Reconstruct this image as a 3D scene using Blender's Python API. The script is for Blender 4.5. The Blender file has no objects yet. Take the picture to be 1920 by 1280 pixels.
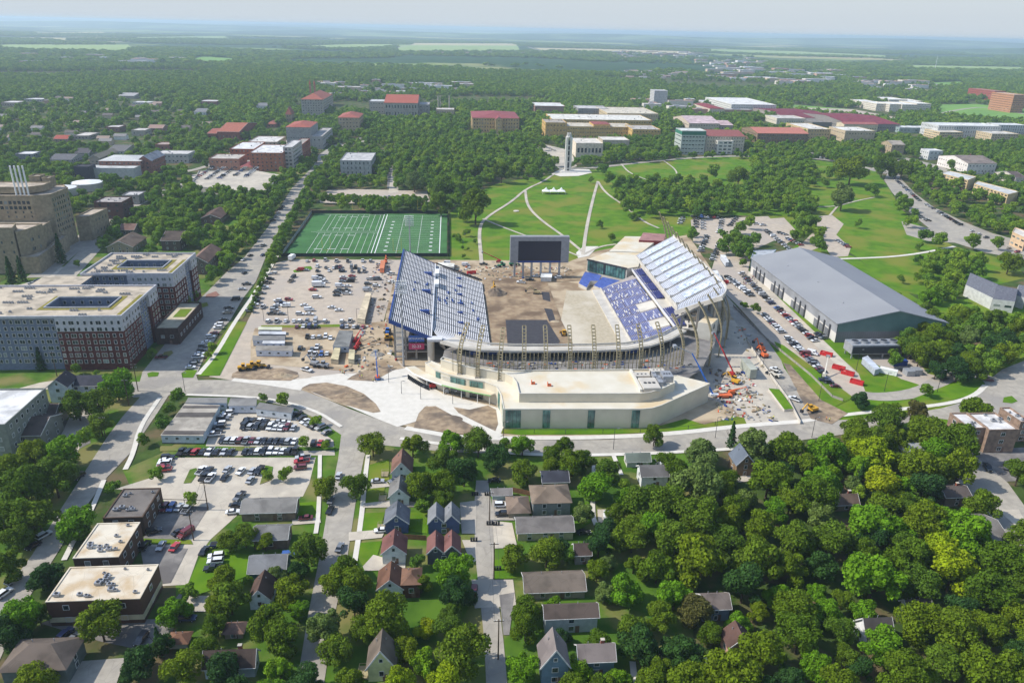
import bpy,math,random
import numpy as np
from mathutils import Vector,Matrix
from mathutils.geometry import tessellate_polygon
R_ = random.Random(7)
SC = bpy.context.scene; COL = SC.collection
FPX = 1407.0; CH = 148.0
_n = np.array([.0224,1,(605-.0224*960+3)/FPX]); UP = _n/np.linalg.norm(_n)
_d = np.array([843-960,640-53.9+3,-FPX]); _d = _d-UP*(_d@UP); YW = _d/np.linalg.norm(_d); XW = np.cross(YW,UP)
cam = bpy.data.objects.new('camera',bpy.data.cameras.new('camera')); COL.objects.link(cam)
cam.data.sensor_width = 36; cam.data.lens = 36*FPX/1920
cam.data.clip_start = 1; cam.data.clip_end = 300000
M3 = Matrix((tuple(XW),tuple(YW),tuple(UP)))
cam.matrix_world = Matrix.Translation((0,0,CH)) @ M3.to_4x4()
SC.camera = cam
SUN_EL,SUN_AZ = 43.0,4.0
HAZE_D = 0.95e-4
az = math.radians(SUN_AZ); el = math.radians(SUN_EL)
sdir = Vector((-math.cos(az)*math.cos(el),math.sin(az)*math.cos(el),math.sin(el)))
sun = bpy.data.objects.new('sun',bpy.data.lights.new('sun','SUN')); COL.objects.link(sun)
sun.data.energy = 3.25; sun.data.angle = math.radians(.5); sun.data.color = (1,.955,.88)
sun.rotation_euler = sdir.to_track_quat('Z','Y').to_euler()
W = bpy.data.worlds.new('World'); SC.world = W; W.use_nodes = True
nt = W.node_tree; bg = nt.nodes['Background']; sk = nt.nodes.new('ShaderNodeTexSky'); sk.sky_type = 'NISHITA'
sk.sun_disc = False; sk.sun_elevation = el; sk.sun_rotation = math.atan2(sdir.x,sdir.y)
sk.altitude = 0; sk.air_density = 1.0; sk.dust_density = .6; sk.ozone_density = 1.6
_c = nt.nodes.new('ShaderNodeTexCoord'); _s = nt.nodes.new('ShaderNodeSeparateXYZ'); _r = nt.nodes.new('ShaderNodeMapRange'); _x = nt.nodes.new('ShaderNodeMix'); _x.data_type = 'RGBA'
nt.links.new(_c.outputs['Generated'],_s.inputs[0]); nt.links.new(_s.outputs[2],_r.inputs[0]); _r.inputs[1].default_value = .02; _r.inputs[2].default_value = .55
_x.inputs[6].default_value = (2.75,3.05,3.3,1); nt.links.new(_r.outputs[0],_x.inputs[0]); nt.links.new(sk.outputs[0],_x.inputs[7]); nt.links.new(_x.outputs[2],bg.inputs[0]); bg.inputs[1].default_value = .15
SC.view_settings.view_transform = 'Standard'; SC.view_settings.look = 'None'
SC.view_settings.exposure = 0.60; SC.view_settings.gamma = 1
SC.cycles.max_bounces = 5; SC.cycles.diffuse_bounces = 3; SC.cycles.glossy_bounces = 2; SC.cycles.transmission_bounces = 2
SC.cycles.transparent_max_bounces = 4; SC.cycles.volume_bounces = 1
SC.cycles.use_denoising = True; SC.cycles.use_adaptive_sampling = True
def P(x,y,z=0.):
    r = np.array([x-960,640-y,-FPX]); w = (r@XW,r@YW,r@UP); t = (z-CH)/w[2]
    return (w[0]*t,w[1]*t,z)
def Q(X,Y,Z=0.):
    c = X*XW+Y*YW+(Z-CH)*UP
    return 960-FPX*c[0]/c[2],640+FPX*c[1]/c[2]
def ht(x,yb,yt):
    g = P(x,yb); lo,hi = 0,130
    for _ in range(30):
        m = (lo+hi)/2
        if Q(g[0],g[1],m)[1] > yt: lo = m
        else: hi = m
    return lo
CR = {'A': (0,0),'B': (640,0),'C': (1280,0),'D': (0,427),'E': (640,427),'F': (1280,427),'G': (0,853),'H': (640,853),'I': (1280,853),'1': None}
def px(c,x,y):
    return (x,y) if c == '1' else (CR[c][0]+x/3,CR[c][1]+y/3)
def pin(x,y,poly):
    ins = False; n = len(poly); j = n-1
    for i in range(n):
        xi,yi = poly[i][0],poly[i][1]; xj,yj = poly[j][0],poly[j][1]
        if (yi > y) != (yj > y) and x < (xj-xi)*(y-yi)/(yj-yi)+xi: ins = not ins
        j = i
    return ins
def pin_np(X,Y,poly):
    ins = np.zeros(X.shape,bool); n = len(poly); j = n-1
    for i in range(n):
        xi,yi = poly[i][0],poly[i][1]; xj,yj = poly[j][0],poly[j][1]
        if yi != yj: ins ^= ((yi > Y) != (yj > Y)) & (X < (xj-xi)*(Y-yi)/(yj-yi)+xi)
        j = i
    return ins
def lin(c):
    return tuple((v/255/12.92 if v <= 10 else ((v/255+.055)/1.055)**2.4) for v in c)
MC = {}
def mat(key,c1,c2=None,scale=1.0,rough=.8,metal=0.,bump=0.,detail=3,brick=None,stripe=None,obj=False,lo=.35,hi=.65,spec=.35,c3=None,scale3=.03):
    if key in MC: return MC[key]
    m = bpy.data.materials.new(key); m.use_nodes = True; t = m.node_tree; N = t.nodes; L = t.links
    b = N['Principled BSDF']; b.inputs['Roughness'].default_value = rough; b.inputs['Metallic'].default_value = metal
    b.inputs['Specular IOR Level'].default_value = spec if rough < .84 else .12
    a = lin(c1)+(1,)
    if c2 is None:
        c2 = tuple(max(0,v*.86) for v in c1)
    bb = lin(c2)+(1,)
    if obj:
        pos = N.new('ShaderNodeTexCoord').outputs['Object']
    else:
        pos = N.new('ShaderNodeNewGeometry').outputs['Position']
    nz = N.new('ShaderNodeTexNoise'); nz.inputs['Scale'].default_value = scale; nz.inputs['Detail'].default_value = detail
    L.new(pos,nz.inputs['Vector'])
    rp = N.new('ShaderNodeMapRange'); rp.inputs[1].default_value = lo; rp.inputs[2].default_value = hi; L.new(nz.outputs[0],rp.inputs[0])
    mx = N.new('ShaderNodeMix'); mx.data_type = 'RGBA'; mx.inputs[6].default_value = a; mx.inputs[7].default_value = bb
    L.new(rp.outputs[0],mx.inputs[0]); out = mx.outputs[2]
    if c3 is not None:
        n3 = N.new('ShaderNodeTexNoise'); n3.inputs['Scale'].default_value = scale3; n3.inputs['Detail'].default_value = 5; L.new(pos,n3.inputs['Vector'])
        r3 = N.new('ShaderNodeMapRange'); r3.inputs[1].default_value = .48; r3.inputs[2].default_value = .62; L.new(n3.outputs[0],r3.inputs[0])
        m3 = N.new('ShaderNodeMix'); m3.data_type = 'RGBA'; m3.inputs[7].default_value = lin(c3)+(1,)
        L.new(out,m3.inputs[6]); L.new(r3.outputs[0],m3.inputs[0]); out = m3.outputs[2]
    if rough == .9 and not obj:
        vo = N.new('ShaderNodeTexVoronoi'); vo.feature = 'DISTANCE_TO_EDGE'; vo.inputs['Scale'].default_value = .19; L.new(pos,vo.inputs['Vector'])
        lc = N.new('ShaderNodeMath'); lc.operation = 'LESS_THAN'; lc.inputs[1].default_value = .012; L.new(vo.outputs[0],lc.inputs[0]); fc = N.new('ShaderNodeMath'); fc.operation = 'MULTIPLY'; fc.inputs[1].default_value = .2; L.new(lc.outputs[0],fc.inputs[0])
        mc = N.new('ShaderNodeMix'); mc.data_type = 'RGBA'; mc.inputs[7].default_value = lin(tuple(v*.6 for v in c1))+(1,); L.new(out,mc.inputs[6]); L.new(fc.outputs[0],mc.inputs[0]); out = mc.outputs[2]
    if brick:
        bk = N.new('ShaderNodeTexBrick'); bk.inputs['Scale'].default_value = 1; bk.inputs['Brick Width'].default_value = brick[0]; bk.inputs['Row Height'].default_value = brick[1]
        bk.inputs['Mortar Size'].default_value = brick[2]
        mp = N.new('ShaderNodeCombineXYZ'); sp = N.new('ShaderNodeSeparateXYZ'); L.new(pos,sp.inputs[0])
        ad = N.new('ShaderNodeMath'); L.new(sp.outputs[0],ad.inputs[0]); L.new(sp.outputs[1],ad.inputs[1])
        L.new(ad.outputs[0],mp.inputs[0]); L.new(sp.outputs[2],mp.inputs[1]); L.new(mp.outputs[0],bk.inputs['Vector'])
        L.new(out,bk.inputs['Color1']); bk.inputs['Color2'].default_value = bb; bk.inputs['Mortar'].default_value = lin(brick[3])+(1,)
        out = bk.outputs[0]
    if stripe:
        sp = N.new('ShaderNodeSeparateXYZ'); L.new(pos,sp.inputs[0])
        if stripe[0] == 3:
            ad = N.new('ShaderNodeMath'); L.new(sp.outputs[0],ad.inputs[0]); L.new(sp.outputs[1],ad.inputs[1]); src = ad.outputs[0]
        else: src = sp.outputs[stripe[0]]
        dv = N.new('ShaderNodeMath'); dv.operation = 'DIVIDE'; dv.inputs[1].default_value = stripe[1]; L.new(src,dv.inputs[0])
        fr = N.new('ShaderNodeMath'); fr.operation = 'FRACT'; L.new(dv.outputs[0],fr.inputs[0])
        lt = N.new('ShaderNodeMath'); lt.operation = 'LESS_THAN'; lt.inputs[1].default_value = stripe[2]; L.new(fr.outputs[0],lt.inputs[0])
        m4 = N.new('ShaderNodeMix'); m4.data_type = 'RGBA'; m4.inputs[7].default_value = lin(stripe[3])+(1,)
        L.new(out,m4.inputs[6]); L.new(lt.outputs[0],m4.inputs[0]); out = m4.outputs[2]
    L.new(out,b.inputs['Base Color'])
    if bump:
        bn = N.new('ShaderNodeBump'); bn.inputs['Strength'].default_value = 1; bn.inputs['Distance'].default_value = bump; L.new(nz.outputs[0],bn.inputs['Height']); L.new(bn.outputs[0],b.inputs['Normal'])
    MC[key] = m
    return m
def foliage(key,cols):
    m = bpy.data.materials.new(key); m.use_nodes = True; t = m.node_tree; N = t.nodes; L = t.links
    b = N['Principled BSDF']; b.inputs['Roughness'].default_value = .7; b.inputs['Specular IOR Level'].default_value = .1
    oi = N.new('ShaderNodeObjectInfo'); cr = N.new('ShaderNodeValToRGB'); L.new(oi.outputs['Random'],cr.inputs[0])
    e = cr.color_ramp.elements; e[0].position = 0; e[0].color = cols[0]+(1,); e[1].position = 1; e[1].color = cols[-1]+(1,)
    for i,c in enumerate(cols[1:-1]):
        k = e.new((i+1)/(len(cols)-1)); k.color = c+(1,)
    tc = N.new('ShaderNodeNewGeometry'); nz = N.new('ShaderNodeTexNoise'); nz.inputs['Scale'].default_value = .45; nz.inputs['Detail'].default_value = 4; L.new(tc.outputs['Position'],nz.inputs['Vector'])
    mr = N.new('ShaderNodeMapRange'); mr.inputs[1].default_value = .3; mr.inputs[2].default_value = .7; mr.inputs[3].default_value = .62; mr.inputs[4].default_value = 1.42; L.new(nz.outputs[0],mr.inputs[0])
    ml = N.new('ShaderNodeMix'); ml.data_type = 'RGBA'; ml.blend_type = 'MULTIPLY'; ml.inputs[0].default_value = 1
    L.new(cr.outputs[0],ml.inputs[6]); L.new(mr.outputs[0],ml.inputs[7]); L.new(ml.outputs[2],b.inputs['Base Color'])
    tr = N.new('ShaderNodeBsdfTranslucent'); L.new(ml.outputs[2],tr.inputs[0]); ms = N.new('ShaderNodeMixShader'); ms.inputs[0].default_value = .28
    L.new(b.outputs[0],ms.inputs[1]); L.new(tr.outputs[0],ms.inputs[2]); L.new(ms.outputs[0],N['Material Output'].inputs[0])
    MC[key] = m; return m
def paint(key):
    m = bpy.data.materials.new(key); m.use_nodes = True; t = m.node_tree; b = t.nodes['Principled BSDF']
    oi = t.nodes.new('ShaderNodeObjectInfo'); t.links.new(oi.outputs['Color'],b.inputs['Base Color'])
    b.inputs['Roughness'].default_value = .3; b.inputs['Coat Weight'].default_value = .5; MC[key] = m; return m
class MB:
    def __init__(s): s.v = []; s.f = []; s.m = []; s.mats = []
    def mi(s,m):
        if m not in s.mats: s.mats.append(m)
        return s.mats.index(m)
    def face(s,pts,m):
        k = len(s.v); s.v += [tuple(p) for p in pts]; s.f.append(tuple(range(k,k+len(pts)))); s.m.append(s.mi(m))
    def poly(s,pts,z,m):
        k = len(s.v); s.v += [(p[0],p[1],z) for p in pts]; i = s.mi(m)
        for t in tessellate_polygon([[Vector((p[0],p[1],0)) for p in pts]]):
            a,b,c = [s.v[k+q] for q in t]
            cr = (b[0]-a[0])*(c[1]-a[1])-(b[1]-a[1])*(c[0]-a[0])
            t = t if cr > 0 else t[::-1]
            s.f.append(tuple(k+q for q in t)); s.m.append(i)
    def box(s,x0,x1,y0,y1,z0,z1,m,bottom=True):
        k = len(s.v); i = s.mi(m)
        s.v += [(x0,y0,z0),(x1,y0,z0),(x1,y1,z0),(x0,y1,z0),(x0,y0,z1),(x1,y0,z1),(x1,y1,z1),(x0,y1,z1)]
        fs = [(4,5,6,7),(0,1,5,4),(1,2,6,5),(2,3,7,6),(3,0,4,7)]+([(3,2,1,0)] if bottom else [])
        for f in fs: s.f.append(tuple(k+q for q in f)); s.m.append(i)
    def bar(s,a,b,w,m,h=None):
        a = Vector(a); b = Vector(b); d = (b-a)
        if d.length < 1e-6: return
        d.normalize(); u = d.cross(Vector((0,0,1)))
        if u.length < 1e-3: u = Vector((1,0,0))
        u.normalize(); v = d.cross(u); u = u*w/2; v = v*(h or w)/2
        k = len(s.v); i = s.mi(m)
        for p in (a,b):
            for q in (u+v,u-v,-u-v,-u+v): s.v.append(tuple(p+q))
        for f in ((0,1,5,4),(1,2,6,5),(2,3,7,6),(3,0,4,7),(3,2,1,0),(4,5,6,7)): s.f.append(tuple(k+q for q in f)); s.m.append(i)
    def tube(s,a,b,r0,r1,m,n=8,cap=True):
        a = Vector(a); b = Vector(b); d = (b-a).normalized(); u = d.orthogonal().normalized(); v = d.cross(u)
        k = len(s.v); i = s.mi(m)
        for p,r in ((a,r0),(b,r1)):
            for q in range(n):
                t = 2*math.pi*q/n; s.v.append(tuple(p+u*math.cos(t)*r+v*math.sin(t)*r))
        for q in range(n):
            r = (q+1) % n; s.f.append((k+q,k+r,k+n+r,k+n+q)); s.m.append(i)
        if cap:
            s.f.append(tuple(k+n+q for q in range(n))); s.m.append(i); s.f.append(tuple(k+q for q in reversed(range(n)))); s.m.append(i)
    def prism(s,pts,z0,z1,wall,roof,holes=None):
        n = len(pts); ar = sum(pts[i][0]*pts[(i+1) % n][1]-pts[(i+1) % n][0]*pts[i][1] for i in range(n))
        if ar < 0: pts = pts[::-1]
        for i in range(n):
            a = pts[i]; b = pts[(i+1) % n]; s.face([(a[0],a[1],z0),(b[0],b[1],z0),(b[0],b[1],z1),(a[0],a[1],z1)],wall)
        if roof is not None: s.poly(pts,z1,roof)
    def build(s,name,parent=None,link=True,smooth=False):
        me = bpy.data.meshes.new(name)
        o0 = parent.matrix_world.translation if (parent is not None and False) else Vector((0,0,0))
        off = getattr(parent,'_dummy',None)
        ox,oy,oz = OFF.get(parent.name,(0,0,0)) if parent is not None else (0,0,0)
        if parent is None and s.v:
            c = np.array(s.v); ox,oy,oz = (c[:,0].min()+c[:,0].max())/2,(c[:,1].min()+c[:,1].max())/2,c[:,2].min()
        me.from_pydata([(a-ox,b-oy,c-oz) for a,b,c in s.v],[],s.f)
        for m in s.mats: me.materials.append(m)
        me.polygons.foreach_set('material_index',s.m)
        if smooth: me.polygons.foreach_set('use_smooth',[True]*len(s.f))
        o = bpy.data.objects.new(name,me)
        if link: COL.objects.link(o)
        if parent is not None: o.parent = parent
        else: o.location = (ox,oy,oz)
        OFF[o.name] = (ox,oy,oz)
        return o
OFF = {}
ALLT = []
def tag(o,label,cat,group=None,kind=None):
    o['label'] = label
    if cat: o['category'] = cat
    if group: o['group'] = group
    if kind: o['kind'] = kind
    ALLT.append(o); return o
def empty(name,loc,label=None,cat=None,group=None):
    o = bpy.data.objects.new(name,None); COL.objects.link(o); o.location = loc; o.empty_display_size = 1
    OFF[o.name] = tuple(loc)
    if label: tag(o,label,cat,group)
    return o
def struct(name,mb):
    o = mb.build(name); o['kind'] = 'structure'; return o
_o1 = 'first second third fourth fifth sixth seventh eighth ninth tenth eleventh twelfth thirteenth fourteenth fifteenth sixteenth seventeenth eighteenth nineteenth'.split()
_t1 = {2: 'twent',3: 'thirt',4: 'fort',5: 'fift',6: 'sixt',7: 'sevent',8: 'eight',9: 'ninet'}
ORD = [_o1[n-1] if n < 20 else (_t1[n//10]+('ieth' if n % 10 == 0 else 'y-'+_o1[n % 10-1])) for n in range(1,100)]
m_conc = mat('concrete',(196,186,168),(180,170,154),.22,.9,c3=(170,162,149),scale3=.045)
m_conc2 = mat('new_concrete',(214,208,196),(204,198,185),.35,.85)
m_road = mat('road_surface',(172,164,150),(156,149,137),.35,.9,c3=(150,144,135),scale3=.06)
m_asph = mat('asphalt',(140,135,129),(120,116,111),.3,.9,c3=(105,101,98),scale3=.08)
m_lot = mat('parking_surface',(188,174,155),(174,161,144),.25,.9,c3=(172,161,148),scale3=.03)
m_lawn = mat('lawn',(94,128,22),(72,110,18),.11,.95,c3=(116,122,44),scale3=.03,bump=.05)
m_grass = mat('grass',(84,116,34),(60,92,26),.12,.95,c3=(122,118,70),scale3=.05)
m_dgrass = mat('dark_grass',(72,92,40),(52,72,28),.15,.95,c3=(104,92,66),scale3=.07)  # dark green grass mottled with brown soil
m_dirt = mat('dirt',(168,148,122),(134,116,96),.35,.95,c3=(110,98,86),scale3=.09,bump=.2)
m_sand = mat('sand',(186,168,140),(168,150,124),.12,.95,c3=(142,122,98),scale3=.06,bump=.1)
m_black = mat('black_sheet',(66,64,66),(56,54,58),.5,.8)
m_white = mat('white_paint',(232,232,228),(222,222,218),.5,.6)
m_cream = mat('cream_cladding',(210,205,192),(200,194,180),.3,.8)
m_beige = mat('beige_panel',(212,202,180),(202,192,170),.2,.75,stripe=(2,.9,.05,(186,176,156)))
m_roofc = mat('cream_membrane_roof',(212,205,188),(204,196,176),.15,.85,c3=(204,184,148),scale3=.06)
def glassm():
    m = mat('glass',(24,36,42),(40,58,62),.25,.12,spec=.8); t = m.node_tree; N = t.nodes; b = N['Principled BSDF']; src = b.inputs[0].links[0].from_socket
    oi = N.new('ShaderNodeObjectInfo'); r = N.new('ShaderNodeMapRange'); r.inputs[1].default_value = .62; r.inputs[2].default_value = 1; r.inputs[4].default_value = .75; t.links.new(oi.outputs['Random'],r.inputs[0])
    x = N.new('ShaderNodeMix'); x.data_type = 'RGBA'; x.inputs[7].default_value = (.36,.40,.38,1); t.links.new(r.outputs[0],x.inputs[0]); t.links.new(src,x.inputs[6]); t.links.new(x.outputs[2],b.inputs[0]); return m
m_glass = glassm()
m_oldglass = mat('plain_glass',(26,42,48),(44,70,72),.25,.12,spec=.8)
m_tglass = mat('teal_glass',(92,138,128),(44,78,74),.3,.15,spec=.8,stripe=(3,1.5,.08,(30,46,46)))
m_dark = mat('dark_metal',(48,50,56),None,1,.6)
m_steel = mat('galvanised_steel',(168,170,172),(150,152,156),1,.45,.3)
m_tan = mat('tan_steel',(160,148,116),(142,130,100),.8,.7)
m_fence = mat('fence_mesh',(70,84,72),(58,70,62),2,.8)
m_tyre = mat('tyre',(26,26,27),None,1,.8)
m_cwin = mat('car_glass',(22,27,33),None,1,.1,spec=.8)
m_blk = mat('black_plastic',(34,34,36),None,1,.6)
m_paint = paint('car_paint')
m_bark = mat('bark',(92,78,62),(70,58,46),2,.95)
fol = {
 'mid': foliage('leaves_green',[(.082,.150,.008),(.112,.180,.008),(.155,.215,.008),(.086,.160,.014),(.130,.195,.010)]),
 'dark': foliage('leaves_dark_green',[(.032,.085,.018),(.044,.104,.018),(.036,.090,.024)]),
 'bright': foliage('leaves_bright_green',[(.145,.290,.010),(.115,.25,.010),(.18,.31,.012)]),
 'yellow': foliage('leaves_yellow_green',[(.30,.36,.006),(.24,.34,.008),(.33,.35,.008)]),
 'pale': foliage('leaves_pale_green',[(.13,.20,.05),(.15,.21,.04)]),
 'rust': foliage('leaves_rusty',[(.12,.11,.03),(.10,.11,.025)]),
}
# ================================================================== GROUND
m_far = mat('far_land',(46,72,40),(64,90,46),.004,.95)
def far_material():
    m = bpy.data.materials.new('open_country'); m.use_nodes = True; t = m.node_tree; N = t.nodes; L = t.links
    b = N['Principled BSDF']; b.inputs['Roughness'].default_value = .95; b.inputs['Specular IOR Level'].default_value = .1
    g = N.new('ShaderNodeNewGeometry')
    def noise(sc,det,lo,hi):
        n = N.new('ShaderNodeTexNoise'); n.inputs['Scale'].default_value = sc; n.inputs['Detail'].default_value = det; L.new(g.outputs['Position'],n.inputs['Vector'])
        r = N.new('ShaderNodeMapRange'); r.inputs[1].default_value = lo; r.inputs[2].default_value = hi; L.new(n.outputs[0],r.inputs[0]); return r.outputs[0]
    def mix(f,a,bb):
        x = N.new('ShaderNodeMix'); x.data_type = 'RGBA'; L.new(f,x.inputs[0])
        for i,c in ((6,a),(7,bb)):
            if isinstance(c,tuple): x.inputs[i].default_value = lin(c)+(1,)
            else: L.new(c,x.inputs[i])
        return x.outputs[2]
    v = N.new('ShaderNodeTexVoronoi'); v.inputs['Scale'].default_value = .0016; L.new(g.outputs['Position'],v.inputs['Vector'])
    wood = mix(noise(.01,4,.35,.65),(34,62,30),(52,84,40))
    fld = mix(v.outputs['Color'],(150,160,92),(104,132,66))
    fld = mix(noise(.0004,3,.5,.6),fld,(172,160,116))
    L.new(mix(noise(.00055,7,.53,.57),wood,fld),b.inputs['Base Color'])
    return m
g = MB(); g.face([(-110000,-300,-.3),(110000,-300,-.3),(110000,88000,-.3),(-110000,88000,-.3)],far_material()); struct('ground',g)
m_hill = mat('wooded_hill',(44,74,38),(62,92,46),.006,.95,c3=(120,138,84),scale3=.0009)
def hill(x,y,rx,ry,h,seed):
    rr = random.Random(seed); b = MB(); nx,ny = 28,10; ph = [rr.uniform(0,6) for _ in range(4)]
    def z(u,v):
        e = max(0,1-u*u)*max(0,1-v*v)
        return -1+(h+1)*e**.8*(.72+.16*math.sin(3*u+ph[0])+.12*math.sin(7*u+ph[1]+2*v))
    for i in range(nx):
        for j in range(ny):
            q = [(i,j),(i+1,j),(i+1,j+1),(i,j+1)]
            b.face([(x+rx*(2*a/nx-1),y+ry*(2*c/ny-1),z(2*a/nx-1,2*c/ny-1)) for a,c in q],m_hill)
    struct('hill',b)
for a in [(7600,9000,1900,800,95,1),(1500,15000,5500,1600,105,2),(-6500,19000,7000,2200,110,3),(9500,17000,6500,2500,118,4),(-1000,30000,13000,3500,122,5),(17000,30000,11000,3500,125,6),(-17000,34000,12000,4200,120,7)]: hill(*a)
NOTREE = []
LV = {'near': 0,'lawn': 1,'lot': 3,'road': 5,'walk': 7,'dirt': 6,'patch': 8,'mark': 10}
_k = [0]
def patch(name,pts,m,lv,clear=True,c='1'):
    _k[0] += 1
    w = [P(*px(c,*p)) for p in pts]
    b = MB(); b.poly(w,-.15+LV[lv]*.03+(_k[0]%8)*.0035,m); struct(name,b)
    if clear: NOTREE.append([(p[0],p[1]) for p in w])
def line(name,pts,width,m,lv,c='1',clear=True,world=False):
    _k[0] += 1
    w = [Vector(p).to_2d() if world else Vector(P(*px(c,*p))).to_2d() for p in pts]
    q = []
    for _ in range(2 if len(w) > 2 else 0):
        q = [w[0]]
        for i in range(len(w)-1): q += [w[i].lerp(w[i+1],.25),w[i].lerp(w[i+1],.75)]
        w = q+[w[-1]]
    l = []; r = []
    for i,p in enumerate(w):
        d = (w[min(i+1,len(w)-1)]-w[max(i-1,0)]).normalized(); n = Vector((-d.y,d.x))*width/2
        l.append(p+n); r.append(p-n)
    z = -.15+LV[lv]*.03+(_k[0]%8)*.0035; b = MB()
    for i in range(len(w)-1): b.face([(r[i].x,r[i].y,z),(r[i+1].x,r[i+1].y,z),(l[i+1].x,l[i+1].y,z),(l[i].x,l[i].y,z)],m)
    struct(name,b)
    if clear: NOTREE.append([tuple(p) for p in l]+[tuple(p) for p in reversed(r)])
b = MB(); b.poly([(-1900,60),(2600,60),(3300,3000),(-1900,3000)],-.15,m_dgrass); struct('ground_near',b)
patch('lawn',[(845,500),(842,402),(872,372),(930,345),(1000,332),(1062,322),(1120,318),(1190,306),(1250,298),(1420,292),(1530,300),(1640,318),(1662,345),(1690,392),(1735,432),(1790,462),(1900,490),(1925,520),(1760,560),(1700,548),(1630,500),(1590,470),(1540,450),(1480,430),(1420,405),(1300,400),(1290,455),(1240,470),(1110,500)],m_lawn,'lawn',False)
patch('lawn',[(1640,640),(1700,560),(1925,560),(1925,640)],m_lawn,'lawn',False)
patch('lawn',[(1400,520),(1500,455),(1600,480),(1720,560),(1780,600),(1740,640),(1640,650),(1560,690),(1700,760),(1640,790),(1560,800),(1500,740),(1440,650)],m_lawn,'lawn',False)
patch('grass',[(230,880),(300,850),(420,770),(600,760),(640,800),(640,870),(620,1000),(560,1280),(330,1280),(330,1100)],m_grass,'lawn',False)
patch('grass',[(640,830),(900,845),(1300,845),(1300,1280),(600,1280),(655,1000)],m_grass,'lawn',False)
patch('grass',[(-40,650),(-60,560),(60,500),(270,420),(480,330),(560,300),(600,300),(560,340),(380,560),(330,700),(240,830),(130,950),(30,1150),(-40,1100)],m_grass,'lawn',False)
patch('lawn',[(1560,690),(1600,660),(1925,660),(1925,800),(1700,800),(1560,800)],m_lawn,'lawn',False)
patch('road',[(262,716),(267,697),(333,615),(377,558),(425,510),(457,484),(503,425),(547,353),(587,312),(598,290),(622,274),(640,268),(648,276),(622,296),(608,312),(573,353),(540,423),(503,470),(480,527),(455,560),(432,600),(412,622),(385,665),(368,703),(372,716)],m_road,'road')
patch('road',[(228,716),(387,712),(433,712),(527,722),(563,730),(610,747),(650,764),(740,797),(840,817),(973,825),(1140,824),(1273,813),(1380,800),(1493,790),(1600,786),(1700,776),(1765,765),(1810,752),(1835,735),(1850,715),(1880,692),(1930,672),(1930,790),(1880,800),(1800,790),(1747,782),(1640,806),(1493,826),(1400,838),(1273,845),(1140,850),(973,851),(840,847),(700,832),(640,815),(596,786),(550,764),(467,745),(315,740),(250,745)],m_road,'road')
patch('road',[(268,738),(230,780),(200,820),(155,890),(110,960),(60,1040),(0,1120),(-60,1200),(-60,1290),(-20,1280),(20,1190),(60,1110),(105,1040),(150,965),(200,895),(243,850),(293,777),(318,738)],m_road,'road')
patch('road',[(640,812),(692,826),(682,860),(670,920),(661,980),(652,1040),(628,1150),(606,1290),(555,1290),(578,1150),(600,1040),(613,960),(626,900),(634,860)],m_road,'road')
patch('alley',[(893,900),(915,900),(924,960),(926,1060),(934,1120),(944,1200),(952,1290),(912,1290),(908,1200),(900,1120),(893,1060),(888,960)],m_road,'road')
patch('driveway',[(862,942),(893,938),(893,1000),(866,1000)],m_conc,'walk'); patch('driveway',[(922,935),(962,932),(965,975),(924,976)],m_road,'walk')
patch('driveway',[(924,976),(960,980),(970,1026),(926,1028)],m_conc,'walk'); patch('driveway',[(866,1012),(893,1012),(894,1050),(884,1058)],m_conc,'walk')
patch('driveway',[(884,1086),(962,1086),(968,1135),(890,1140)],m_conc,'walk'); patch('driveway',[(936,1115),(965,1110),(955,1190),(944,1190)],m_asph,'walk')
patch('road',[(1770,836),(1800,838),(1850,870),(1890,905),(1930,960),(1930,1040),(1885,995),(1835,945),(1795,900)],m_road,'road')
patch('driveway',[(1775,845),(1925,838),(1925,900),(1830,905)],m_asph,'lot')
patch('road',[(1665,322),(1658,338),(1672,360),(1702,395),(1742,428),(1790,455),(1850,474),(1925,488),(1925,455),(1860,437),(1805,415),(1750,388),(1715,362),(1692,338),(1685,325)],m_road,'road')
patch('parking_lot',[(1690,415),(1742,428),(1790,455),(1740,452),(1700,440)],m_road,'lot')
patch('road',[(1625,318),(1700,296),(1760,310),(1800,330),(1755,320),(1690,312),(1660,326)],m_road,'road')
line('road',[(1190,306),(1290,296),(1380,292),(1500,296),(1560,300),(1640,318)],9,m_road,'road')
line('road',[(1380,278),(1500,286),(1600,290),(1680,305),(1760,325)],12,m_road,'road')
line('road',[(848,257),(940,262),(990,268),(1032,298),(1050,315),(1100,316),(1190,306)],9,m_road,'road')
line('road',[(640,272),(700,262),(760,250),(848,257)],8,m_road,'road'); line('path',[(640,275),(668,262),(700,250)],5,m_conc,'walk')
patch('parking_lot',[(1008,268),(1070,282),(1082,312),(1050,318),(1032,300)],m_conc,'lot')
line('street',[(590,300),(520,300),(440,318),(330,350),(210,400),(120,480),(70,520)],13,m_road,'road')
line('street',[(200,400),(190,445),(150,490),(90,550)],13,m_road,'road'); line('street',[(0,548),(90,525),(130,500)],10,m_conc,'road')
line('street',[(150,320),(280,330),(380,318),(440,285),(470,262)],8,m_road,'road')
line('driveway',[(20,740),(110,715),(170,735),(150,790),(120,850)],9,m_conc,'road'); patch('parking_lot',[(60,800),(160,780),(170,830),(110,860)],m_asph,'lot')
patch('parking_lot',[(518,492),(548,486),(752,487),(735,540),(720,600),(706,640),(745,672),(760,690),(745,720),(640,720),(520,722),(433,712),(392,706),(415,670),(440,636),(464,602),(480,570),(500,520)],m_lot,'lot')
patch('dirt_yard',[(470,640),(478,615),(640,612),(735,600),(728,660),(756,690),(700,700),(560,688),(470,680)],m_sand,'dirt')
patch('parking_lot',[(385,838),(398,792),(420,775),(440,770),(545,776),(590,800),(625,825),(628,853),(400,854)],m_conc,'lot')
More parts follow.
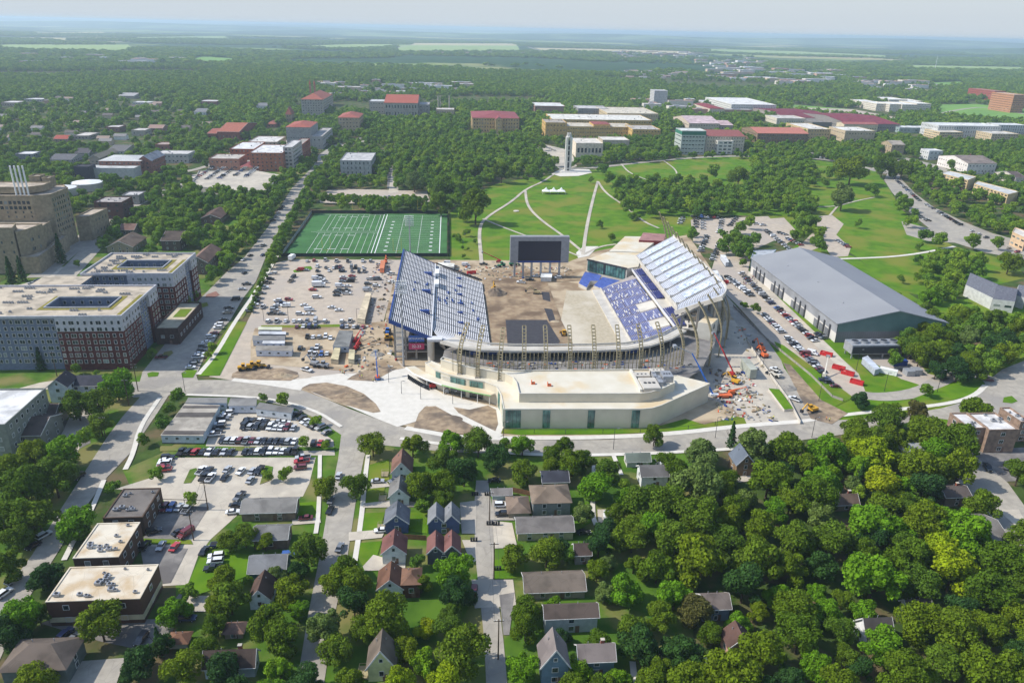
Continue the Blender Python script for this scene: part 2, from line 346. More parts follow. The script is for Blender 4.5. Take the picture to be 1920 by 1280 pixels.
patch('parking_lot',[(302,857),(592,857),(580,905),(568,930),(452,935),(445,965),(395,1010),(372,1040),(352,1095),(300,1098),(268,1040),(300,1000),(310,944),(300,925),(215,916),(300,890),(292,872)],m_conc,'lot')
patch('parking_pad',[(306,946),(392,950),(352,1012),(268,1010)],m_asph,'walk'); patch('parking_pad',[(262,1022),(352,1028),(320,1092),(290,1096),(270,1065)],m_asph,'walk')
patch('grass_strip',[(268,1009),(358,1012),(362,1020),(266,1020)],m_lawn,'patch'); patch('lot_island',[(356,880),(368,877),(372,885),(358,905),(344,906)],m_grass,'patch')
patch('lot_island',[(498,872),(512,875),(508,900),(487,908)],m_grass,'patch'); patch('planted_strip',[(300,836),(628,838),(630,844),(300,846)],m_grass,'patch')
patch('driveway',[(77,1168),(100,1158),(300,1160),(345,1100),(318,1205),(287,1222),(190,1202)],m_asph,'lot'); patch('parking_lot',[(128,1240),(235,1232),(215,1290),(118,1290)],m_road,'lot')
patch('lawn',[(392,1030),(470,1040),(462,1080),(360,1120),(350,1100),(375,1045)],m_lawn,'patch',False)
patch('boulevard_strip',[(436,602),(463,604),(412,704),(372,705),(392,664)],m_lawn,'patch'); patch('road_island',[(340,700),(352,692),(370,694),(362,708),(342,708)],m_lawn,'patch')
patch('road_island',[(276,700),(285,697),(298,698),(296,705),(278,707)],m_lawn,'patch'); patch('road_island',[(308,660),(322,657),(325,662),(314,670),(304,668)],m_grass,'patch')
patch('brick_crossing',[(318,636),(338,634),(342,642),(332,647),(314,644)],mat('brick_paving',(150,112,98),None,1,.9),'patch'); patch('brick_crossing',[(388,552),(405,546),(412,553),(402,558),(384,558)],MC['brick_paving'],'patch')
patch('road_island',[(372,570),(388,567),(391,573),(376,578),(366,577)],m_lawn,'patch'); patch('lot_island',[(549,508),(562,501),(583,499),(586,504),(578,508),(552,511)],m_lawn,'patch')
patch('planted_strip',[(490,610),(637,608),(637,613),(488,615)],m_lawn,'patch',False); patch('hedge_strip',[(500,500),(512,490),(478,560),(455,598),(440,600),(465,555)],m_grass,'patch',False)
line('sidewalk',[(372,702),(405,664),(436,610),(470,560),(500,515),(520,480)],2.2,m_conc2,'patch')
patch('parking_lot',[(1330,520),(1345,470),(1300,455),(1295,412),(1440,405),(1475,440),(1410,470),(1402,512),(1412,540),(1480,590),(1560,655),(1610,700),(1625,740),(1600,748),(1575,740),(1490,690),(1430,625),(1385,575),(1350,540)],m_lot,'lot')
patch('parking_lot',[(1490,470),(1530,430),(1535,405),(1560,403),(1582,420),(1568,440),(1595,465),(1590,480),(1560,482),(1545,460),(1520,470)],m_lot,'lot')
patch('parking_lot',[(1440,410),(1470,408),(1500,440),(1470,460),(1450,440)],m_lot,'lot')
line('service_road',[(1612,740),(1660,745),(1730,735),(1770,708),(1810,700),(1850,706),(1870,725),(1862,742)],8,m_road,'road')
patch('utility_yard',[(1588,648),(1690,640),(1740,700),(1760,705),(1728,722),(1690,710),(1640,680)],m_lot,'lot')
patch('lawn',[(1775,722),(1812,712),(1842,716),(1830,738),(1780,752),(1740,768),(1560,784),(1540,770),(1600,752),(1700,752)],m_lawn,'patch',False)
patch('traffic_island',[(1882,745),(1897,742),(1908,752),(1897,756),(1880,754)],m_lawn,'patch')
line('sidewalk',[(1500,790),(1600,775),(1700,766),(1790,755),(1830,740),(1848,722)],2.4,m_conc2,'patch')
line('sidewalk',[(1475,487),(1600,485),(1700,480),(1790,462)],3,m_conc2,'patch')
patch('retaining_wall_bank',[(1452,640),(1470,648),(1600,745),(1560,765),(1520,760),(1470,690)],m_lawn,'patch',False)
patch('construction_road',[(1350,540),(1385,580),(1440,640),(1475,690),(1515,760),(1530,800),(1505,802),(1480,770),(1440,700),(1410,650),(1370,590)],m_road,'dirt')
patch('bare_earth',[(1468,680),(1482,684),(1540,750),(1590,775),(1560,795),(1520,785)],m_dirt,'patch')
patch('stadium_yard',[(742,487),(1000,488),(1062,492),(1120,470),(1290,440),(1345,520),(1355,560),(1410,650),(1460,740),(1505,800),(1380,800),(1270,808),(1140,822),(973,822),(840,812),(745,795),(690,775),(563,730),(433,714),(500,700),(560,690),(640,700),(745,672),(722,600)],m_sand,'lot')
patch('plaza',[(560,722),(585,706),(640,700),(700,702),(760,690),(772,700),(830,738),(885,752),(938,765),(944,800),(935,822),(860,800),(800,760),(780,790),(745,800),(700,782),(640,756),(590,738)],m_conc2,'walk')
patch('plaza',[(433,714),(450,700),(545,712),(585,708),(563,732),(500,722)],m_conc2,'walk')
patch('earth_island',[(566,727),(580,720),(612,717),(650,724),(682,738),(705,757),(714,772),(700,774),(650,760),(590,737)],m_dirt,'patch')
patch('earth_island',[(775,802),(785,775),(797,762),(826,761),(850,780),(880,795),(905,812),(870,814)],m_dirt,'patch')
patch('earth_island',[(850,763),(880,768),(915,760),(930,768),(934,795),(926,815),(900,800),(865,780)],m_dirt,'patch')
line('sidewalk',[(820,758),(860,780),(900,800),(938,818)],3.2,m_conc2,'mark')
patch('earth_island',[(436,700),(455,692),(530,690),(558,698),(560,706),(545,714),(470,712),(434,708)],m_dirt,'patch')
patch('excavation',[(660,705),(705,685),(745,690),(700,715),(650,712)],m_dirt,'patch')
patch('lawn',[(942,804),(1200,803),(1230,800),(1285,785),(1338,758),(1345,775),(1395,783),(1400,795),(1280,808),(1140,814),(975,815),(940,812)],m_lawn,'patch')
patch('sand_pad',[(1285,785),(1322,758),(1340,750),(1378,770),(1370,784),(1320,796)],m_sand,'mark')
line('sidewalk',[(760,802),(870,822),(973,821),(1140,820),(1270,812),(1380,799),(1500,790)],3,m_conc2,'patch')
line('sidewalk',[(750,822),(840,834),(973,853),(1140,853),(1260,848),(1400,840)],2,m_conc2,'mark')
patch('works_yard',[(1318,745),(1300,700),(1340,640),(1360,600),(1385,600),(1430,660),(1460,720),(1505,795),(1400,797),(1378,770),(1345,752)],m_conc,'dirt')
m_turf = mat('turf',(72,116,66),(62,102,58),.08,.95,stripe=None)
def wpatch(name,x0,x1,y0,y1,m,lv,clear=True):
    _k[0] += 1; b = MB(); z = -.15+LV[lv]*.03+(_k[0]%8)*.0035
    b.face([(x0,y0,z),(x1,y0,z),(x1,y1,z),(x0,y1,z)],m); o = struct(name,b)
    if clear: NOTREE.append([(x0,y0),(x1,y0),(x1,y1),(x0,y1)])
    return o
wpatch('practice_turf',-115.5,-3.6,510,638,m_turf,'patch')
mk = MB(); zm = .2
def ml(x0,x1,y0,y1): mk.face([(x0,y0,zm),(x1,y0,zm),(x1,y1,zm),(x0,y1,zm)],m_white)
ml(-57,-56.5,512,636)
for i in range(10):
    x = -101.5+i*4.57*1.02
    ml(x-.1,x+.1,516,573); ml(x-.1,x+.1,580,634)
ml(-108,-57,576,576.25); ml(-108,-57,634,634.3); ml(-104,-57,573,573.2); ml(-104,-57,580,580.2)
for i in range(23):
    y = 513+i*5.35
    ml(-54,-9,y-.08,y+.08)
for x in (-54.2,-8.9): ml(x-.3,x+.3,511,636)
for x in (-39.5,-24.5): ml(x-.1,x+.1,513,632)
for i in range(9):
    y = 524+i*10.7
    for x in (-47.5,-15.5): ml(x-1.1,x+1.1,y-1.1,y+1.1)
for i in range(3):
    for y in (528,566,588,626):
        x = -95+i*9.3+(4 if y > 580 else 0); ml(x-3,x+3,y-.35,y+.35)
o = mk.build('pitch_markings'); o['kind'] = 'structure'
m_earth = mat('stadium_earth',(164,144,116),(140,118,94),.25,.95,c3=(112,94,76),scale3=.07,bump=.15); wpatch('field_earth',19.5,60,332,458,m_earth,'patch'); patch('worn_track',[(905,520),(960,505),(1060,512),(1100,525),(1000,532),(930,530)],m_earth,'mark');
patch('field_gravel',[(1062,545),(1110,545),(1185,652),(1080,655),(1052,600)],mat('gravel',(186,174,150),(170,158,134),.6,.95,c3=(196,186,166),scale3=.04),'mark')
patch('dark_sheet',[(948,600),(1025,600),(1050,640),(1045,648),(952,652)],m_black,'mark')
patch('dark_sheet',[(1015,547),(1030,548),(1032,566),(1018,562)],m_black,'mark'); patch('dark_sheet',[(1020,578),(1035,580),(1042,602),(1030,603)],m_black,'mark')
for pts,w in [([(1064,322),(1040,325),(1020,340),(985,355),(960,378),(915,405),(897,425),(903,495)],3.4),([(985,358),(988,385),(1010,410),(1060,445),(1092,472)],3.2),([(1121,340),(1110,380),(1099,430),(1093,478)],3.4),
               ([(1121,340),(1135,362),(1170,385),(1205,415),(1235,428)],3.0),([(905,410),(940,425),(975,438),(1040,462),(1085,480)],2.6),([(1165,308),(1180,325),(1215,338)],2.6),([(1245,302),(1270,320),(1268,338)],2.4),([(1530,388),(1570,387),(1600,378),(1640,370)],2.6),([(1570,387),(1555,405)],2.4),([(1095,477),(1125,462),(1155,458)],3)]:
    line('path',pts,w*.78,m_conc,'mark')
patch('path',[(1080,474),(1094,462),(1122,462),(1104,480),(1084,484)],m_conc2,'patch')
patch('tower_plaza',[(1034,326),(1050,318),(1075,317),(1105,318),(1110,324),(1085,330),(1050,331)],m_conc2,'patch')
patch('parking_lot',[(598,368),(615,356),(650,354),(800,358),(806,378),(640,382),(600,380)],m_lot,'lot'); patch('road',[(726,316),(738,312),(742,352),(726,354)],m_asph,'road')
patch('road',[(735,318),(742,318),(748,362),(728,362)],m_conc,'road'); patch('parking_lot',[(360,328),(420,318),(490,322),(528,335),(500,362),(410,362),(358,350)],m_conc,'lot')
patch('parking_lot',[(440,300),(480,262),(560,262),(500,292),(470,318),(440,322)],m_road,'lot')
F1 = mat('pale_field',(150,168,104),(132,154,88),.01,.95); F2 = mat('straw_field',(190,176,138),(172,164,122),.01,.95); F3 = mat('green_field',(118,156,72),(106,142,70),.01,.95)
for m,pts in [(F1,[(0,84),(240,84),(250,92),(130,96),(0,93)]),(F1,[(170,90),(240,90),(240,97),(160,97)]),(F3,[(366,110),(380,106),(440,110),(440,116),(405,119),(362,116)]),(F1,[(560,86),(660,83),(735,83),(720,90),(620,92)]),(F1,[(750,84),(970,84),(975,96),(740,98)]),(F2,[(775,81),(960,82),(975,86),(770,85)]),
               (F2,[(1000,90),(1120,92),(1300,97),(1290,102),(1020,96)]),(F1,[(1330,92),(1480,96),(1660,104),(1660,108),(1450,103),(1330,98)]),(F3,[(1480,196),(1600,205),(1615,214),(1560,218),(1500,212)]),(F3,[(1755,196),(1830,195),(1930,205),(1930,236),(1760,220)]),(F3,[(1740,155),(1800,153),(1820,160),(1770,164)]),
               (F2,[(1640,182),(1700,184),(1680,192),(1640,190)]),(F1,[(1500,140),(1560,142),(1555,146),(1500,145)]),(F1,[(1700,122),(1920,126),(1920,134),(1710,130)]),(F2,[(60,62),(190,60),(200,63),(70,65)]),(F1,[(820,62),(1000,62),(1010,66),(830,66)]),(F1,[(250,70),(420,68),(430,72),(260,74)]),(F2,[(1560,80),(1640,82),(1640,84),(1560,83)])]:
    patch('field',pts,m,'lawn')
THIN = []
for pts in [[(1190,190),(1420,195),(1440,215),(1180,212)],[(1350,140),(1480,150),(1560,160),(1590,200),(1480,200),(1420,190),(1330,186),(1240,180),(1230,150)],[(1140,96),(1300,100),(1420,118),(1460,150),(1330,140),(1130,112)],[(600,158),(700,155),(870,160),(900,172),(760,182),(640,180)],[(30,100),(140,100),(150,108),(50,112)],[(1600,150),(1760,160),(1780,195),(1640,200)],[(0,190),(300,180),(420,230),(330,270),(0,290)],[(1120,128),(1330,138),(1400,150),(1180,148)],[(760,96),(1010,95),(1120,103),(800,104)]]:
    THIN.append([P(*p)[:2] for p in pts])
patch('parking_lot',[(1480,201),(1600,205),(1700,224),(1690,232),(1600,222),(1480,209)],m_lot,'lot'); patch('pavement',[(1403,508),(1412,512),(1562,655),(1605,700),(1590,700),(1550,668),(1400,530)],m_conc,'walk'); line('road',[(1755,215),(1800,205),(1850,200),(1925,215)],9,m_road,'road')
line('road',[(990,88),(1015,97),(1022,104)],16,m_road,'road'); line('road',[(725,98),(735,92),(770,84)],14,m_road,'road')
# ================================================================== BUILDINGS
FOOT = []
FP = []
LAND = []
def wallm(c,kind='plain'):
    k = 'wall_%s_%d_%d_%d' % (kind,*c); c2 = tuple(int(v*.9) for v in c)
    if kind == 'brick': return mat(k,c,tuple(int(v*.8) for v in c),.6,.85,stripe=(2,.3,.12,tuple(int(v*.8) for v in c)))
    if kind == 'siding': return mat(k,c,c2,.8,.7,stripe=(2,.45,.14,tuple(int(v*.82) for v in c)))
    if kind == 'stone': return mat(k,c,tuple(int(v*.84) for v in c),.5,.9,detail=6)
    return mat(k,c,c2,.5,.8)
def roofm(c,kind='shingle'):
    k = 'roof_%s_%d_%d_%d' % (kind,*c)
    if kind == 'tile': return mat(k,c,tuple(int(v*.84) for v in c),.5,.8,stripe=(3,.9,.2,tuple(int(v*.85) for v in c)))
    if kind == 'flat': return mat(k,c,tuple(int(v*.9) for v in c),.12,.9,c3=tuple(int(v*.8) for v in c),scale3=.16)
    if kind == 'stained': return mat(k,c,tuple(int(v*.95) for v in c),.3,.9,c3=(190,168,136),scale3=.14)
    return mat(k,c,tuple(int(v*.8) for v in c),1.1,.9,detail=6,c3=tuple(int(v*.9) for v in c),scale3=.2)
WM = {}
m_wframe = mat('window_frame',(216,214,208),None,1,.6)
def window_mesh(w,h,face,frame=True,kind='g',fm=None):
    key = (round(w,2),round(h,2),face,frame,kind,fm.name if fm else '')
    if key in WM: return WM[key]
    b = MB(); d = .07; gm = m_glass if kind == 'g' else m_tglass; fw = .12
    def bx(a0,a1,z0,z1,o,m):
        if face == 'S': b.box(a0,a1,-o,.02,z0,z1,m)
        elif face == 'E': b.box(-.02,o,a0,a1,z0,z1,m)
        elif face == 'W': b.box(-o,.02,a0,a1,z0,z1,m)
        else: b.box(a0,a1,-.02,o,z0,z1,m)
    bx(-w/2,w/2,-h/2,h/2,d,gm)
    if frame:
        f = fm or m_wframe
        for a0,a1,z0,z1 in ((-w/2-fw,w/2+fw,h/2,h/2+fw),(-w/2-fw,w/2+fw,-h/2-fw,-h/2),(-w/2-fw,-w/2,-h/2,h/2),(w/2,w/2+fw,-h/2,h/2)): bx(a0,a1,z0,z1,d+.05,f)
        if w > 1.4: bx(-.04,.04,-h/2,h/2,d+.03,f)
    me = bpy.data.meshes.new('window')
    me.from_pydata(b.v,[],b.f)
    for m in b.mats: me.materials.append(m)
    me.polygons.foreach_set('material_index',b.m); WM[key] = me; return me
WCOUNT = {}
def put_window(parent,me,loc,name='window'):
    k = (parent.name,name); n = WCOUNT.get(k,0); WCOUNT[k] = n+1
    if n >= 96:
        REST.setdefault((parent.name,name),[]).append((me,loc)); return
    o = bpy.data.objects.new(name,me); COL.objects.link(o); o.parent = parent
    ox = OFF[parent.name]; o.location = (loc[0]-ox[0],loc[1]-ox[1],loc[2]-ox[2])
REST = {}
def win_grid(root,x0,x1,y0,y1,z0,h,faces,floors,w=1.2,wh=1.5,gap=3.2,frame=True,kind='g',fm=None,first=.5,margin=1.2):
    fh = h/floors
    for f in faces:
        a0,a1 = (x0,x1) if f in 'SN' else (y0,y1)
        n = max(1,int((a1-a0-2*margin)/gap)); st = (a1-a0-2*margin)/n
        me = window_mesh(w,min(wh,fh*.62),f,frame,kind,fm)
        for k in range(floors):
            z = z0+fh*(k+first)
            for i in range(n):
                a = a0+margin+st*(i+.5)
                loc = {'S': (a,y0,z),'N': (a,y1,z),'E': (x1,a,z),'W': (x0,a,z)}[f]
                put_window(root,me,loc)
def roof_gable(b,x0,x1,y0,y1,ze,zr,axis,m,wall,ov=.5,th=.22):
    if axis == 'y':
        xm = (x0+x1)/2; s = (zr-ze)/((x1-x0)/2); zo = ze-ov*s
        for sx,xe in ((1,x0-ov),(-1,x1+ov)):
            a = [(xe,y0-ov,zo),(xm,y0-ov,zr),(xm,y1+ov,zr),(xe,y1+ov,zo)]
            if sx > 0: a = [a[0],a[1],a[2],a[3]]
            top = [(p[0],p[1],p[2]+th) for p in a]
            b.face(top if sx < 0 else top[::-1],m); b.face(a if sx > 0 else a[::-1],m)
            for i in range(4):
                j = (i+1) % 4; b.face([a[i],a[j],top[j],top[i]],m)
        wall.face([(x0,y0,ze),(x1,y0,ze),(xm,y0,zr)],wall._w); wall.face([(x1,y1,ze),(x0,y1,ze),(xm,y1,zr)],wall._w)
    else:
        ym = (y0+y1)/2; s = (zr-ze)/((y1-y0)/2); zo = ze-ov*s
        for sy,ye in ((1,y0-ov),(-1,y1+ov)):
            a = [(x0-ov,ye,zo),(x1+ov,ye,zo),(x1+ov,ym,zr),(x0-ov,ym,zr)]
            top = [(p[0],p[1],p[2]+th) for p in a]
            b.face(top if sy > 0 else top[::-1],m); b.face(a[::-1] if sy > 0 else a,m)
            for i in range(4):
                j = (i+1) % 4; b.face([a[i],a[j],top[j],top[i]],m)
        wall.face([(x0,y1,ze),(x0,y0,ze),(x0,ym,zr)],wall._w); wall.face([(x1,y0,ze),(x1,y1,ze),(x1,ym,zr)],wall._w)
def roof_hip(b,x0,x1,y0,y1,ze,zr,m,ov=.6):
    X0,X1,Y0,Y1 = x0-ov,x1+ov,y0-ov,y1+ov; w = X1-X0; d = Y1-Y0
    if w >= d: r0,r1 = (X0+d/2,(Y0+Y1)/2,zr),(X1-d/2,(Y0+Y1)/2,zr)
    else: r0,r1 = ((X0+X1)/2,Y0+w/2,zr),((X0+X1)/2,Y1-w/2,zr)
    c = [(X0,Y0,ze),(X1,Y0,ze),(X1,Y1,ze),(X0,Y1,ze)]
    if w >= d: fs = [[c[0],c[1],r1,r0],[c[1],c[2],r1],[c[2],c[3],r0,r1],[c[3],c[0],r0]]
    else: fs = [[c[0],c[1],r0],[c[1],c[2],r1,r0],[c[2],c[3],r1],[c[3],c[0],r0,r1]]
    for f in fs: b.face(f,m)
    b.face(c[::-1],m)
def foot(x0,x1,y0,y1,h,name=None):
    FP.append((x0,x1,y0,y1))
    q = [Q(x,y,z) for x in (x0,x1) for y in (y0,y1) for z in (h*(.5 if y0 < 500 else .12),h)]
    FOOT.append((min(a[0] for a in q),max(a[0] for a in q),min(a[1] for a in q),max(a[1] for a in q),y0))
    if name: LAND.append((name,(x0+x1)/2,(y0+y1)/2))
def cam_faces(x0,x1,y0):
    return 'S'+('E' if x1 < 0 else 'W' if x0 > 0 else '')
def bld(c,xl,xr,yt,yb,yf,label,cat='building',name='building',wall=(190,182,166),wk='plain',roof=(200,195,185),rk='flat',style='flat',rise=2.5,floors=2,w=1.2,wh=1.4,gap=3.4,frame=True,land=None,group=None,units=0,chim=False,faces=None,door=True,zb=0,parapet=.5,kind='g',h=None,fm=None,band=None):
    (X0,T),(X1,Bm) = px(c,xl,yt),px(c,xr,yb); Yf = px(c,xl,yf)[1]
    if h is None: h = ht((X0+X1)/2,Bm,T)
    p0 = P(X0,T,h); p1 = P(X1,T,h); y0 = (p0[1]+p1[1])/2; x0 = p0[0]; x1 = p1[0]
    y1 = P((X0+X1)/2,Yf,h)[1]
    if y1 < y0+3: y1 = y0+3
    return bldw(x0,x1,y0,y1,h,label,cat,name,wall,wk,roof,rk,style,rise,floors,w,wh,gap,frame,land,group,units,chim,faces,door,parapet,kind,fm,band)
def bldw(x0,x1,y0,y1,h,label,cat='building',name='building',wall=(190,182,166),wk='plain',roof=(200,195,185),rk='flat',style='flat',rise=2.5,floors=2,w=1.2,wh=1.4,gap=3.4,frame=True,land=None,group=None,units=0,chim=False,faces=None,door=True,parapet=.5,kind='g',fm=None,band=None):
    root = empty(name,((x0+x1)/2,(y0+y1)/2,0),label,cat,group)
    wm = wallm(wall,wk); rm = roofm(roof,rk)
    wb = MB(); wb._w = wm; rb = MB()
    wb.prism([(x0,y0),(x1,y0),(x1,y1),(x0,y1)],-.3,h,wm,None if style == 'flat' else None)
    if style == 'flat':
        rb.face([(x0+.3,y0+.3,h-.12),(x1-.3,y0+.3,h-.12),(x1-.3,y1-.3,h-.12),(x0+.3,y1-.3,h-.12)],rm)
        t = .34
        for a in ((x0-.06,x1+.06,y0-.06,y0+t),(x0-.06,x1+.06,y1-t,y1+.06),(x0-.06,x0+t,y0+t,y1-t),(x1-t,x1+.06,y0+t,y1-t)):
            wb.box(a[0],a[1],a[2],a[3],h-.1 if parapet > .05 else h-.2,h+parapet,wm if rk != 'stained' else rm)
    elif style == 'hip': roof_hip(rb,x0,x1,y0,y1,h,h+rise,rm)
    elif style == 'gx': roof_gable(rb,x0,x1,y0,y1,h,h+rise,'x',rm,wb)
    elif style == 'gy': roof_gable(rb,x0,x1,y0,y1,h,h+rise,'y',rm,wb)
    elif style == 'gg':
        xm = (x0+x1)/2; roof_gable(rb,x0,xm,y0,y1,h,h+rise,'y',rm,wb,ov=.35); roof_gable(rb,xm,x1,y0+.02,y1,h,h+rise,'y',rm,wb,ov=.34)
    wb.build('wall',root); rb.build('roof',root)
    if style in ('gx','gy','gg') and h < 12:
        tb = MB(); o = .5 if style != 'gg' else .35
        if style == 'gx':
            ym = (y0+y1)/2; zo = h-o*rise/((y1-y0)/2)
            for x in (x0-o,x1+o): tb.bar((x,y0-o,zo+.08),(x,ym,h+rise+.08),.09,m_wframe,.34); tb.bar((x,y1+o,zo+.08),(x,ym,h+rise+.08),.09,m_wframe,.34)
            tb.bar((x0-o,y0-o-.05,zo+.05),(x1+o,y0-o-.05,zo+.05),.14,m_wframe,.2)
        else:
            for a,b_ in (((x0,x1),) if style == 'gy' else ((x0,(x0+x1)/2),((x0+x1)/2,x1))):
                xm = (a+b_)/2; zo = h-o*rise/((b_-a)/2); tb.bar((a-o,y0-o-.04,zo+.08),(xm,y0-o-.04,h+rise+.08),.09,m_wframe,.34); tb.bar((b_+o,y0-o-.04,zo+.08),(xm,y0-o-.04,h+rise+.08),.09,m_wframe,.34)
            xm = (x0+x1)/2 if style == 'gy' else x0+(x1-x0)/4
            put_window(root,window_mesh(.8,1,'S'),(xm,y0-.02,h+rise*.35))
        tb.build('fascia',root)
    if band: bb = MB(); bb.box(x0-.1,x1+.1,y0-.1,y1+.1,h-band[0],h-band[1],wallm(band[2])); bb.build('cornice',root)
    fc = faces if faces is not None else cam_faces(x0,x1,y0)
    if floors: win_grid(root,x0,x1,y0,y1,0,h,fc,floors,w,wh,gap,frame,kind,fm)
    if door and h < 14 and floors:
        db = MB(); xd = x0+(x1-x0)*.62; db.box(xd-.55,xd+.55,y0-.1,y0+.02,0,2.1,mat('door_paint',(120,92,76),None,1,.6)); db.build('door',root)
    rr = random.Random(int(x0*7+y0))
    zr = h-.12 if style == 'flat' else h
    for i in range(units):
        cx,cy = rr.uniform(x0+1.5,x1-1.5),rr.uniform(y0+1.5,y1-1.5)
        s = rr.uniform(.35,.85); u = MB(); u.box(cx-s,cx+s,cy-s*.7,cy+s*.7,zr+.25,zr+.25+s*.9,m_steel)
        u.tube((cx,cy,zr+.25+s*.9),(cx,cy,zr+.45+s*.9),s*.5,s*.5,m_dark,10); u.box(cx-s*.8,cx+s*.8,cy-.15,cy+.15,zr,zr+.25,m_dark); u.build('roof_unit',root)
    if chim:
        u = MB(); cx = x0+(x1-x0)*.7; cy = y0+(y1-y0)*.6; u.box(cx-.45,cx+.45,cy-.35,cy+.35,h*.6,h+rise+1,wallm((146,84,66),'brick')); u.box(cx-.52,cx+.52,cy-.42,cy+.42,h+rise+1,h+rise+1.18,m_conc); u.build('chimney',root)
    if style != 'flat' and h < 9:
        for k in range(2):
            cx = x0+(x1-x0)*(.3+.35*k); cy = y0+(y1-y0)*.72; u = MB()
            u.tube((cx,cy,h),(cx,cy,h+rise*.75+.5),.1,.1,m_steel,6); u.build('vent_pipe',root)
    foot(x0,x1,y0,y1,h,land); NOTREE.append([(x0-2,y0-2),(x1+2,y0-2),(x1+2,y1+2),(x0-2,y1+2)])
    return root
WHT = (222,224,220); GRY = (150,148,142)
H_ = dict(name='house',cat='house')
bld('H',283,393,95,140,20,'white gabled cottage with a rust brown roof, nearest the main road',wall=WHT,wk='siding',roof=(124,94,82),style='gy',rise=4,floors=1,w=1,gap=4,land='rust roofed white cottage',**H_)
bld('H',270,380,230,282,160,'white gabled cottage with a grey roof, second down from the main road',wall=WHT,wk='siding',roof=(120,118,114),style='gy',rise=3.0,floors=1,w=1,gap=4,land='grey roofed white cottage',**H_)
bld('H',246,374,380,438,305,'small blue gabled house with dark slate roof and wooden deck',wall=(70,88,128),wk='siding',roof=(108,112,118),style='gy',rise=3.0,floors=1,w=1,gap=4,land='small blue gabled house',**H_)
bld('H',230,358,548,612,465,'white gabled house under a brick red roof, beside the street',wall=WHT,wk='siding',roof=(122,84,78),style='gy',rise=3.0,floors=1,w=1,gap=4,land='red roofed white house',**H_)
bld('H',205,342,748,812,650,'white gabled house with brown shingle roof and a brown side wing',wall=WHT,wk='siding',roof=(112,82,66),style='gy',rise=3.0,floors=1,w=1,gap=4,land='brown roofed white house',**H_)
bld('H',345,440,722,800,640,'low brown hip roofed wing beside the white gabled house',wall=(104,70,58),wk='brick',roof=(126,96,78),style='hip',rise=1.6,floors=1,**H_)
bld('H',490,664,378,440,305,'blue duplex house with twin front gables and slate roof',wall=(78,92,132),wk='siding',roof=(128,130,132),style='gg',rise=2.7,floors=2,w=1.3,gap=4,land='blue twin gabled duplex',**H_)
bld('H',484,668,548,610,462,'dark duplex house with twin gables under a brick red roof',wall=(84,88,98),wk='siding',roof=(122,86,80),style='gg',rise=2.5,floors=1,w=1.3,gap=4,land='red twin gabled duplex',**H_)
bld('H',148,300,1185,1268,1070,'pale yellow gabled house with brownish grey roof and dark side deck',wall=(202,206,150),wk='siding',roof=(116,104,92),style='gy',rise=5,floors=1,w=1,gap=4,land='pale yellow gabled house',**H_)
bld('H',1080,1290,265,338,170,'two storey grey house under a broad brown hip roof',wall=(126,130,128),wk='siding',roof=(134,118,102),style='hip',rise=2.6,floors=2,w=1.1,gap=4.6,land='grey hip roofed house',**H_)
bld('H',942,1058,322,352,235,'low garage with a square brown hip roof behind the parked cars',cat='garage',name='garage',wall=(150,140,126),roof=(128,112,98),style='hip',rise=2,floors=0,land='brown hip roofed garage')
bld('H',992,1306,428,476,345,'long cream apartment block with a plain grey shingle gable roof',cat='apartment block',name='apartment_block',wall=(190,178,140),wk='siding',roof=(128,122,116),style='gx',rise=2,floors=2,gap=4.5,land='long cream apartment block')
bld('H',1036,1372,762,806,655,'long one storey block with a brown shingle roof full of vents',cat='apartment block',name='apartment_block',wall=(150,138,122),wk='siding',roof=(122,110,98),style='gx',rise=2,floors=1,gap=5,land='long brown roofed block')
bld('H',1148,1444,908,995,835,'two storey white sided apartment house with a dark brown roof',cat='apartment block',name='apartment_block',wall=(186,190,188),wk='siding',roof=(96,84,76),style='gx',rise=1.8,floors=2,w=1.3,gap=7.5,land='white sided apartment house')
bld('H',1128,1280,1180,1285,1060,'blue grey gabled house with a tall steep grey shingle roof',wall=(104,130,146),wk='siding',roof=(136,126,122),style='gy',rise=5,floors=2,w=1.4,gap=5,land='steep roofed blue grey house',**H_)
bld('H',1340,1538,1150,1240,1060,'blue grey house with square grey roof at the bottom edge',wall=(110,134,150),wk='siding',roof=(140,128,122),style='gx',rise=2.4,floors=2,w=1.2,gap=5,land='square blue grey house',chim=True,**H_)
bld('H',1135,1278,148,190,88,'narrow house with a nearly black shingle roof behind the hip roofed one',wall=(140,134,122),roof=(74,76,84),style='gx',rise=1.6,floors=1,**H_)
bld('H',1690,1840,115,178,58,'white two storey house with grey roof among the trees by the road',wall=WHT,wk='siding',roof=(126,122,118),style='gx',rise=2.2,floors=2,w=1,gap=4.5,land='white two storey house',**H_)
bld('H',1608,1738,32,66,-8,'small bungalow with a grey green gable roof by the main road',wall=(196,194,182),roof=(124,134,122),style='gx',rise=1.8,floors=1,land='green roofed bungalow',**H_)
bld('H',850,955,218,250,192,'little pale green shed with a low grey roof',cat='shed',name='shed',wall=(176,196,188),wk='siding',roof=(138,132,126),style='gx',rise=1.2,floors=0,land='little pale green shed')
bld('H',1318,1402,555,612,500,'dark roofed cottage half hidden behind trees east of the cream block',wall=(150,146,134),roof=(92,78,72),style='gx',rise=2,floors=1,**H_)
bld('I',1482,1622,232,285,165,'taupe house with brown shingle roof and brick chimney by the right street',wall=(122,112,100),wk='siding',roof=(104,94,88),style='gx',rise=1.6,floors=2,w=1,gap=4.5,chim=True,land='taupe house with chimney',**H_)
bld('I',1040,1190,1030,1085,925,'white house with bright gable end showing between the big trees',wall=(236,236,232),wk='siding',roof=(92,86,82),style='gx',rise=3.8,floors=1,land='bright white gable',**H_)
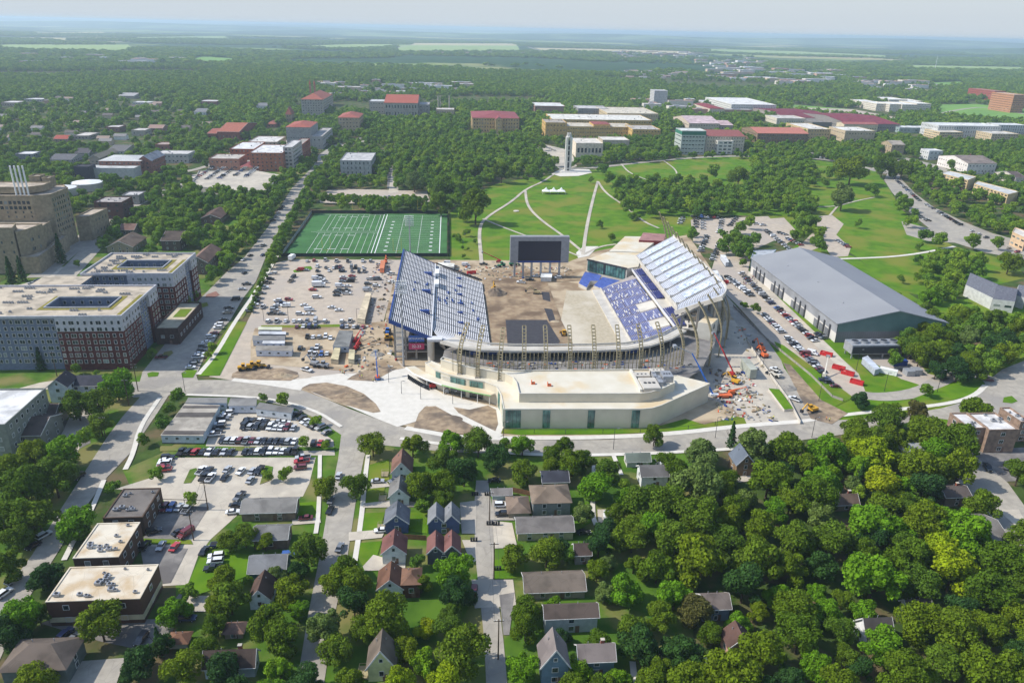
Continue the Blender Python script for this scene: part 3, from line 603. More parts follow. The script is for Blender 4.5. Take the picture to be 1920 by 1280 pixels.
bld('I',120,268,858,930,775,'grey blue house with a brown grey roof tucked under trees',wall=(120,134,150),wk='siding',roof=(124,112,104),style='gx',rise=2.2,floors=2,w=.9,gap=3.4,land='grey blue house',**H_)
bld('I',866,990,272,312,225,'small brown roofed house peeping out among the woods',wall=(150,136,118),roof=(118,100,88),style='gx',rise=2.2,floors=1,chim=True,land='small brown roofed house',**H_)
bld('I',262,400,1075,1150,985,'pinkish walled house with dark brown roof near the curved path',wall=(190,150,134),roof=(96,74,66),style='gy',rise=3,floors=1,land='pinkish walled house',**H_)
bld('I',306,408,50,118,-12,'tall narrow stone house with slate blue gable roof and driveway',wall=(140,116,88),wk='stone',roof=(104,112,122),style='gy',rise=4,floors=2,w=1,gap=4,land='tall narrow stone house',**H_)
bld('I',1262,1400,858,900,815,'low white house with a row of windows beneath the big crowns',wall=(196,196,190),roof=(96,86,78),style='gx',rise=1.6,floors=1,gap=2.4,**H_)
bld('I',1700,1830,470,530,330,'grey roofed house beside the concrete drive at the right edge',wall=(170,160,140),roof=(134,128,122),style='gx',rise=2.2,floors=1,land='grey roofed house by the drive',**H_)
bld('F',1250,1372,1256,1295,1212,'white cottage with pale grey roof below the apartment block',wall=(222,222,216),wk='siding',roof=(170,172,170),style='gx',rise=1.8,floors=1,**H_)
bld('G',1358,1655,318,368,242,'taupe ranch apartment with a flat grey gable roof beside the lot',cat='apartment block',name='apartment_block',wall=(138,122,106),wk='brick',roof=(142,138,132),style='gx',rise=1.8,floors=2,w=1.2,gap=5,land='taupe ranch block')
bld('G',1425,1612,470,528,392,'grey roofed brick apartment below the taupe ranch block',cat='apartment block',name='apartment_block',wall=(120,104,92),wk='brick',roof=(134,132,128),style='gx',rise=1.8,floors=1,gap=5)
bld('G',1400,1600,655,700,560,'teal sided house with a pale grey shingle roof',wall=(76,116,122),wk='siding',roof=(138,138,138),style='gx',rise=2.6,floors=1,w=1,gap=3.5,land='teal sided house',**H_)
bld('G',1402,1515,806,865,700,'white cottage with a steep dark brown gable roof',wall=(214,222,220),wk='siding',roof=(88,70,62),style='gy',rise=3.0,floors=1,w=1,gap=4,land='steep brown roofed cottage',**H_)
bld('G',1262,1360,998,1030,945,'small pink brown hip roofed house behind the lawn',wall=(160,146,130),roof=(140,112,98),style='hip',rise=1.6,floors=1,**H_)
bld('G',945,1048,1055,1085,1000,'rusty roofed garden shed on the grass',cat='shed',name='shed',wall=(150,150,136),roof=(130,96,76),style='hip',rise=1.2,floors=0,land='rusty roofed shed')
bld('G',1148,1425,1185,1250,1105,'L shaped house with brown roof and brick chimney in the dark garden',wall=(170,184,192),wk='siding',roof=(92,78,70),style='gx',rise=2.8,floors=1,w=1.2,gap=5,chim=True,land='brown roofed house with chimney',**H_)
bld('G',8,360,1205,1290,1040,'big grey house with brown grey hip roof in the bottom left corner',wall=(96,106,104),wk='siding',roof=(112,100,90),style='hip',rise=3.2,floors=2,w=1.2,gap=5,land='big hip roofed corner house',**H_)
bld('G',580,800,352,450,190,'flat roofed brown apartment block with worn grey roof',cat='apartment block',name='apartment_block',wall=(96,78,66),wk='brick',roof=(124,117,110),rk='flat',floors=2,w=1.4,wh=1.3,gap=4,units=9,parapet=.15,land='worn grey flat roof')
bld('G',412,664,576,620,384,'smaller cream flat roofed apartment block, middle of three',cat='apartment block',name='apartment_block',wall=(88,66,54),wk='siding',roof=(214,204,184),rk='stained',h=7.5,floors=2,w=1.4,gap=4.5,units=10,parapet=.12,land='smaller cream flat roof')
bld('G',262,782,816,905,626,'wide cream flat roofed apartment block with stained roof and brown siding',cat='apartment block',name='apartment_block',wall=(90,62,48),wk='siding',roof=(214,202,180),rk='stained',h=8,floors=2,w=1.4,gap=6.5,units=18,parapet=.12,land='wide stained cream roof',band=(5.2,6.8,(206,196,160)))
bld('D',30,222,1165,1255,1050,'brown roofed grey apartment house with open galleries',cat='apartment block',name='apartment_block',wall=(132,132,124),wk='siding',roof=(92,82,76),style='gx',rise=3,floors=2,w=1.2,gap=6,land='brown roofed grey apartment house')
bld('D',110,300,1060,1130,995,'rear wing of the brown roofed apartment house',cat='apartment block',name='apartment_block',wall=(132,132,124),wk='siding',roof=(92,82,76),style='gx',rise=3,floors=2,gap=6)
bld('D',268,372,892,980,840,'white gabled end house joined to the dark roofed apartments',cat='apartment block',name='apartment_block',wall=(196,204,214),wk='siding',roof=(74,72,78),style='gy',rise=3,floors=2,w=1.4,gap=4,land='white gabled end house')
bld('D',380,585,885,945,838,'white two storey apartments under a long dark slate roof',cat='apartment block',name='apartment_block',wall=(200,206,214),wk='siding',roof=(72,72,80),style='gx',rise=2.6,floors=2,w=1.4,gap=4,land='white dark roofed apartments')
bldw(-190,-158,246,275,15,'four storey grey green apartment building with white flat roof, cut by the left edge','apartment block','apartment_block',wall=(132,136,126),wk='siding',roof=(226,224,220),rk='flat',floors=4,w=1.3,gap=3.6,land='grey green apartment building')
bld('D',600,745,108,142,55,'tan gabled house with brown shingle roof behind the courtyard apartments',wall=(150,142,120),wk='siding',roof=(124,108,94),style='gy',rise=4,floors=2,w=1,gap=4,land='tan gabled house',**H_)
bld('D',905,1010,72,130,22,'dark brown timber house in the trees left of the boulevard',wall=(86,74,66),wk='siding',roof=(92,80,72),style='gx',rise=3.5,floors=2,w=1,gap=4,**H_)
bld('D',1060,1165,195,262,120,'grey brown house right behind the farther courtyard apartments',wall=(112,100,92),wk='siding',roof=(128,104,90),style='gy',rise=3.5,floors=2,w=1,gap=4,**H_)
bld('D',672,752,12,40,-12,'brown roofed house above the tan gabled house',wall=(130,118,104),roof=(132,104,92),style='gx',rise=3,floors=1,**H_)
bld('A',1130,1240,1228,1262,1185,'dark gabled house deep in the trees beside the upper boulevard',wall=(110,96,84),roof=(104,84,74),style='gy',rise=3,floors=1,**H_)
def complex_block(x0,x1,y0,y1,h,cy,label,land):
    root = empty('apartment_complex',((x0+x1)/2,(y0+y1)/2,0),label,'apartment building','courtyard apartment buildings')
    brick = wallm((98,56,50),'brick'); blue = wallm((112,122,140),'siding'); pale = wallm((188,188,192),'siding'); rm = roofm((196,182,160),'flat'); moss = mat('green_roof',(140,130,62),(118,112,52),.6,.95)
    cx0,cx1,cy0,cy1 = cy
    w = MB(); n = 5; xs = [x0+(x1-x0)*t for t in (0,.24,.32,.66,.74,1)] if x1-x0 > 50 else [x0,x0+(x1-x0)*.5,x0+(x1-x0)*.72,x1]
    segs = []
    if len(xs) == 6: segs = [(x0,xs[1],1),(xs[1],xs[3],0),(xs[3],x1,1)]
    else: segs = [(x0,xs[1],0),(xs[1],x1,1)]
    for a,b_,br in segs:
        dy = 0 if br else 1.2
        w.box(a,b_,y0+dy,y0+9,-.3,h-6.6 if br else h,brick if br else blue,False)
        if br: w.box(a-.02,b_+.02,y0+dy-.15,y0+9,h-6.6,h,pale,False)
    w2 = MB(); m_ = 5
    for i in range(3):
        a = y0+9+(y1-y0-9)*i/3; b_ = y0+9+(y1-y0-9)*(i+1)/3; br = i != 1; dx = 0 if br else -1.2
        w2.box(x1-9,x1+dx,a,b_,-.3,h-6.6 if br else h,brick if br else blue,False)
        if br: w2.box(x1-9,x1+dx+.15,a+.01,b_-.01,h-6.6,h,pale,False)
    w.box(x0,x0+9,y0+9,y1,-.3,h,blue,False); w.box(x0+9,x1-9,y1-9,y1,-.3,h,blue,False)
    w.build('front_wall',root); w2.build('side_wall',root)
    r = MB()
    o = [(x0,y0),(x1,y0),(x1,y1),(x0,y1)]; q = [(cx0,cy0),(cx1,cy0),(cx1,cy1),(cx0,cy1)]
    for i in range(4):
        j = (i+1) % 4; r.face([(o[i][0],o[i][1],h+.02),(o[j][0],o[j][1],h+.02),(q[j][0],q[j][1],h+.02),(q[i][0],q[i][1],h+.02)],rm)
    r.build('roof',root)
    cw = MB()
    for i in range(4):
        j = (i+1) % 4; a,b_ = q[i],q[j]; cw.face([(b_[0],b_[1],0),(a[0],a[1],0),(a[0],a[1],h+.02),(b_[0],b_[1],h+.02)],wallm((112,124,142),'siding'))
    cw.face([(q[i][0],q[i][1],.25) for i in range(4)],m_conc); cw.build('courtyard_wall',root)
    pr = MB()
    for a in ((x0-.2,x1+.2,y0-.2,y0+.35),(x1-.35,x1+.2,y0+.35,y1-.35),(x0-.2,x1+.2,y1-.35,y1+.2),(x0-.2,x0+.35,y0+.35,y1-.35)): pr.box(a[0],a[1],a[2],a[3],h-.3,h+.9,pale)
    for a in ((cx0-.4,cx1+.4,cy0-.4,cy0),(cx0-.4,cx1+.4,cy1,cy1+.4),(cx0-.4,cx0,cy0,cy1),(cx1,cx1+.4,cy0,cy1)): pr.box(a[0],a[1],a[2],a[3],h-.1,h+.7,pale)
    pr.build('parapet',root)
    gm = MB()
    for a in ((cx0-2.6,cx1+2.6,cy0-2.6,cy0-.5),(cx0-2.6,cx1+2.6,cy1+.5,cy1+2.4),(cx0-2.6,cx0-.5,cy0-.5,cy1+.5),(cx1+.5,cx1+2.6,cy0-.5,cy1+.5),(x1-3.2,x1-.8,y0+3,y0+(y1-y0)*.7)): gm.box(a[0],a[1],a[2],a[3],h+.03,h+.12,moss)
    gm.build('planted_roof_edge',root)
    for f,a0,a1,fix in (('S',x0,x1,y0),('E',y0,y1,x1)):
        nn = int((a1-a0)/(2.9 if f == 'S' else 3.3)); me = window_mesh(1.1,1.7,f); me2 = window_mesh(2.2,1.7,f)
        for k in range(7):
            for i in range(nn):
                a = a0+(a1-a0)*(i+.5)/nn; z = 4.2+k*3.15
                if f == 'S':
                    br = [s for s in segs if s[0] <= a <= s[1]][0][2]; off = y0+(0 if br else 1.2)-(.15 if br and z > h-6.6 else 0); loc = (a,off,z)
                else:
                    t = (a-y0-9)/((y1-y0-9)/3); br = not (1 <= t < 2); loc = (x1-(0 if br else 1.2)+(.15 if br and z > h-6.6 and t > 0 else 0),a,z)
                put_window(root,me2 if i % 4 == 1 else me,loc)
    me = window_mesh(1.2,1.6,'S')
    for i in range(int((cx1-cx0)/4)): put_window(root,me,(cx0+2+i*4,cy1,h-2.2))
    rr = random.Random(int(x1*3))
    for i in range(34):
        for _ in range(20):
            ux,uy = rr.uniform(x0+3,x1-5),rr.uniform(y0+2,y1-2)
            if not (cx0-3.5 < ux < cx1+3.5 and cy0-3.5 < uy < cy1+3.5): break
        u = MB()
        for k in range(rr.randint(1,4)):
            a = ux+k*1.25; u.box(a-.45,a+.45,uy-.45,uy+.45,h+.02,h+.95,m_steel); u.tube((a,uy,h+.95),(a,uy,h+1.05),.33,.33,m_dark,8)
        u.build('roof_unit',root)
    foot(x0,x1,y0,y1,h,land); NOTREE.append([(x0-2,y0-2),(x1+3,y0-2),(x1+3,y1+2),(x0-2,y1+2)])
    return root
r1 = complex_block(-232,-147.5,325.5,369,25.5,(-186,-158,338,352),'brick, blue and pale grey apartment building around a courtyard, nearer one','nearer courtyard apartments')
r2 = complex_block(-192,-146,388,427,25.5,(-178,-155,400,413),'brick and blue courtyard apartment building, farther one behind its twin','farther courtyard apartments')
w = MB(); lk = wallm((112,124,142),'siding'); w.prism([(-210,369.3),(-186,369.3),(-186,387.7),(-210,387.7)],0,25,lk,roofm((196,182,160),'flat')); o = w.build('apartment_link'); tag(o,'blue sided flat roofed link between the two courtyard apartment buildings','building')
win_grid(o,-210,-186,369.3,387.7,0,25,'E',6)
NOTREE.append([(-215,365),(-146,365),(-146,390),(-215,390)])
r = bldw(-146.2,-135,355,393,8,'low brick podium with a roof garden beside the courtyard apartments','building','podium',wall=(84,66,60),wk='brick',roof=(200,188,160),rk='flat',floors=1,w=1.5,gap=4)
gm = MB(); gm.box(-143,-137,372,384,7.9,8.0,m_lawn); gm.build('roof_lawn',r)
tr = empty('stone_dormitory',(-270,500,0),'tall stepped tan stone dormitory with four white flues on its roof','building')
ts = wallm((158,144,118),'stone'); tb = MB(); rb = MB(); rf = roofm((196,180,160),'flat')
def tblock(name,pts,z0,z1,par=.8):
    b = MB(); b.prism(pts,z0,z1,ts,rf); n = len(pts)
    for i in range(n):
        a = Vector(pts[i]+(z1+par/2,)); c = Vector(pts[(i+1) % n]+(z1+par/2,)); b.bar(a,c,.5,ts,par)
    b.build(name,tr)
A2 = lambda x,y,z: P(x,y,z)[:2]
tblock('main_tower',[(-330,521),(-279,521),(-269,526),(-268,549),(-276,560),(-330,560)],0,38)
tblock('top_storey',[(-325,527),(-284,527),(-277,534),(-277,546),(-325,546)],38.9,42.5)
tblock('penthouse',[(-292,548),(-285,548),(-285,556),(-292,556)],38.9,46); tblock('penthouse',[(-283,547),(-278,547),(-278,555),(-283,555)],38.9,45)
tblock('front_wing',[(-330,472),(-268,472),(-272,484),(-330,484)],0,28.6)
tblock('stepped_wing',[(-267.8,474),(-264.5,481),(-262,495),(-330,495),(-330,484.2),(-272,484.2)],0,25.5)
tblock('middle_wing',[(-330,495.2),(-268,495.2),(-270,520.8),(-330,520.8)],0,21)
tblock('terrace_wing',[(-267.6,472.5),(-257,472.5),(-260,500),(-264,527),(-268,527),(-261.9,496),(-264,481)],0,10)
tblock('rear_wing',[(-267.5,550),(-259,552),(-257,578),(-267.5,578)],0,17)
for x in (-289,-286.4,-283.8,-281.2): f = MB(); f.tube((x,523,38),(x,523,58),.55,.55,m_white,12); f.build('flue',tr)
me = window_mesh(1.1,1.9,'E',False)
for k in range(7):
    for i in range(8): put_window(tr,me,(-268.9+i*.12,528+i*2.7,13+k*3.6))
for z in (30.5,34): [put_window(tr,window_mesh(1.9,2.1,'S',False),(-299+i*2.9,521,z)) for i in range(7)]
for z in (24.5,27.5): [put_window(tr,window_mesh(1,1.4,'S',False),(-296+i*5,521,z)) for i in range(4)]
for z in (13,19): [put_window(tr,window_mesh(1.1,1.9,'E',False),(-263.8+(i > 3)*.9,482.5+i*1.8,z)) for i in range(7)]
for z in (8,14,20): [put_window(tr,window_mesh(1,1.6,'S',False),(-288+i*6,472,z)) for i in range(4)]
for i in range(9): put_window(tr,window_mesh(1.5,2.4,'E',False),(-257.6-i*.72,476+i*5.6,5.5))
for z in (5,13): [put_window(tr,window_mesh(1.1,1.9,'E',False),(-258.8+i*.4,556+i*4.5,z)) for i in range(5)]
foot(-330,-257,472,560,38,'stepped stone dormitory'); NOTREE.append([(-340,465),(-255,465),(-252,590),(-340,595)])
# ================================================================== STADIUM
m_bench = mat('bench_silver',(216,214,212),(202,202,204),.3,.45)
m_tread = mat('stand_tread',(74,72,74),(62,60,64),.6,.85)
m_blue = mat('royal_blue',(40,70,136),(34,60,122),.6,.55)
m_bseat = mat('blue_seat',(84,104,172),(66,86,152),.5,.5)
m_lav = mat('lavender_seat',(150,164,212),(132,148,200),.5,.5)
m_bseat2 = mat('dark_blue_seat',(64,72,128),(54,60,110),.5,.5)
m_pcon = mat('pale_concrete',(200,194,182),(184,178,167),.2,.85)
m_gcon = mat('grey_concrete',(160,154,144),(136,131,124),.35,.9)
es = empty('east_grandstand',(-6,390,0),'left grandstand with silver bench rows and blue edges, facing the torn up field','grandstand')
LAND.append(('left grandstand',-6,390))
def rowpath(x,yf):
    r = 26.7-x; pts = [(x,yf),(x,348)]
    for i in range(1,9):
        t = math.radians(180+32*i/8); pts.append((26.7+r*math.cos(t),348+r*math.sin(t)))
    return pts
def lowz(x): return 11.5-(x+10.1)/28.9*10.5
NL = 30; lt = MB(); prev = None
for i in range(NL+1):
    x = -10.1+28.9*i/NL; pts = rowpath(x,450-(x+10.1)*.1); z = lowz(x)
    if prev:
        for k in range(len(pts)-1):
            a,b_ = prev[0][k],prev[0][k+1]; c,d = pts[k+1],pts[k]
            lt.face([(a[0],a[1],z),(b_[0],b_[1],z),(c[0],c[1],z),(d[0],d[1],z)],m_tread)
            lt.face([(a[0],a[1],prev[1]),(b_[0],b_[1],prev[1]),(b_[0],b_[1],z),(a[0],a[1],z)],m_tread)
    prev = (pts,z)
lt.build('lower_deck',es)
AIS = [331+i*8.5 for i in range(15)]
for i in range(NL):
    x = -10.1+28.9*(i+.35)/NL; z = lowz(-10.1+28.9*(i+1)/NL)+.02; b = MB(); pts = rowpath(x,450-(x+10.1)*.1)
    for k in range(len(pts)-1):
        a = Vector(pts[k]); c = Vector(pts[k+1])
        if k == 0:
            for s in range(14):
                y1 = min(a.y,AIS[s+1]+.0); y0 = max(c.y,AIS[s])
                if y1-y0 > 2: b.box(x-.26,x+.26,y0+.5,y1-.5,z,z+.45,m_bench)
        else: b.bar((a.x,a.y,z+.25),(c.x,c.y,z+.25),.5,m_bench,.42)
    b.build('bench_row',es)
NU = 22; ut = MB()
for i in range(NU):
    x0 = -29.2+18.6*i/NU; x1 = -29.2+18.6*(i+1)/NU; z = 21-9*(i+.5)/NU
    ut.box(x0,x1,331,450,z-.5,z,m_tread); b = MB()
    for s in range(14): b.box(x0+.08,x0+.5,AIS[s]+.45,AIS[s+1]-.45,z+.01,z+.45,m_bench)
    b.build('bench_row',es)
ut.build('upper_deck',es)
b = MB(); b.box(-10.6,-9.9,331,450,11.2,12.6,m_bench); b.build('divider_wall',es)
b = MB(); b.box(-29.9,-29.2,330.6,450.4,19.4,21.9,m_blue); b.build('blue_edge',es)
for y in (330.6,450.1):
    b = MB(); b.bar((-29.6,y,20.6),(-10.3,y,11.6),.5,m_blue,1.7); b.build('blue_edge',es)
b = MB(); b.bar((-29.5,450.4,21.9),(-10,450.4,12.8),.12,m_dark); b.bar((-10,450.2,12.8),(18.5,447.5,2.6),.15,m_dark,.9); b.build('guard_rail',es)
for x,y in ((-14,424),(-14,392),(-14,360)):
    b = MB(); b.box(x-2.6,x+2.2,y-1,y+1,13.1,15.2,m_blue); b.build('stair_opening',es)
for k in range(7):
    b = MB(); y = 438-k*14.9; x = 4; z = lowz(x); b.box(x-1.4,x+1.6,y-.7,y+.7,z-.2,z+.9,m_blue); b.build('stair_opening',es)
for k in range(2): b = MB(); y = 432-k*20; b.box(-10,-7.6,y-4.5,y+4.5,11.3,13.4,m_white); b.build('camera_booth',es)
rr = random.Random(3)
for k in range(22):
    x = rr.uniform(-9,14) if k < 17 else rr.uniform(-21,-13); y = 391+rr.gauss(0,7)-(x)*.45; z = lowz(x) if k < 17 else 21-9*(x+29.2)/18.6
    b = MB(); L_ = rr.uniform(.6,2.2)
    b.box(x-.3,x+.3,y-L_,y+L_,z+.42,z+.62,m_blue)
    if rr.random() < .5: b.box(x-1.1,x+.3,y-.4,y+.4,z+.4,z+.7,m_blue)
    b.build('folded_seats',es)
for i in range(9):
    y = 333+i*14.5; b = MB()
    for x in (-27.5,-22.5,-17.5,-12):
        zt = 20.2-9*(x+29.2)/18.6; b.box(x-.45,x+.45,y-.4,y+.4,0,zt-.3,m_gcon)
    b.bar((-28.9,y,19.9),(-10.4,y,11),.8,m_gcon,1.0); b.bar((-9.8,y+2,10.6),(17,y+6,.4),.7,m_gcon,.9)
    for z in (4,7.6,11.2): b.box(-27.9,-12+.4,y-.3,y+.3,z-.3,z+.3,m_gcon)
    b.build('concrete_bent',es)
b = MB(); b.box(-27.9,-11.6,333,449,3.7,3.95,m_gcon); b.box(-27.9,-15,333,449,7.3,7.5,m_gcon); b.box(-27.9,-20,333,449,10.9,11.1,m_gcon); b.build('concourse_floor',es)
for i in range(5):
    b = MB(); b.box(-27,-23,332.3,332.55,1.2+i*3.1,2.2+i*3.1,m_pcon); b.build('parapet_panel',es)
def txt(s,size,loc,m,parent,name,rot=(math.pi/2,0,0),ext=.03):
    cu = bpy.data.curves.new(name,'FONT'); cu.body = s; cu.size = size; cu.align_x = 'CENTER'; cu.align_y = 'CENTER'; cu.extrude = ext; cu.resolution_u = 2
    o = bpy.data.objects.new(name,cu); dg = bpy.context.evaluated_depsgraph_get(); COL.objects.link(o); dg.update()
    me = bpy.data.meshes.new_from_object(o.evaluated_get(dg)); bpy.data.objects.remove(o); me.materials.clear(); me.materials.append(m)
    o = bpy.data.objects.new(name,me); COL.objects.link(o)
    ox = OFF.get(parent.name,(0,0,0)) if parent else (0,0,0); o.location = (loc[0]-ox[0],loc[1]-ox[1],loc[2]-ox[2]); o.rotation_euler = rot
    if parent: o.parent = parent
    return o
for z,c,s,lab in ((11.2,(58,98,176),'JAYHAWKS','blue wall banner with white lettering on the left grandstand frame'),(7.2,(190,62,104),'22-23','red wall banner with white numbers below the blue one')):
    b = MB(); b.box(-21,-13.6,331.7,331.95,z-1.6,z+1.6,mat('banner_%d' % c[0],c,None,1,.6)); o = b.build('banner'); tag(o,lab,'banner')
    txt(s,1.5 if len(s) > 5 else 1.9,(-17.3,331.66,z),m_white,o,'lettering')
b = MB()
for i in range(9):
    t0,t1 = math.radians(180+32*i/9),math.radians(180+32*(i+1)/9); r = 37.6
    a = (26.7+r*math.cos(t0),348+r*math.sin(t0)); c = (26.7+r*math.cos(t1),348+r*math.sin(t1)); h0 = 8.5; z0 = 5-i*.2
    b.face([(a[0],a[1],11.9),(c[0],c[1],11.9),(c[0]+2,c[1]+2,h0-3),(a[0]+2,a[1]+2,h0-3)],m_gcon)
b.build('curved_soffit',es); b = MB(); b.tube((-10.5,332,0),(-10.5,332,11.5),1.7,1.7,m_cream,16); b.build('end_column',es)
b = MB(); b.box(-12,-5,327.5,332,11.2,12.4,m_bench); b.build('end_landing',es)
ws = empty('west_grandstand',(113,398,0),'right grandstand, blue lower seats and a tall white upper deck under construction','grandstand')
LAND.append(('right grandstand',113,398))
lt = MB(); NR = 26
def wx(i): return 91+21.5*i/NR
def wz(i): return 1.5+6.3*i/NR
for i in range(NR): lt.box(wx(i),wx(i+1),341,433+i*.3,wz(i)-.6,wz(i),mat('lower_tread',(176,168,160),(160,152,146),.5,.85))
lt.build('lower_deck',ws)
WA = [341+i*13.2 for i in range(8)]
for i in range(NR):
    b = MB()
    for s in range(7):
        y0,y1 = WA[s]+.5,min(WA[s+1]-.5,433)
        if (16 <= i and s == 1) or (i >= 15 and s == 3): continue
        mm = m_bseat if (i*7+s*3) % 5 else m_bench
        mm = rr.choice([m_bseat,m_bseat,m_bseat,m_lav,m_bseat2]); ym = y0+(y1-y0)*rr.random()
        b.box(wx(i)+.05,wx(i)+.40,y0,ym,wz(i)+.01,wz(i)+.36,mm); b.box(wx(i)+.05,wx(i)+.40,ym,y1,wz(i)+.01,wz(i)+.36,m_bseat)
        if rr.random() < .6: ys = rr.uniform(y0,y1-4); L_ = rr.uniform(1,4.5); b.box(wx(i)+.03,wx(i)+.42,ys,min(ys+L_,y1),wz(i)+.0,wz(i)+.4,m_bench)
    b.build('seat_row',ws)
for s in (1,3): b = MB(); b.face([(wx(15),WA[s]+1,wz(15)+.1),(wx(26),WA[s]+1,wz(26)+.1),(wx(26),WA[s+1]-1,wz(26)+.1),(wx(15),WA[s+1]-1,wz(15)+.1)],m_pcon); b.build('bare_section',ws)
b = MB(); b.box(85.5,90.9,341,433,-.2,.9,m_pcon); b.box(90.7,91.1,341,433,.9,2.2,m_pcon); b.build('field_wall',ws)
b = MB(); b.box(112.6,119,345,446,8.8,9.4,m_pcon); b.box(112.3,112.7,345,446,9.4,10.5,m_bench); b.box(118.6,119,345,446,9.4,12.2,m_pcon); b.build('club_terrace',ws)
for s in range(7):
    y0 = 347+s*14;
    if s == 2: continue
    b = MB()
    for k in range(5): b.box(113.2+k*1.05,113.8+k*1.05,y0,y0+12.5,9.5+k*.3,10.3+k*.3,m_bseat2)
    b.build('club_seats',ws)
for k in range(16):
    y = 350+k*6.2; b = MB(); b.tube((121.4,y,12.2),(121.4,y,15),.25,.25,m_dark,6); b.tube((121.4,y,15),(121.4,y,15.3),2.2,2.2,m_pcon,14); b.box(119.2,119.8,y-2.9,y-2.5,9,15,m_dark); b.build('box_canopy',ws)
b = MB(); b.box(119,124,345,452,11.6,12.1,m_pcon); b.build('box_floor',ws)
UX0,UX1,UZ0,UZ1 = 116.5,139.5,16.0,29.0; NW = 30
m_uw = mat('upper_bench',(200,203,208),(190,194,202),.2,.6); m_ut = mat('upper_tread',(164,165,172),(150,152,162),.4,.8); m_sheet = mat('protective_sheet',(198,206,214),(180,190,202),.25,.6,c3=(150,158,178),scale3=.6)
def wpath(x):
    r = x-100; pts = [(x,454),(x,362)]
    for i in range(1,7):
        t = math.radians(-36*i/6); pts.append((100+r*math.cos(t),362+r*math.sin(t)))
    return pts
ud = MB(); prev = None
for i in range(NW+1):
    x = UX0+(UX1-UX0)*i/NW; z = UZ0+(UZ1-UZ0)*i/NW; pts = wpath(x)
    if prev:
        for k in range(len(pts)-1):
            a,b_ = prev[0][k],prev[0][k+1]; c,d = pts[k+1],pts[k]; zz = prev[1]
            ud.face([(a[0],a[1],zz),(b_[0],b_[1],zz),(c[0],c[1],zz),(d[0],d[1],zz)],m_ut)
            ud.face([(d[0],d[1],zz),(c[0],c[1],zz),(c[0],c[1],z),(d[0],d[1],z)],m_ut)
    prev = (pts,z)
ud.build('upper_deck',ws)
SEC = [362+i*11.5 for i in range(9)]
for i in range(NW):
    x = UX0+(UX1-UX0)*(i+.35)/NW; z = UZ0+(UZ1-UZ0)*i/NW+.02; b = MB(); pts = wpath(x)
    for s in range(8): b.box(x-.25,x+.25,SEC[s]+.45,SEC[s+1]-.45,z,z+.42,m_uw)
    for k in range(1,len(pts)-1): b.bar((*pts[k],z+.2),(*pts[k+1],z+.2),.48,m_uw,.42)
    b.build('bench_row',ws)
for s in range(8):
    b = MB(); y0,y1 = SEC[s]+1.2,SEC[s+1]-3.4; f0,f1 = .22,.82
    b.face([(UX0+(UX1-UX0)*f0,y0,UZ0+(UZ1-UZ0)*f0+.62),(UX0+(UX1-UX0)*f1,y0,UZ0+(UZ1-UZ0)*f1+.62),(UX0+(UX1-UX0)*f1,y1,UZ0+(UZ1-UZ0)*f1+.62),(UX0+(UX1-UX0)*f0,y1,UZ0+(UZ1-UZ0)*f0+.62)],m_sheet); b.build('protective_sheet',ws)
    b = MB(); b.bar((UX0,SEC[s],UZ0+.6),(UX1,SEC[s],UZ1+.6),.5,m_gcon,.12); b.build('aisle_rail',ws)
    b = MB(); b.box(UX0-.3,UX0+2.4,SEC[s]-.8,SEC[s]+.8,UZ0-.2,UZ0+1.5,m_pcon); b.box(UX0,UX0+2.1,SEC[s]-.5,SEC[s]+.5,UZ0+1.5,UZ0+1.58,m_dark); b.build('stair_opening',ws)
fa = MB(); P0 = wpath(UX0); P1 = wpath(UX1)
for pts,z,hh in ((P0,UZ0,1.6),(P1,UZ1,2.2)):
    for k in range(len(pts)-1): fa.bar((*pts[k],z-.1),(*pts[k+1],z-.1),.5,m_pcon,hh)
fa.bar((*P0[-1],UZ0-.4),(*P1[-1],UZ1-.6),.7,m_pcon,2.2); fa.bar((*P0[0],UZ0-.3),(*P1[0],UZ1-.3),.5,m_steel,.9); fa.build('fascia',ws)
b = MB(); b.box(122,125,350,452,12.1,16.2,mat('rubble',(206,190,166),(150,130,112),.8,.95)); b.build('concourse_works',ws)
for i in range(10):
    t = i/9; y = 344+t*108; b = MB(); xx = 0 if y > 362 else -(362-y)*.35
    for x in (121,129,137.5): b.box(x+xx-.5,x+xx+.5,y-.4,y+.4,0,UZ0+(UZ1-UZ0)*(x-UX0)/(UX1-UX0)-.8,m_gcon)
    b.bar((UX0+xx+.5,y,UZ0-.9),(UX1+xx-.3,y,UZ1-1.3),.7,m_gcon,1.1)
    b.build('concrete_bent',ws)
b = MB()
FLP = [(112.8,346),(124,341),(131,347),(137,358),(137,452),(112.8,446)]
for z in (5.0,9.6): b.prism(FLP,z,z+.5,m_pcon,m_pcon)
b.build('concourse_floor',ws)
b = MB(); b.prism([(122,343),(130,348),(136,360),(136,450),(122,450)],0,4.9,m_dark,None); b.build('back_wall',ws)
ct = MB(); ct.prism([(121,338),(127,335),(133,343),(128,347)],0,16,m_cream,m_roofc); o = ct.build('stair_tower'); tag(o,'tall cream clad stair tower at the near end of the right grandstand','stair tower')
for z in (5,9.5,13.4): u = MB(); c = Vector((130,338.9,z)); u.bar((128.9,337.4,z),(130.1,339.0,z),.12,m_glass,2.3); u.build('window',o)
ring = [(-6,322),(2,316),(12,312),(26,310.5),(44,310),(64,310),(80,311),(92,315),(104,323),(114,333)]
ringb = [(1,328),(7,321.5),(15.5,317.5),(28,315.6),(44,315),(64,315),(79.5,316),(90,320),(101,328),(110,337)]
nr = empty('end_concourse',(54,312,0),'curved raw concrete concourse ring closing the near end of the stadium','concourse')
b = MB(); b.prism(ring+ringb[::-1],12.6,13.6,m_pcon,m_pcon); b.build('ring_deck',nr)
b = MB()
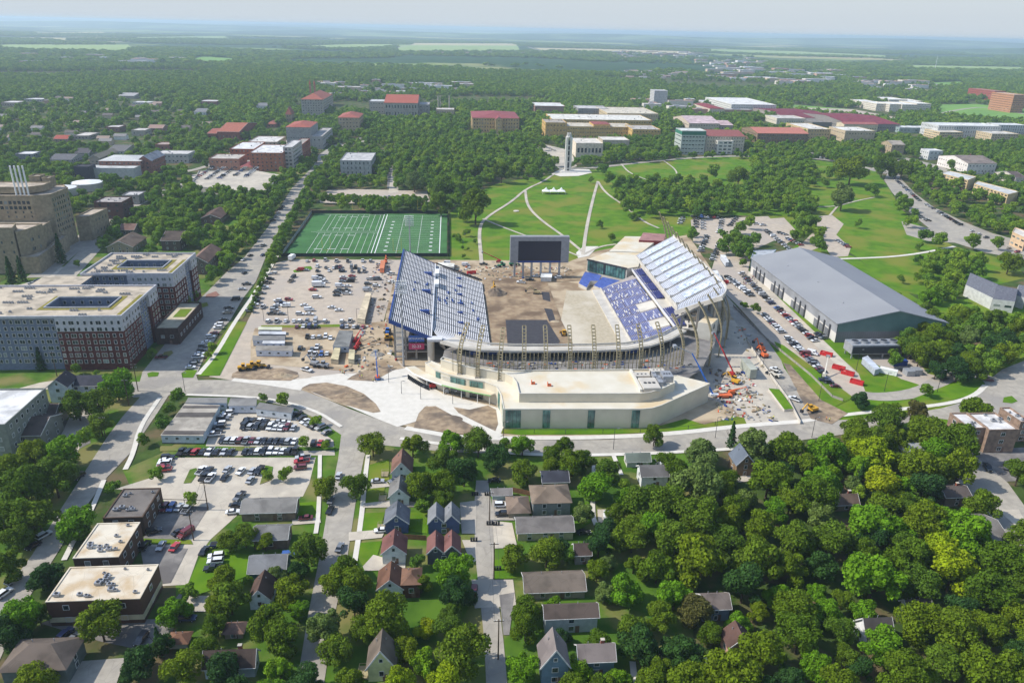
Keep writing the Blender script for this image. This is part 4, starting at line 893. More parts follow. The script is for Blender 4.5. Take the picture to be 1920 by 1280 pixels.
for i in range(len(ring)-1): b.bar((*ring[i],14.2),(*ring[i+1],14.2),.12,m_tan,.12)
for i in range(len(ringb)-1): b.bar((*ringb[i],14.4),(*ringb[i+1],14.4),.3,m_pcon,.9)
b.build('rail',nr)
b = MB(); b.prism([(-6,303),(10.4,295.2),(21.6,289.3),(98,285.5),(112,300),(128,330),(112,342),(100,333),(89,324),(79,320),(44,319),(16,322),(2,331),(-4,324)],8.0,8.5,m_gcon,m_asph); b.build('concourse_slab',nr)  # slab top coloured dark like asphalt to stand for the shadow on it
b = MB()
for i in range(len(ringb)-1): b.face([(*ringb[i],8.5),(*ringb[i+1],8.5),(*ringb[i+1],12.7),(*ringb[i],12.7)],m_dark)
b.build('painted_void_shade',nr)  # dark sheet added to imitate the shade in the void under the ring
for i in range(1,len(ring)-1):
    b = MB(); x,y = ring[i]; b.box(x-.4,x+.4,y+2,y+2.8,8.5,12.7,m_gcon); b.build('column',nr)
for i_,x in enumerate((10,18,27,36,47,62,71,84)): b = MB(); y = 317; b.box(x-2.6,x+2.4,y-.3,y,9,10.9,m_blue); o = b.build('tarpaulin'); tag(o,'blue tarpaulin in the shade under the concourse ring, %s from the left' % ORD[i_],'tarpaulin','blue tarpaulins under the ring')
st = MB()
for nm,pts in (('corner_seating',[(1085,531),(1097,509),(1128,516),(1122,527),(1107,526),(1100,539)]),('corner_seating',[(1113,535),(1130,519),(1168,527),(1128,541)])):
    b = MB(); w = [P(x,y,1.5+ (541-y)*.08) for x,y in pts];
    cx = sum(p[0] for p in w)/len(w); cy = sum(p[1] for p in w)/len(w)
    k = len(b.v); b.v += [tuple(p) for p in w]
    for t in tessellate_polygon([[Vector(p) for p in w]]): b.f.append(t); b.m.append(b.mi(m_bseat))
    for i in range(len(w)):
        a,c = w[i],w[(i+1) % len(w)]; b.face([(a[0],a[1],-.2),(c[0],c[1],-.2),c,a],m_pcon)
    b.build('corner_seating',ws)
fb = empty('front_building',(60,280,0),'long low beige building with cream roof along the road before the stadium','building'); LAND.append(('long beige front building',60,272))
low = [(19.9,263.5),(75,261.5),(79.5,262.2),(83.7,264.4),(110,283.5),(98,292),(21.6,292),(10,297),(2,301),(-4,305),(-10,311),(-12.5,309),(-8,301.5),(-2,296.4),(6,291.8),(13.5,288.8),(18.2,284),(19.6,276)]
b = MB(); b.prism(low,-.2,8.7,m_beige,m_roofc); b.build('lower_storey',fb)
up = [(26.4,269.3),(75.5,267.7),(80,268.7),(84.5,271),(92.5,277),(90,290.5),(52,291.2),(27,291.4),(18,293.6),(9,297.3),(2,301.5),(-4.5,306.5),(-5.5,304),(1.5,298.4),(9,294.4),(16,291.6),(22,288.8),(25,285),(26.2,280)]
b = MB(); b.prism(up,8.7,12.6,m_beige,None); b.build('upper_storey',fb)
b = MB(); b.poly(up,12.1,m_roofc); b.build('upper_roof',fb)
b = MB()
for lst,z in ((low,8.7),(up,12.55)):
    for i in range(len(lst)):
        a,c = lst[i],lst[(i+1) % len(lst)]; b.bar((*a,z+.12),(*c,z+.12),.35,m_cream,.3)
b.build('coping',fb)
for x0,x1 in ((20.5,26.7),(35.4,38.4),(53.5,56.3),(71.2,74.4)):
    b = MB(); b.box(x0,x1,263.3-(x0-20)*.036-.15,263.7,.4,8.2,m_tglass); b.build('tall_window',fb)
b = MB(); b.box(19.6,19.9,264.2,272,.6,8,m_tglass); b.build('tall_window',fb)
b = MB()
b.box(76,77,270,290,12.1,13.3,m_cream); b.build('yard_wall',fb)
for i,(x,y,sx,sy,h) in enumerate(((80,284.5,3.4,2,1.2),(81,275,3.6,5,1.6),(87,286,3,1.6,2.4),(90,281.5,2.2,3,2.6),(86,278.5,1,3.5,1.8),(84.8,283,.8,3,2.2),(88,277.5,.7,.7,1.5))):
    b = MB(); b.box(x-sx,x+sx,y-sy,y+sy,12.2,12.2+h,m_pcon if i < 3 else m_steel)
    for k in range(3): b.tube((x-sx*.5+k*sx*.5,y,12.2+h),(x-sx*.5+k*sx*.5,y,12.35+h),min(sx,sy)*.2,min(sx,sy)*.2,m_dark,8)
    b.build('air_handler',fb)
cn = empty('entrance_canopy',(0,293,0),'curving white entrance canopy with a green front edge above the plaza','canopy')
ca = [(-21.5,312.5),(-17.5,305.5),(-12,299.6),(-5,294),(3,289.3),(10,285.6),(15.6,283)]; cb = [(-17.5,313.4),(-12.8,307),(-8.2,301.8),(-2.2,296.7),(5.6,292.2),(13,289),(18,285)]
b = MB(); b.prism(ca+cb[::-1],5.0,5.35,m_white,m_roofc); b.build('roof',cn)
b = MB()
for i in range(len(ca)-1): b.bar((*ca[i],4.95),(*ca[i+1],4.95),.2,m_white if i < 3 else mat('green_edge',(160,206,128),None,1,.6),.5)
b.build('edge',cn)
for i,(x,y) in enumerate(((-4.2,294.4),(3.4,289.9),(10.2,286.2),(15.2,283.8),(-11.6,300))): b = MB(); b.tube((x,y,0),(x,y,5),.14,.14,m_white,8); b.build('post',cn)
def wallglass(p,q,z0,z1,nm='window',m=m_tglass,par=fb):
    b = MB(); b.bar((p[0],p[1],(z0+z1)/2),(q[0],q[1],(z0+z1)/2),.36,m,z1-z0); b.build(nm,par)
wallglass((-1.2,295.9),(5.2,292.2),5.5,8.1); wallglass((7,291.3),(12.6,289.1),5.5,8.1); wallglass((-7.6,301.1),(-5.6,299.4),5.5,8.2)
wallglass((-1.2,295.9),(5.2,292.2),.2,3.6,'entrance_doors',m_glass); wallglass((7,291.3),(12.6,289.1),.2,3.4,'entrance_doors',m_glass); wallglass((-12,308.2),(-8.2,301.9),.2,4.4,'entrance_doors',m_dark)
wallglass((19.4,278),(18.7,281.5),.5,8)
ang = math.atan2(296.4-301.5,6)
txt('MEMORIAL',1.15,(-3.3,297.1,7.3),m_white,fb,'wall_lettering',(math.pi/2,0,math.atan2(-4.6,6.4)))
txt('STADIUM',1.15,(-3.3,297.1,6.1),m_white,fb,'wall_lettering',(math.pi/2,0,math.atan2(-4.6,6.4)))
for i in range(15):
    t = i/14; x = -20.6+9.6*t; y = 310.6-11.8*t+(t-t*t)*-3
    b = MB(); b.box(x-.05,x+.6,y-.08,y+.08,0,2.4,m_dark); b.build('gate_panel',cn)
def mast(base,inward,zb,top=31,name='lattice_mast',n=9,lean=7.5,wd=1.5):
    pts = []
    for i in range(n+1):
        t = i/n; z = zb+(top-zb)*t; off = lean*max(0,(t-.35)/.65)**2
        pts.append((base[0]+inward[0]*off,base[1]+inward[1]*off,z))
    sx,sy = -inward[1]*wd/2,inward[0]*wd/2; b = MB()
    for i in range(n):
        a,c = pts[i],pts[i+1]
        for s in (-1,1): b.bar((a[0]+sx*s,a[1]+sy*s,a[2]),(c[0]+sx*s,c[1]+sy*s,c[2]),.34,m_tan,.5)
    ch = b
    o = ch.build(name); w = MB()
    for i in range(0,2*n+1):
        f = i/2; k = min(int(f),n-1); t = f-k; p = [pts[k][j]*(1-t)+pts[k+1][j]*t for j in range(3)]
        w.bar((p[0]-sx,p[1]-sy,p[2]),(p[0]+sx,p[1]+sy,p[2]),.3,m_tan,.45)
    w.build('rungs',o); w = MB(); w.box(base[0]-1.2,base[0]+1.2,base[1]-.9,base[1]+.9,zb-.2,zb+.25,m_gcon); w.build('base',o)
    return o
MB_ = [((2.8,297),(.5,.87)),((10.5,293),(.35,.94)),((20,289.8),(.2,.98)),((30.3,291.9),(.05,1)),((39.7,291.9),(0,1)),((50.2,291.9),(0,1)),((60.7,291.9),(0,1)),((71.2,291.9),(0,1)),((81.4,292.4),(-.1,1)),((91.5,295),(-.25,.97))]
for i,(p,d) in enumerate(MB_):
    o = mast(p,d,8.6,30); tag(o,'tan lattice mast, %s from the left of the ten along the front roof' % ['first','second','third','fourth','fifth','sixth','seventh','eighth','ninth','tenth'][i],'mast','tan curved lattice masts round the stadium')
CM = [((103,302),(-.5,.86)),((113,311),(-.65,.76)),((122.5,320),(-.75,.66)),((131,331),(-.85,.52)),((138,343),(-.93,.36)),((143,354),(-1,.1))]
for i,(p,d) in enumerate(CM):
    o = mast(p,d,0 if i else 8.6,31,lean=9,wd=1.1); tag(o,'curved tan mast at the right corner, %s of six counting from the front' % ['first','second','third','fourth','fifth','sixth'][i],'mast','tan curved lattice masts round the stadium')
for i in range(12):
    o = mast((143,364+i*10.4),(-1,0),0,31+i*.7,lean=7,wd=2.2); tag(o,'lattice mast, %s behind the white upper deck counting away from the viewer' % ['first','second','third','fourth','fifth','sixth','seventh','eighth','ninth','tenth','eleventh','twelfth'][i],'mast','tan curved lattice masts round the stadium')
b = MB(); pr = [(-1,300),(10,296.5),(20,294.5),(92,296.5),(104,303.5)]
sd = empty('stud_wall',(50,296,8.5),'row of thin bare steel studs standing between the front masts','stud wall')
cnt = 0
for i in range(len(pr)-1):
    a,c = Vector(pr[i]),Vector(pr[i+1]); L_ = (c-a).length; n = int(L_/1.75)
    for k in range(n):
        p = a.lerp(c,(k+.5)/n); s = MB(); hh = 18.6+((k*37) % 5)*.25
        z0 = 12.2 if 12 < k < 17 and i == 2 else 9
        s.bar((p.x,p.y,z0),(p.x,p.y,hh),.28,m_tan); s.build('stud',sd)
    s = MB(); s.bar((*a,13.4),(*c,13.4),.16,m_tan,.2); s.build('rail',sd)
sb = empty('suite_building',(96,450,0),'glass fronted pavilion with cream flat roof behind the blue corner seats','building'); LAND.append(('glass fronted pavilion',98,450))
ra = [P(*p,11)[:2] for p in [(1101,486),(1176,503),(1197,500),(1202,474),(1140,472)]]
b = MB(); b.prism(ra,0,11,m_pcon,m_roofc); b.build('wall',sb)
a,c = Vector(ra[0]),Vector(ra[1]); d = (c-a).normalized(); nrm = Vector((d.y,-d.x))
b = MB(); b.bar((*(a+d*.8+nrm*.1),7),(*(c-d*1.2+nrm*.1),7),.3,m_tglass,7); b.build('glass_front',sb)
b = MB(); b.bar((*(a+nrm*.2),10.8),(*(c+nrm*.2),10.8),.6,m_dark,.9); b.build('fascia',sb)
for k in range(14): p = (a+d*.8).lerp(c-d*1.2,k/13)+nrm*.3; b = MB(); b.bar((*p,3.6),(*p,10.4),.16,m_dark); b.build('mullion',sb)
ob = MB(); ob.prism([P(*p,9)[:2] for p in [(1142,471),(1203,473),(1226,455),(1243,444),(1172,443)]],0,9,m_pcon,m_roofc); o = ob.build('low_pavilion'); tag(o,'low flat cream roof stepping down behind the glass fronted pavilion','building')
ob = MB(); ob.prism([P(*p,10.5)[:2] for p in [(1198,450),(1245,452),(1248,439),(1206,436)]],0,10.5,wallm((132,44,44)),roofm((172,128,122),'flat')); o = ob.build('red_pavilion'); tag(o,'small building with dusty red roof behind the white upper deck','building')
NOTREE.append([(-32,325),(20,260),(115,280),(150,340),(150,470),(-32,480)])
sc = empty('scoreboard',(55.5,462,0),'giant dark video scoreboard in a grey slatted frame on six legs','scoreboard'); LAND.append(('big scoreboard',55,462))
b = MB(); mf = mat('slatted_grey',(150,150,150),(136,136,138),.5,.6,stripe=(2,.8,.15,(120,120,122)))
b.box(36.9,42,460,464,10,27,mf); b.box(69.4,74.5,460,464,10,27,mf); b.box(42,69.4,460,464,24.2,27,mf); b.box(42,69.4,462,464,10,24.2,mf); b.build('frame',sc)
b = MB(); b.box(42,69.4,460.3,462,11.2,24.2,mat('screen_black',(22,24,44),(24,26,48),.2,.3)); b.build('screen',sc)
b = MB(); b.box(42,69.4,460.1,462,10,11.2,m_blue); b.build('lower_band',sc)
for x in (40,45.5,51,57,63,69): b = MB(); b.box(x-.6,x+.6,461,463,-.2,10,m_steel); b.build('leg',sc)
def pylon(x,y,h,label):
    r = empty('floodlight_pylon',(x,y,0),label,'floodlight','tall floodlight pylons')
    b = MB(); b.tube((x,y,0),(x,y,h),.55,.28,m_steel,12); b.build('pole',r)
    b = MB()
    for k in range(6): b.bar((x-2.6+.15*k,y,h-6+k*1.15),(x+2.6-.15*k,y,h-6+k*1.15),.15,m_steel)
    b.build('cross_arms',r)
    for k in range(6):
        for i in range(7): c = MB(); xx = x-2.4+i*.8; zz = h-6+k*1.15; c.tube((xx,y-.15,zz),(xx,y-.7,zz-.2),.2,.32,m_white,8); c.build('lamp',r)
g1 = P(757,686); pylon(g1[0],g1[1],ht(757,686,525),'tall floodlight pylon rising from the plaza in front of the left grandstand')
yy = 458; xx = [x for x in range(-60,20) if Q(x,yy,20)[0] > 766][0]; pylon(xx,yy,[z for z in range(10,70) if Q(xx,yy,z)[1] < 404][0],'tall floodlight pylon seen against the green practice pitch')
# ================================================================== HALL, CAMPUS, FAR TOWN
hall = empty('sports_hall',(228,408,0),'huge grey metal roofed indoor practice hall with teal gable end','hall'); LAND.append(('big grey hall',228,408))
hx0,hx1,hy0,hy1,he,hr,hm = 199,258,348,468,10.8,17.5,230.5
m_hroof = mat('metal_roof',(150,150,150),(143,143,144),.05,.5,.1,stripe=(1,1.8,.05,(130,130,132))); m_hw = mat('hall_wall',(206,202,194),(196,192,186),.1,.7); m_hg = mat('hall_grey',(122,124,128),None,.1,.6,stripe=(3,1.2,.12,(104,106,112)))
m_teal = mat('teal_polycarbonate',(96,124,120),(84,112,110),.15,.35,spec=.6,stripe=(3,1.2,.08,(80,118,120)))
b = MB();
b.face([(hx0,hy0,0),(hx1,hy0,0),(hx1,hy0,6),(hx0,hy0,6)],m_hg); b.box(hx0,hx0+.3,hy0,hy1,0,5.2,m_hw); b.box(hx0-.1,hx0+.3,hy0,hy1,5.2,he,mat('hall_upper',(150,152,156),None,.1,.6)); b.box(hx1-.3,hx1,hy0,hy1,0,he,m_hw); b.box(hx0,hx1,hy1-.3,hy1,0,he,m_hw)
b.build('wall',hall)
b = MB(); b.face([(hx0,hy0,6),(hx1,hy0,6),(hx1,hy0,he),(hm,hy0,hr),(hx0,hy0,he)],m_teal); b.build('gable',hall); b = MB(); b.face([(hx0,hy1,he),(hx1,hy1,he),(hm,hy1,hr)],m_teal); b.build('gable',hall)
b = MB(); o_ = .8
b.face([(hx0-o_,hy0-o_,he-.1),(hm,hy0-o_,hr+.15),(hm,hy1+o_,hr+.15),(hx0-o_,hy1+o_,he-.1)],m_hroof); b.face([(hm,hy0-o_,hr+.15),(hx1+o_,hy0-o_,he-.1),(hx1+o_,hy1+o_,he-.1),(hm,hy1+o_,hr+.15)],mat('metal_roof_painted_shade',(138,138,142),(130,130,136),.05,.5,.1,stripe=(1,1.8,.05,(118,118,124))))  # right slope is a darker copy of the roof metal, shade painted in
b.build('roof',hall)
b = MB(); b.bar((hx0-o_,hy0-o_,he-.3),(hm,hy0-o_,hr-.05),.2,m_steel,.5); b.bar((hm,hy0-o_,hr-.05),(hx1+o_,hy0-o_,he-.3),.2,m_steel,.5); b.bar((hx0-o_,hy0-o_,he-.25),(hx0-o_,hy1+o_,he-.25),.3,m_steel,.45); b.build('gutter',hall)
for i in range(12):
    y = 355+(i//3)*30+(i % 3)*6.5; b = MB(); b.box(hx0-.25,hx0,y-.9,y+.9,.1,7.4,m_dark); b.build('tall_opening',hall)
    b = MB(); b.box(hx0-.2,hx0-.1,y+1.5,y+5,.1,4.4,m_hg); b.build('garage_door',hall)
for x,y in ((212,370),(214,405),(211,440)): b = MB(); z = he+(x-hx0)/(hm-hx0)*(hr-he); b.tube((x,y,z),(x,y,z+.9),.2,.2,m_steel,8); b.build('roof_vent',hall)
foot(hx0,hx1,hy0,hy1,he); NOTREE.append([(hx0-3,hy0-2),(hx1+3,hy0-2),(hx1+3,hy1+2),(hx0-3,hy1+2)])
b = MB(); b.box(hx1+4,hx1+5,hy0+10,hy1-5,0,2.4,m_pcon); o = b.build('retaining_wall'); tag(o,'long pale retaining wall behind the big grey hall','retaining wall')
SL = (214,206,190); RED = (164,92,74); RED2 = (160,74,72)
cb = lambda *a,**k: bld(*a,**k)
K = dict(frame=False,w=1.6,gap=4.2)
cb('A',1165,1215,752,790,722,'low red roofed wing of the red brick hall among trees',wall=(152,98,80),wk='brick',roof=RED,rk='tile',style='gx',rise=3,floors=1,**K)
cb('A',1220,1345,742,792,690,'red brick hall with a long orange tile gable roof',wall=(152,96,78),wk='brick',roof=(172,100,76),rk='tile',style='gx',rise=6,floors=1,land='orange roofed brick hall',**K)
cb('A',1172,1345,895,958,868,'low tan and red brick podium of the students building',wall=(176,130,108),wk='brick',roof=(196,188,176),rk='flat',floors=2,units=5,**K)
cb('A',1290,1430,840,900,800,'white roofed brick block left of the orange brick students building',wall=(176,100,70),wk='brick',roof=(226,224,220),rk='flat',floors=3,units=6,**K)
cb('A',1400,1590,862,965,815,'orange brick students building with white flat roofs',wall=(168,108,82),wk='brick',roof=(226,224,220),rk='flat',floors=5,units=8,land='orange brick students building',**K)
cb('A',1395,1560,800,850,768,'cream stair block behind the orange brick students building',wall=(198,176,150),wk='plain',roof=(220,216,208),rk='flat',floors=3,units=3,**K)
cb('A',1590,1645,830,955,790,'white framed open stair corner of the students building',wall=(190,184,178),wk='plain',roof=(210,206,200),rk='flat',floors=6,w=2.6,wh=1.8,gap=3.6,frame=False)
cb('A',1648,1700,815,905,780,'tall brick block at the right end of the students building',wall=(158,92,70),wk='brick',roof=(170,160,150),rk='flat',floors=5,**K)
cb('A',1350,1418,940,968,910,'small red roofed gatehouse beside the parking deck',wall=(190,160,130),roof=(148,78,74),rk='tile',style='hip',rise=2.5,floors=1,**K)
cb('A',1690,1818,560,658,530,'tall pale stone hall with a red hip roof on the ridge',wall=(170,164,152),wk='stone',roof=(168,96,76),rk='tile',style='hip',rise=9,floors=7,land='tall red hip roofed stone hall',**K)
cb('A',1828,1850,535,600,522,'narrow stone wing behind the tall red hip roofed hall',wall=(186,174,152),wk='stone',roof=(190,180,160),rk='flat',floors=6,**K)
for i,x in enumerate((1722,1748)):
    p = P(*px('A',x,600)); b = MB(); b.box(p[0]-1.6,p[0]+1.6,p[1]+60-1.6,p[1]+60+1.6,20,38,wallm((176,110,84))); b.tube((p[0],p[1]+60,38),(p[0],p[1]+60,46),1.9,.1,roofm((176,90,70),'tile'),8); o = b.build('roof_turret'); tag(o,'slim red turret with flagpole tip, %s of the pair on the ridge' % ('left','right')[i],'turret')
cb('A',1606,1640,645,700,636,'square stone church tower with a pointed red roof',cat='tower',name='church_tower',wall=(168,150,122),wk='stone',roof=(148,84,68),rk='tile',style='hip',rise=11,floors=3,w=1.2,gap=3,frame=False,land='pointed church tower')
cb('A',1606,1745,716,835,685,'grey concrete museum hall with a shallow red hip roof',wall=(164,162,158),wk='stone',roof=(170,92,76),rk='tile',style='hip',rise=3.5,floors=1,wh=.8,w=1,gap=3,frame=False,faces='S',land='grey museum with red hip roof')
cb('A',1750,1812,770,840,720,'grey stepped annex right of the red hip roofed museum',wall=(160,158,154),roof=(186,180,172),rk='flat',floors=2,**K)
cb('A',1498,1548,698,718,682,'small red roofed house beside the church tower',wall=(176,120,96),wk='brick',roof=(166,96,78),rk='tile',style='hip',rise=3,floors=1,**K)
cb('A',552,790,906,985,872,'long brick hall with grey metal hip roofs',wall=(150,104,88),wk='brick',roof=(206,206,202),rk='shingle',style='hip',rise=3,floors=3,land='brick hall with grey metal roof',**K)
cb('A',770,850,905,980,870,'gabled right end of the long brick hall',wall=(152,106,90),wk='brick',roof=(150,154,160),style='gy',rise=5,floors=3,**K)
cb('A',474,755,948,1003,930,'long pale modern hall with a slatted front and white roof',wall=(178,178,174),roof=(206,206,202),rk='flat',floors=1,w=20,wh=2.5,gap=40,frame=False,faces='',land='long pale modern hall')
cb('A',412,500,940,1012,925,'black box shaped annex at the left of the modern hall',wall=(52,52,62),roof=(70,70,76),rk='flat',floors=0)
cb('A',862,1058,868,918,848,'low pale concrete building with small roof box',wall=(186,184,176),roof=(206,202,196),rk='flat',floors=2,units=3,**K)
cb('A',526,685,1140,1232,1108,'dark brick apartment block with flat grey roof near the stone dormitory',wall=(98,70,62),wk='brick',roof=(178,170,164),rk='flat',floors=3,units=6,land='dark brick apartment block',w=1.6,gap=5,frame=False)
cb('A',685,780,1100,1150,1078,'pale roofed small apartment block behind the dark brick one',wall=(150,146,140),roof=(200,196,192),rk='flat',floors=2,units=4,**K)
cb('A',84,185,868,905,852,'white roofed office block at the far left',wall=(132,134,136),roof=(226,224,220),rk='flat',floors=2,land='white roofed office at far left',**K)
for (xl,xr,yt,yb,yf,lab,wc,rc,st) in [(600,700,850,870,815,'grey gabled house with white dormers near the left treeline',(190,186,178),(118,116,114),'gx'),(275,400,898,918,870,'row of grey gabled houses at the far left',(160,160,158),(112,110,112),'gx'),(420,500,860,880,842,'dark roofed house above the grey gabled row',(150,148,146),(96,92,94),'gx'),(500,560,890,928,850,'tan roofed corner house beside the brick hall',(160,150,136),(150,140,122),'gy'),(590,672,716,745,704,'brown flat roofed block in the left woods',(128,96,80),(214,208,200),'flat'),(410,500,765,785,745,'pale flat roofed block left of the brown one',(150,140,130),(214,206,196),'flat'),(735,815,735,765,722,'white flat roofed block in the left woods, upper',(170,160,146),(206,200,192),'flat'),(830,915,722,740,710,'red brown roofed terrace among the left trees',(150,120,100),(170,140,126),'gx'),(300,380,782,800,770,'small reddish roofed house in the left trees',(160,140,124),(176,92,76),'gx'),(1090,1160,630,652,615,'white gabled mansion in the woods',(222,222,218),(136,136,136),'gx'),(1440,1500,596,614,584,'white gabled house below the tall stone hall',(220,220,216),(130,130,130),'gx'),(1118,1220,572,590,562,'brick block with white roof in the far woods',(150,100,86),(210,206,200),'flat'),(660,755,540,556,525,'grey roofed school block in the far left woods',(170,160,150),(180,176,172),'gx'),(0,100,578,600,568,'long pale roofed school at the left edge',(180,160,146),(220,216,210),'flat'),(130,240,560,572,552,'white roofed shed row at the far left',(180,178,174),(224,222,218),'flat'),(740,850,578,588,570,'narrow white roofed building in the far woods',(190,188,184),(222,220,216),'flat'),(870,950,815,850,800,'rusty brick chimneyed block beside the pale concrete building',(160,104,80),(180,160,150),'flat')]:
    bld('A',xl,xr,yt,yb,yf,lab,cat='house' if st != 'flat' else 'building',name='house' if st != 'flat' else 'building',wall=wc,roof=rc,rk='flat' if st == 'flat' else 'shingle',style=st,rise=3.5,floors=1,**K)
for i,(x,y,r,h) in enumerate(((352,1060,11.5,8),(490,1030,13.5,8))):
    p = P(*px('A',x,y),6); b = MB(); b.tube((p[0],p[1],0),(p[0],p[1],h-1),r,r,m_pcon,32); b.tube((p[0],p[1],h-1),(p[0],p[1],h+.8),r,r*.25,m_white,32); o = b.build('water_tank'); tag(o,'%s round white roofed water tank beside the spruces' % ('smaller left','larger right')[i],'water tank'); NOTREE.append([(p[0]-r-2,p[1]-r-2),(p[0]+r+2,p[1]-r-2),(p[0]+r+2,p[1]+r+2),(p[0]-r-2,p[1]+r+2)]); foot(p[0]-r,p[0]+r,p[1]-r,p[1]+r,h)
pk = [P(*px('A',*q),5)[:2] for q in [(1075,1050),(1480,1090),(1578,990),(1440,965),(1120,965)]]
b = MB(); b.prism(pk,0,5,m_pcon,m_conc);
for i in range(5): a = Vector(pk[i]+(5.5,)); c = Vector(pk[(i+1) % 5]+(5.5,)); b.bar(a,c,.3,m_pcon,1)
o = b.build('parking_deck'); tag(o,'two level concrete parking deck full of cars by the students building','parking deck'); NOTREE.append(pk); LAND.append(('parking deck',pk[0][0],pk[0][1]))
cb('B',-8,168,905,985,860,'square grey stone hall with rooftop light well',wall=(176,176,172),wk='stone',roof=(196,194,190),rk='flat',floors=3,w=1,wh=2.4,gap=4,frame=False,units=2,land='square grey stone hall')
cb('B',-20,100,662,742,638,'stone hall with a red hip roof at the top of the drive',wall=(184,164,134),wk='stone',roof=(166,92,78),rk='tile',style='hip',rise=5,floors=4,**K)
cb('B',240,430,580,660,545,'cathedral like stone hall with orange gable roof and tall windows',wall=(170,164,152),wk='stone',roof=(172,90,68),rk='tile',style='gx',rise=9,floors=2,w=2,wh=5,gap=5,frame=False,land='orange roofed stone hall')
cb('B',155,240,572,640,560,'grey stone wing left of the orange roofed hall',wall=(172,168,160),wk='stone',roof=(206,206,204),rk='flat',floors=3,**K)
cb('B',435,495,590,650,575,'grey stone wing right of the orange roofed hall',wall=(166,162,152),wk='stone',roof=(180,178,176),rk='flat',floors=3,**K)
cb('B',533,635,618,645,608,'low cream power plant with two tall stacks',wall=(190,172,140),roof=(210,204,196),rk='flat',floors=1,**K)
for i,x in enumerate((545,556,607)):
    p = P(*px('B',x,612),7); t = ht(*px('B',x,640),px('B',x,545)[1]); b = MB(); b.tube((p[0],p[1]+4,5),(p[0],p[1]+4,t),1.2,.9,mat('stack',(176,168,156),None,1,.8),12); o = b.build('chimney_stack'); tag(o,'%s tall grey chimney stack on the power plant' % ('left','middle','right')[i],'chimney')
cb('B',738,1000,665,745,628,'big tan stone hall with a raspberry red hip roof',wall=(196,166,116),wk='stone',roof=(152,76,78),rk='tile',style='hip',rise=5,floors=4,w=1.4,wh=1.8,gap=4,frame=False,land='raspberry red roofed hall')
cb('B',868,905,672,750,650,'projecting centre bay of the raspberry red roofed hall',wall=(198,170,122),wk='stone',roof=(152,76,78),rk='tile',style='gy',rise=3,floors=4,**K)
cb('B',1090,1258,598,630,578,'long white roofed low building behind the woods',wall=(160,120,100),roof=(226,224,218),rk='flat',floors=2,**K)
cb('B',1335,1500,612,660,595,'grey slab building with rows of windows on the ridge',wall=(140,138,134),roof=(200,196,190),rk='flat',floors=4,units=6,**K)
cb('B',1500,1780,640,690,605,'wide tan building with pale roof and silver plant',wall=(196,176,140),roof=(214,204,184),rk='flat',floors=2,units=14,**K)
cb('B',1190,1740,676,722,645,'long central part of the golden stone hall with white roof',wall=(204,170,106),wk='stone',roof=(226,222,210),rk='flat',floors=2,units=16,**K)
cb('B',1272,1640,715,778,692,'golden stone front of the long hall behind the white museum',wall=(208,172,106),wk='stone',roof=(206,196,176),rk='flat',floors=3,w=1.5,gap=3.6,frame=False,land='golden stone hall')
cb('B',1150,1268,692,775,672,'left end block of the golden stone hall',wall=(206,170,104),wk='stone',roof=(176,166,152),rk='flat',floors=3,units=6,**K)
cb('B',1640,1795,730,795,706,'right end block of the golden stone hall',wall=(208,172,106),wk='stone',roof=(190,184,176),rk='flat',floors=3,units=5,**K)
cb('B',1420,1512,700,775,684,'red tiled centre pavilion of the golden stone hall',wall=(210,174,108),wk='stone',roof=(152,80,74),rk='tile',style='hip',rise=1.6,floors=3,**K)
cb('B',1322,1472,808,885,778,'white stone museum with tall dark windows behind the bell tower',wall=(220,206,184),wk='stone',roof=(222,214,200),rk='flat',floors=1,w=2.6,wh=5.5,gap=4.2,frame=False,units=1,faces='S',land='white stone museum')
cb('B',1472,1620,790,850,770,'rear wing of the white stone museum',wall=(196,182,160),wk='stone',roof=(224,218,206),rk='flat',floors=1,**K)
cb('B',1764,1835,512,592,505,'lone pale grey high rise tower on the campus edge',cat='tower',name='tower_block',wall=(196,194,190),roof=(206,204,200),rk='flat',floors=9,w=1,gap=3,frame=False,land='pale high rise')
bx,by = P(1064,321)[:2]; H0 = ht(1064,322,251)
bt = empty('bell_tower',(bx,by,0),'slender white limestone bell tower with open slots standing on the hill','bell tower'); LAND.append(('white bell tower',bx,by))
m_lime = mat('limestone',(206,202,194),(190,186,178),.4,.85)
for sx in (-1,1):
    for sy in (-1,1): b = MB(); b.prism([(bx+sx*1.1,by+sy*1.1),(bx+sx*3.9,by+sy*1.1),(bx+sx*3.5,by+sy*3.5),(bx+sx*1.1,by+sy*3.9)],0,H0-4,m_lime,m_lime); b.build('pier',bt)
b = MB()
for z in (3,H0*.25,H0*.4,H0*.55,H0*.68): b.box(bx-3.3,bx+3.3,by-3.3,by+3.3,z,z+1.1,m_lime)
b.build('cross_slab',bt)
b = MB(); b.tube((bx,by,H0-4),(bx,by,H0),3.4,1.2,m_lime,8)
for a in range(8): t = a*math.pi/4; b.bar((bx+3*math.cos(t),by+3*math.sin(t),H0-4),(bx+1.8*math.cos(t),by+1.8*math.sin(t),H0+.6),.7,m_lime)
b.build('crown',bt); b = MB(); b.box(bx-1.8,bx+1.8,by-1.8,by+1.8,0,H0-8,m_dark); b.build('inner_shaft',bt)
b = MB(); b.box(bx-8,bx+8,by-7,by+5,.1,.9,m_lime); b.box(bx-10,bx+10,by-10,by-7,.1,.5,m_lime); b.build('steps',bt)
NOTREE.append([(bx-14,by-16),(bx+14,by-16),(bx+14,by+10),(bx-14,by+10)]); foot(bx-8,bx+8,by-8,by+6,H0)
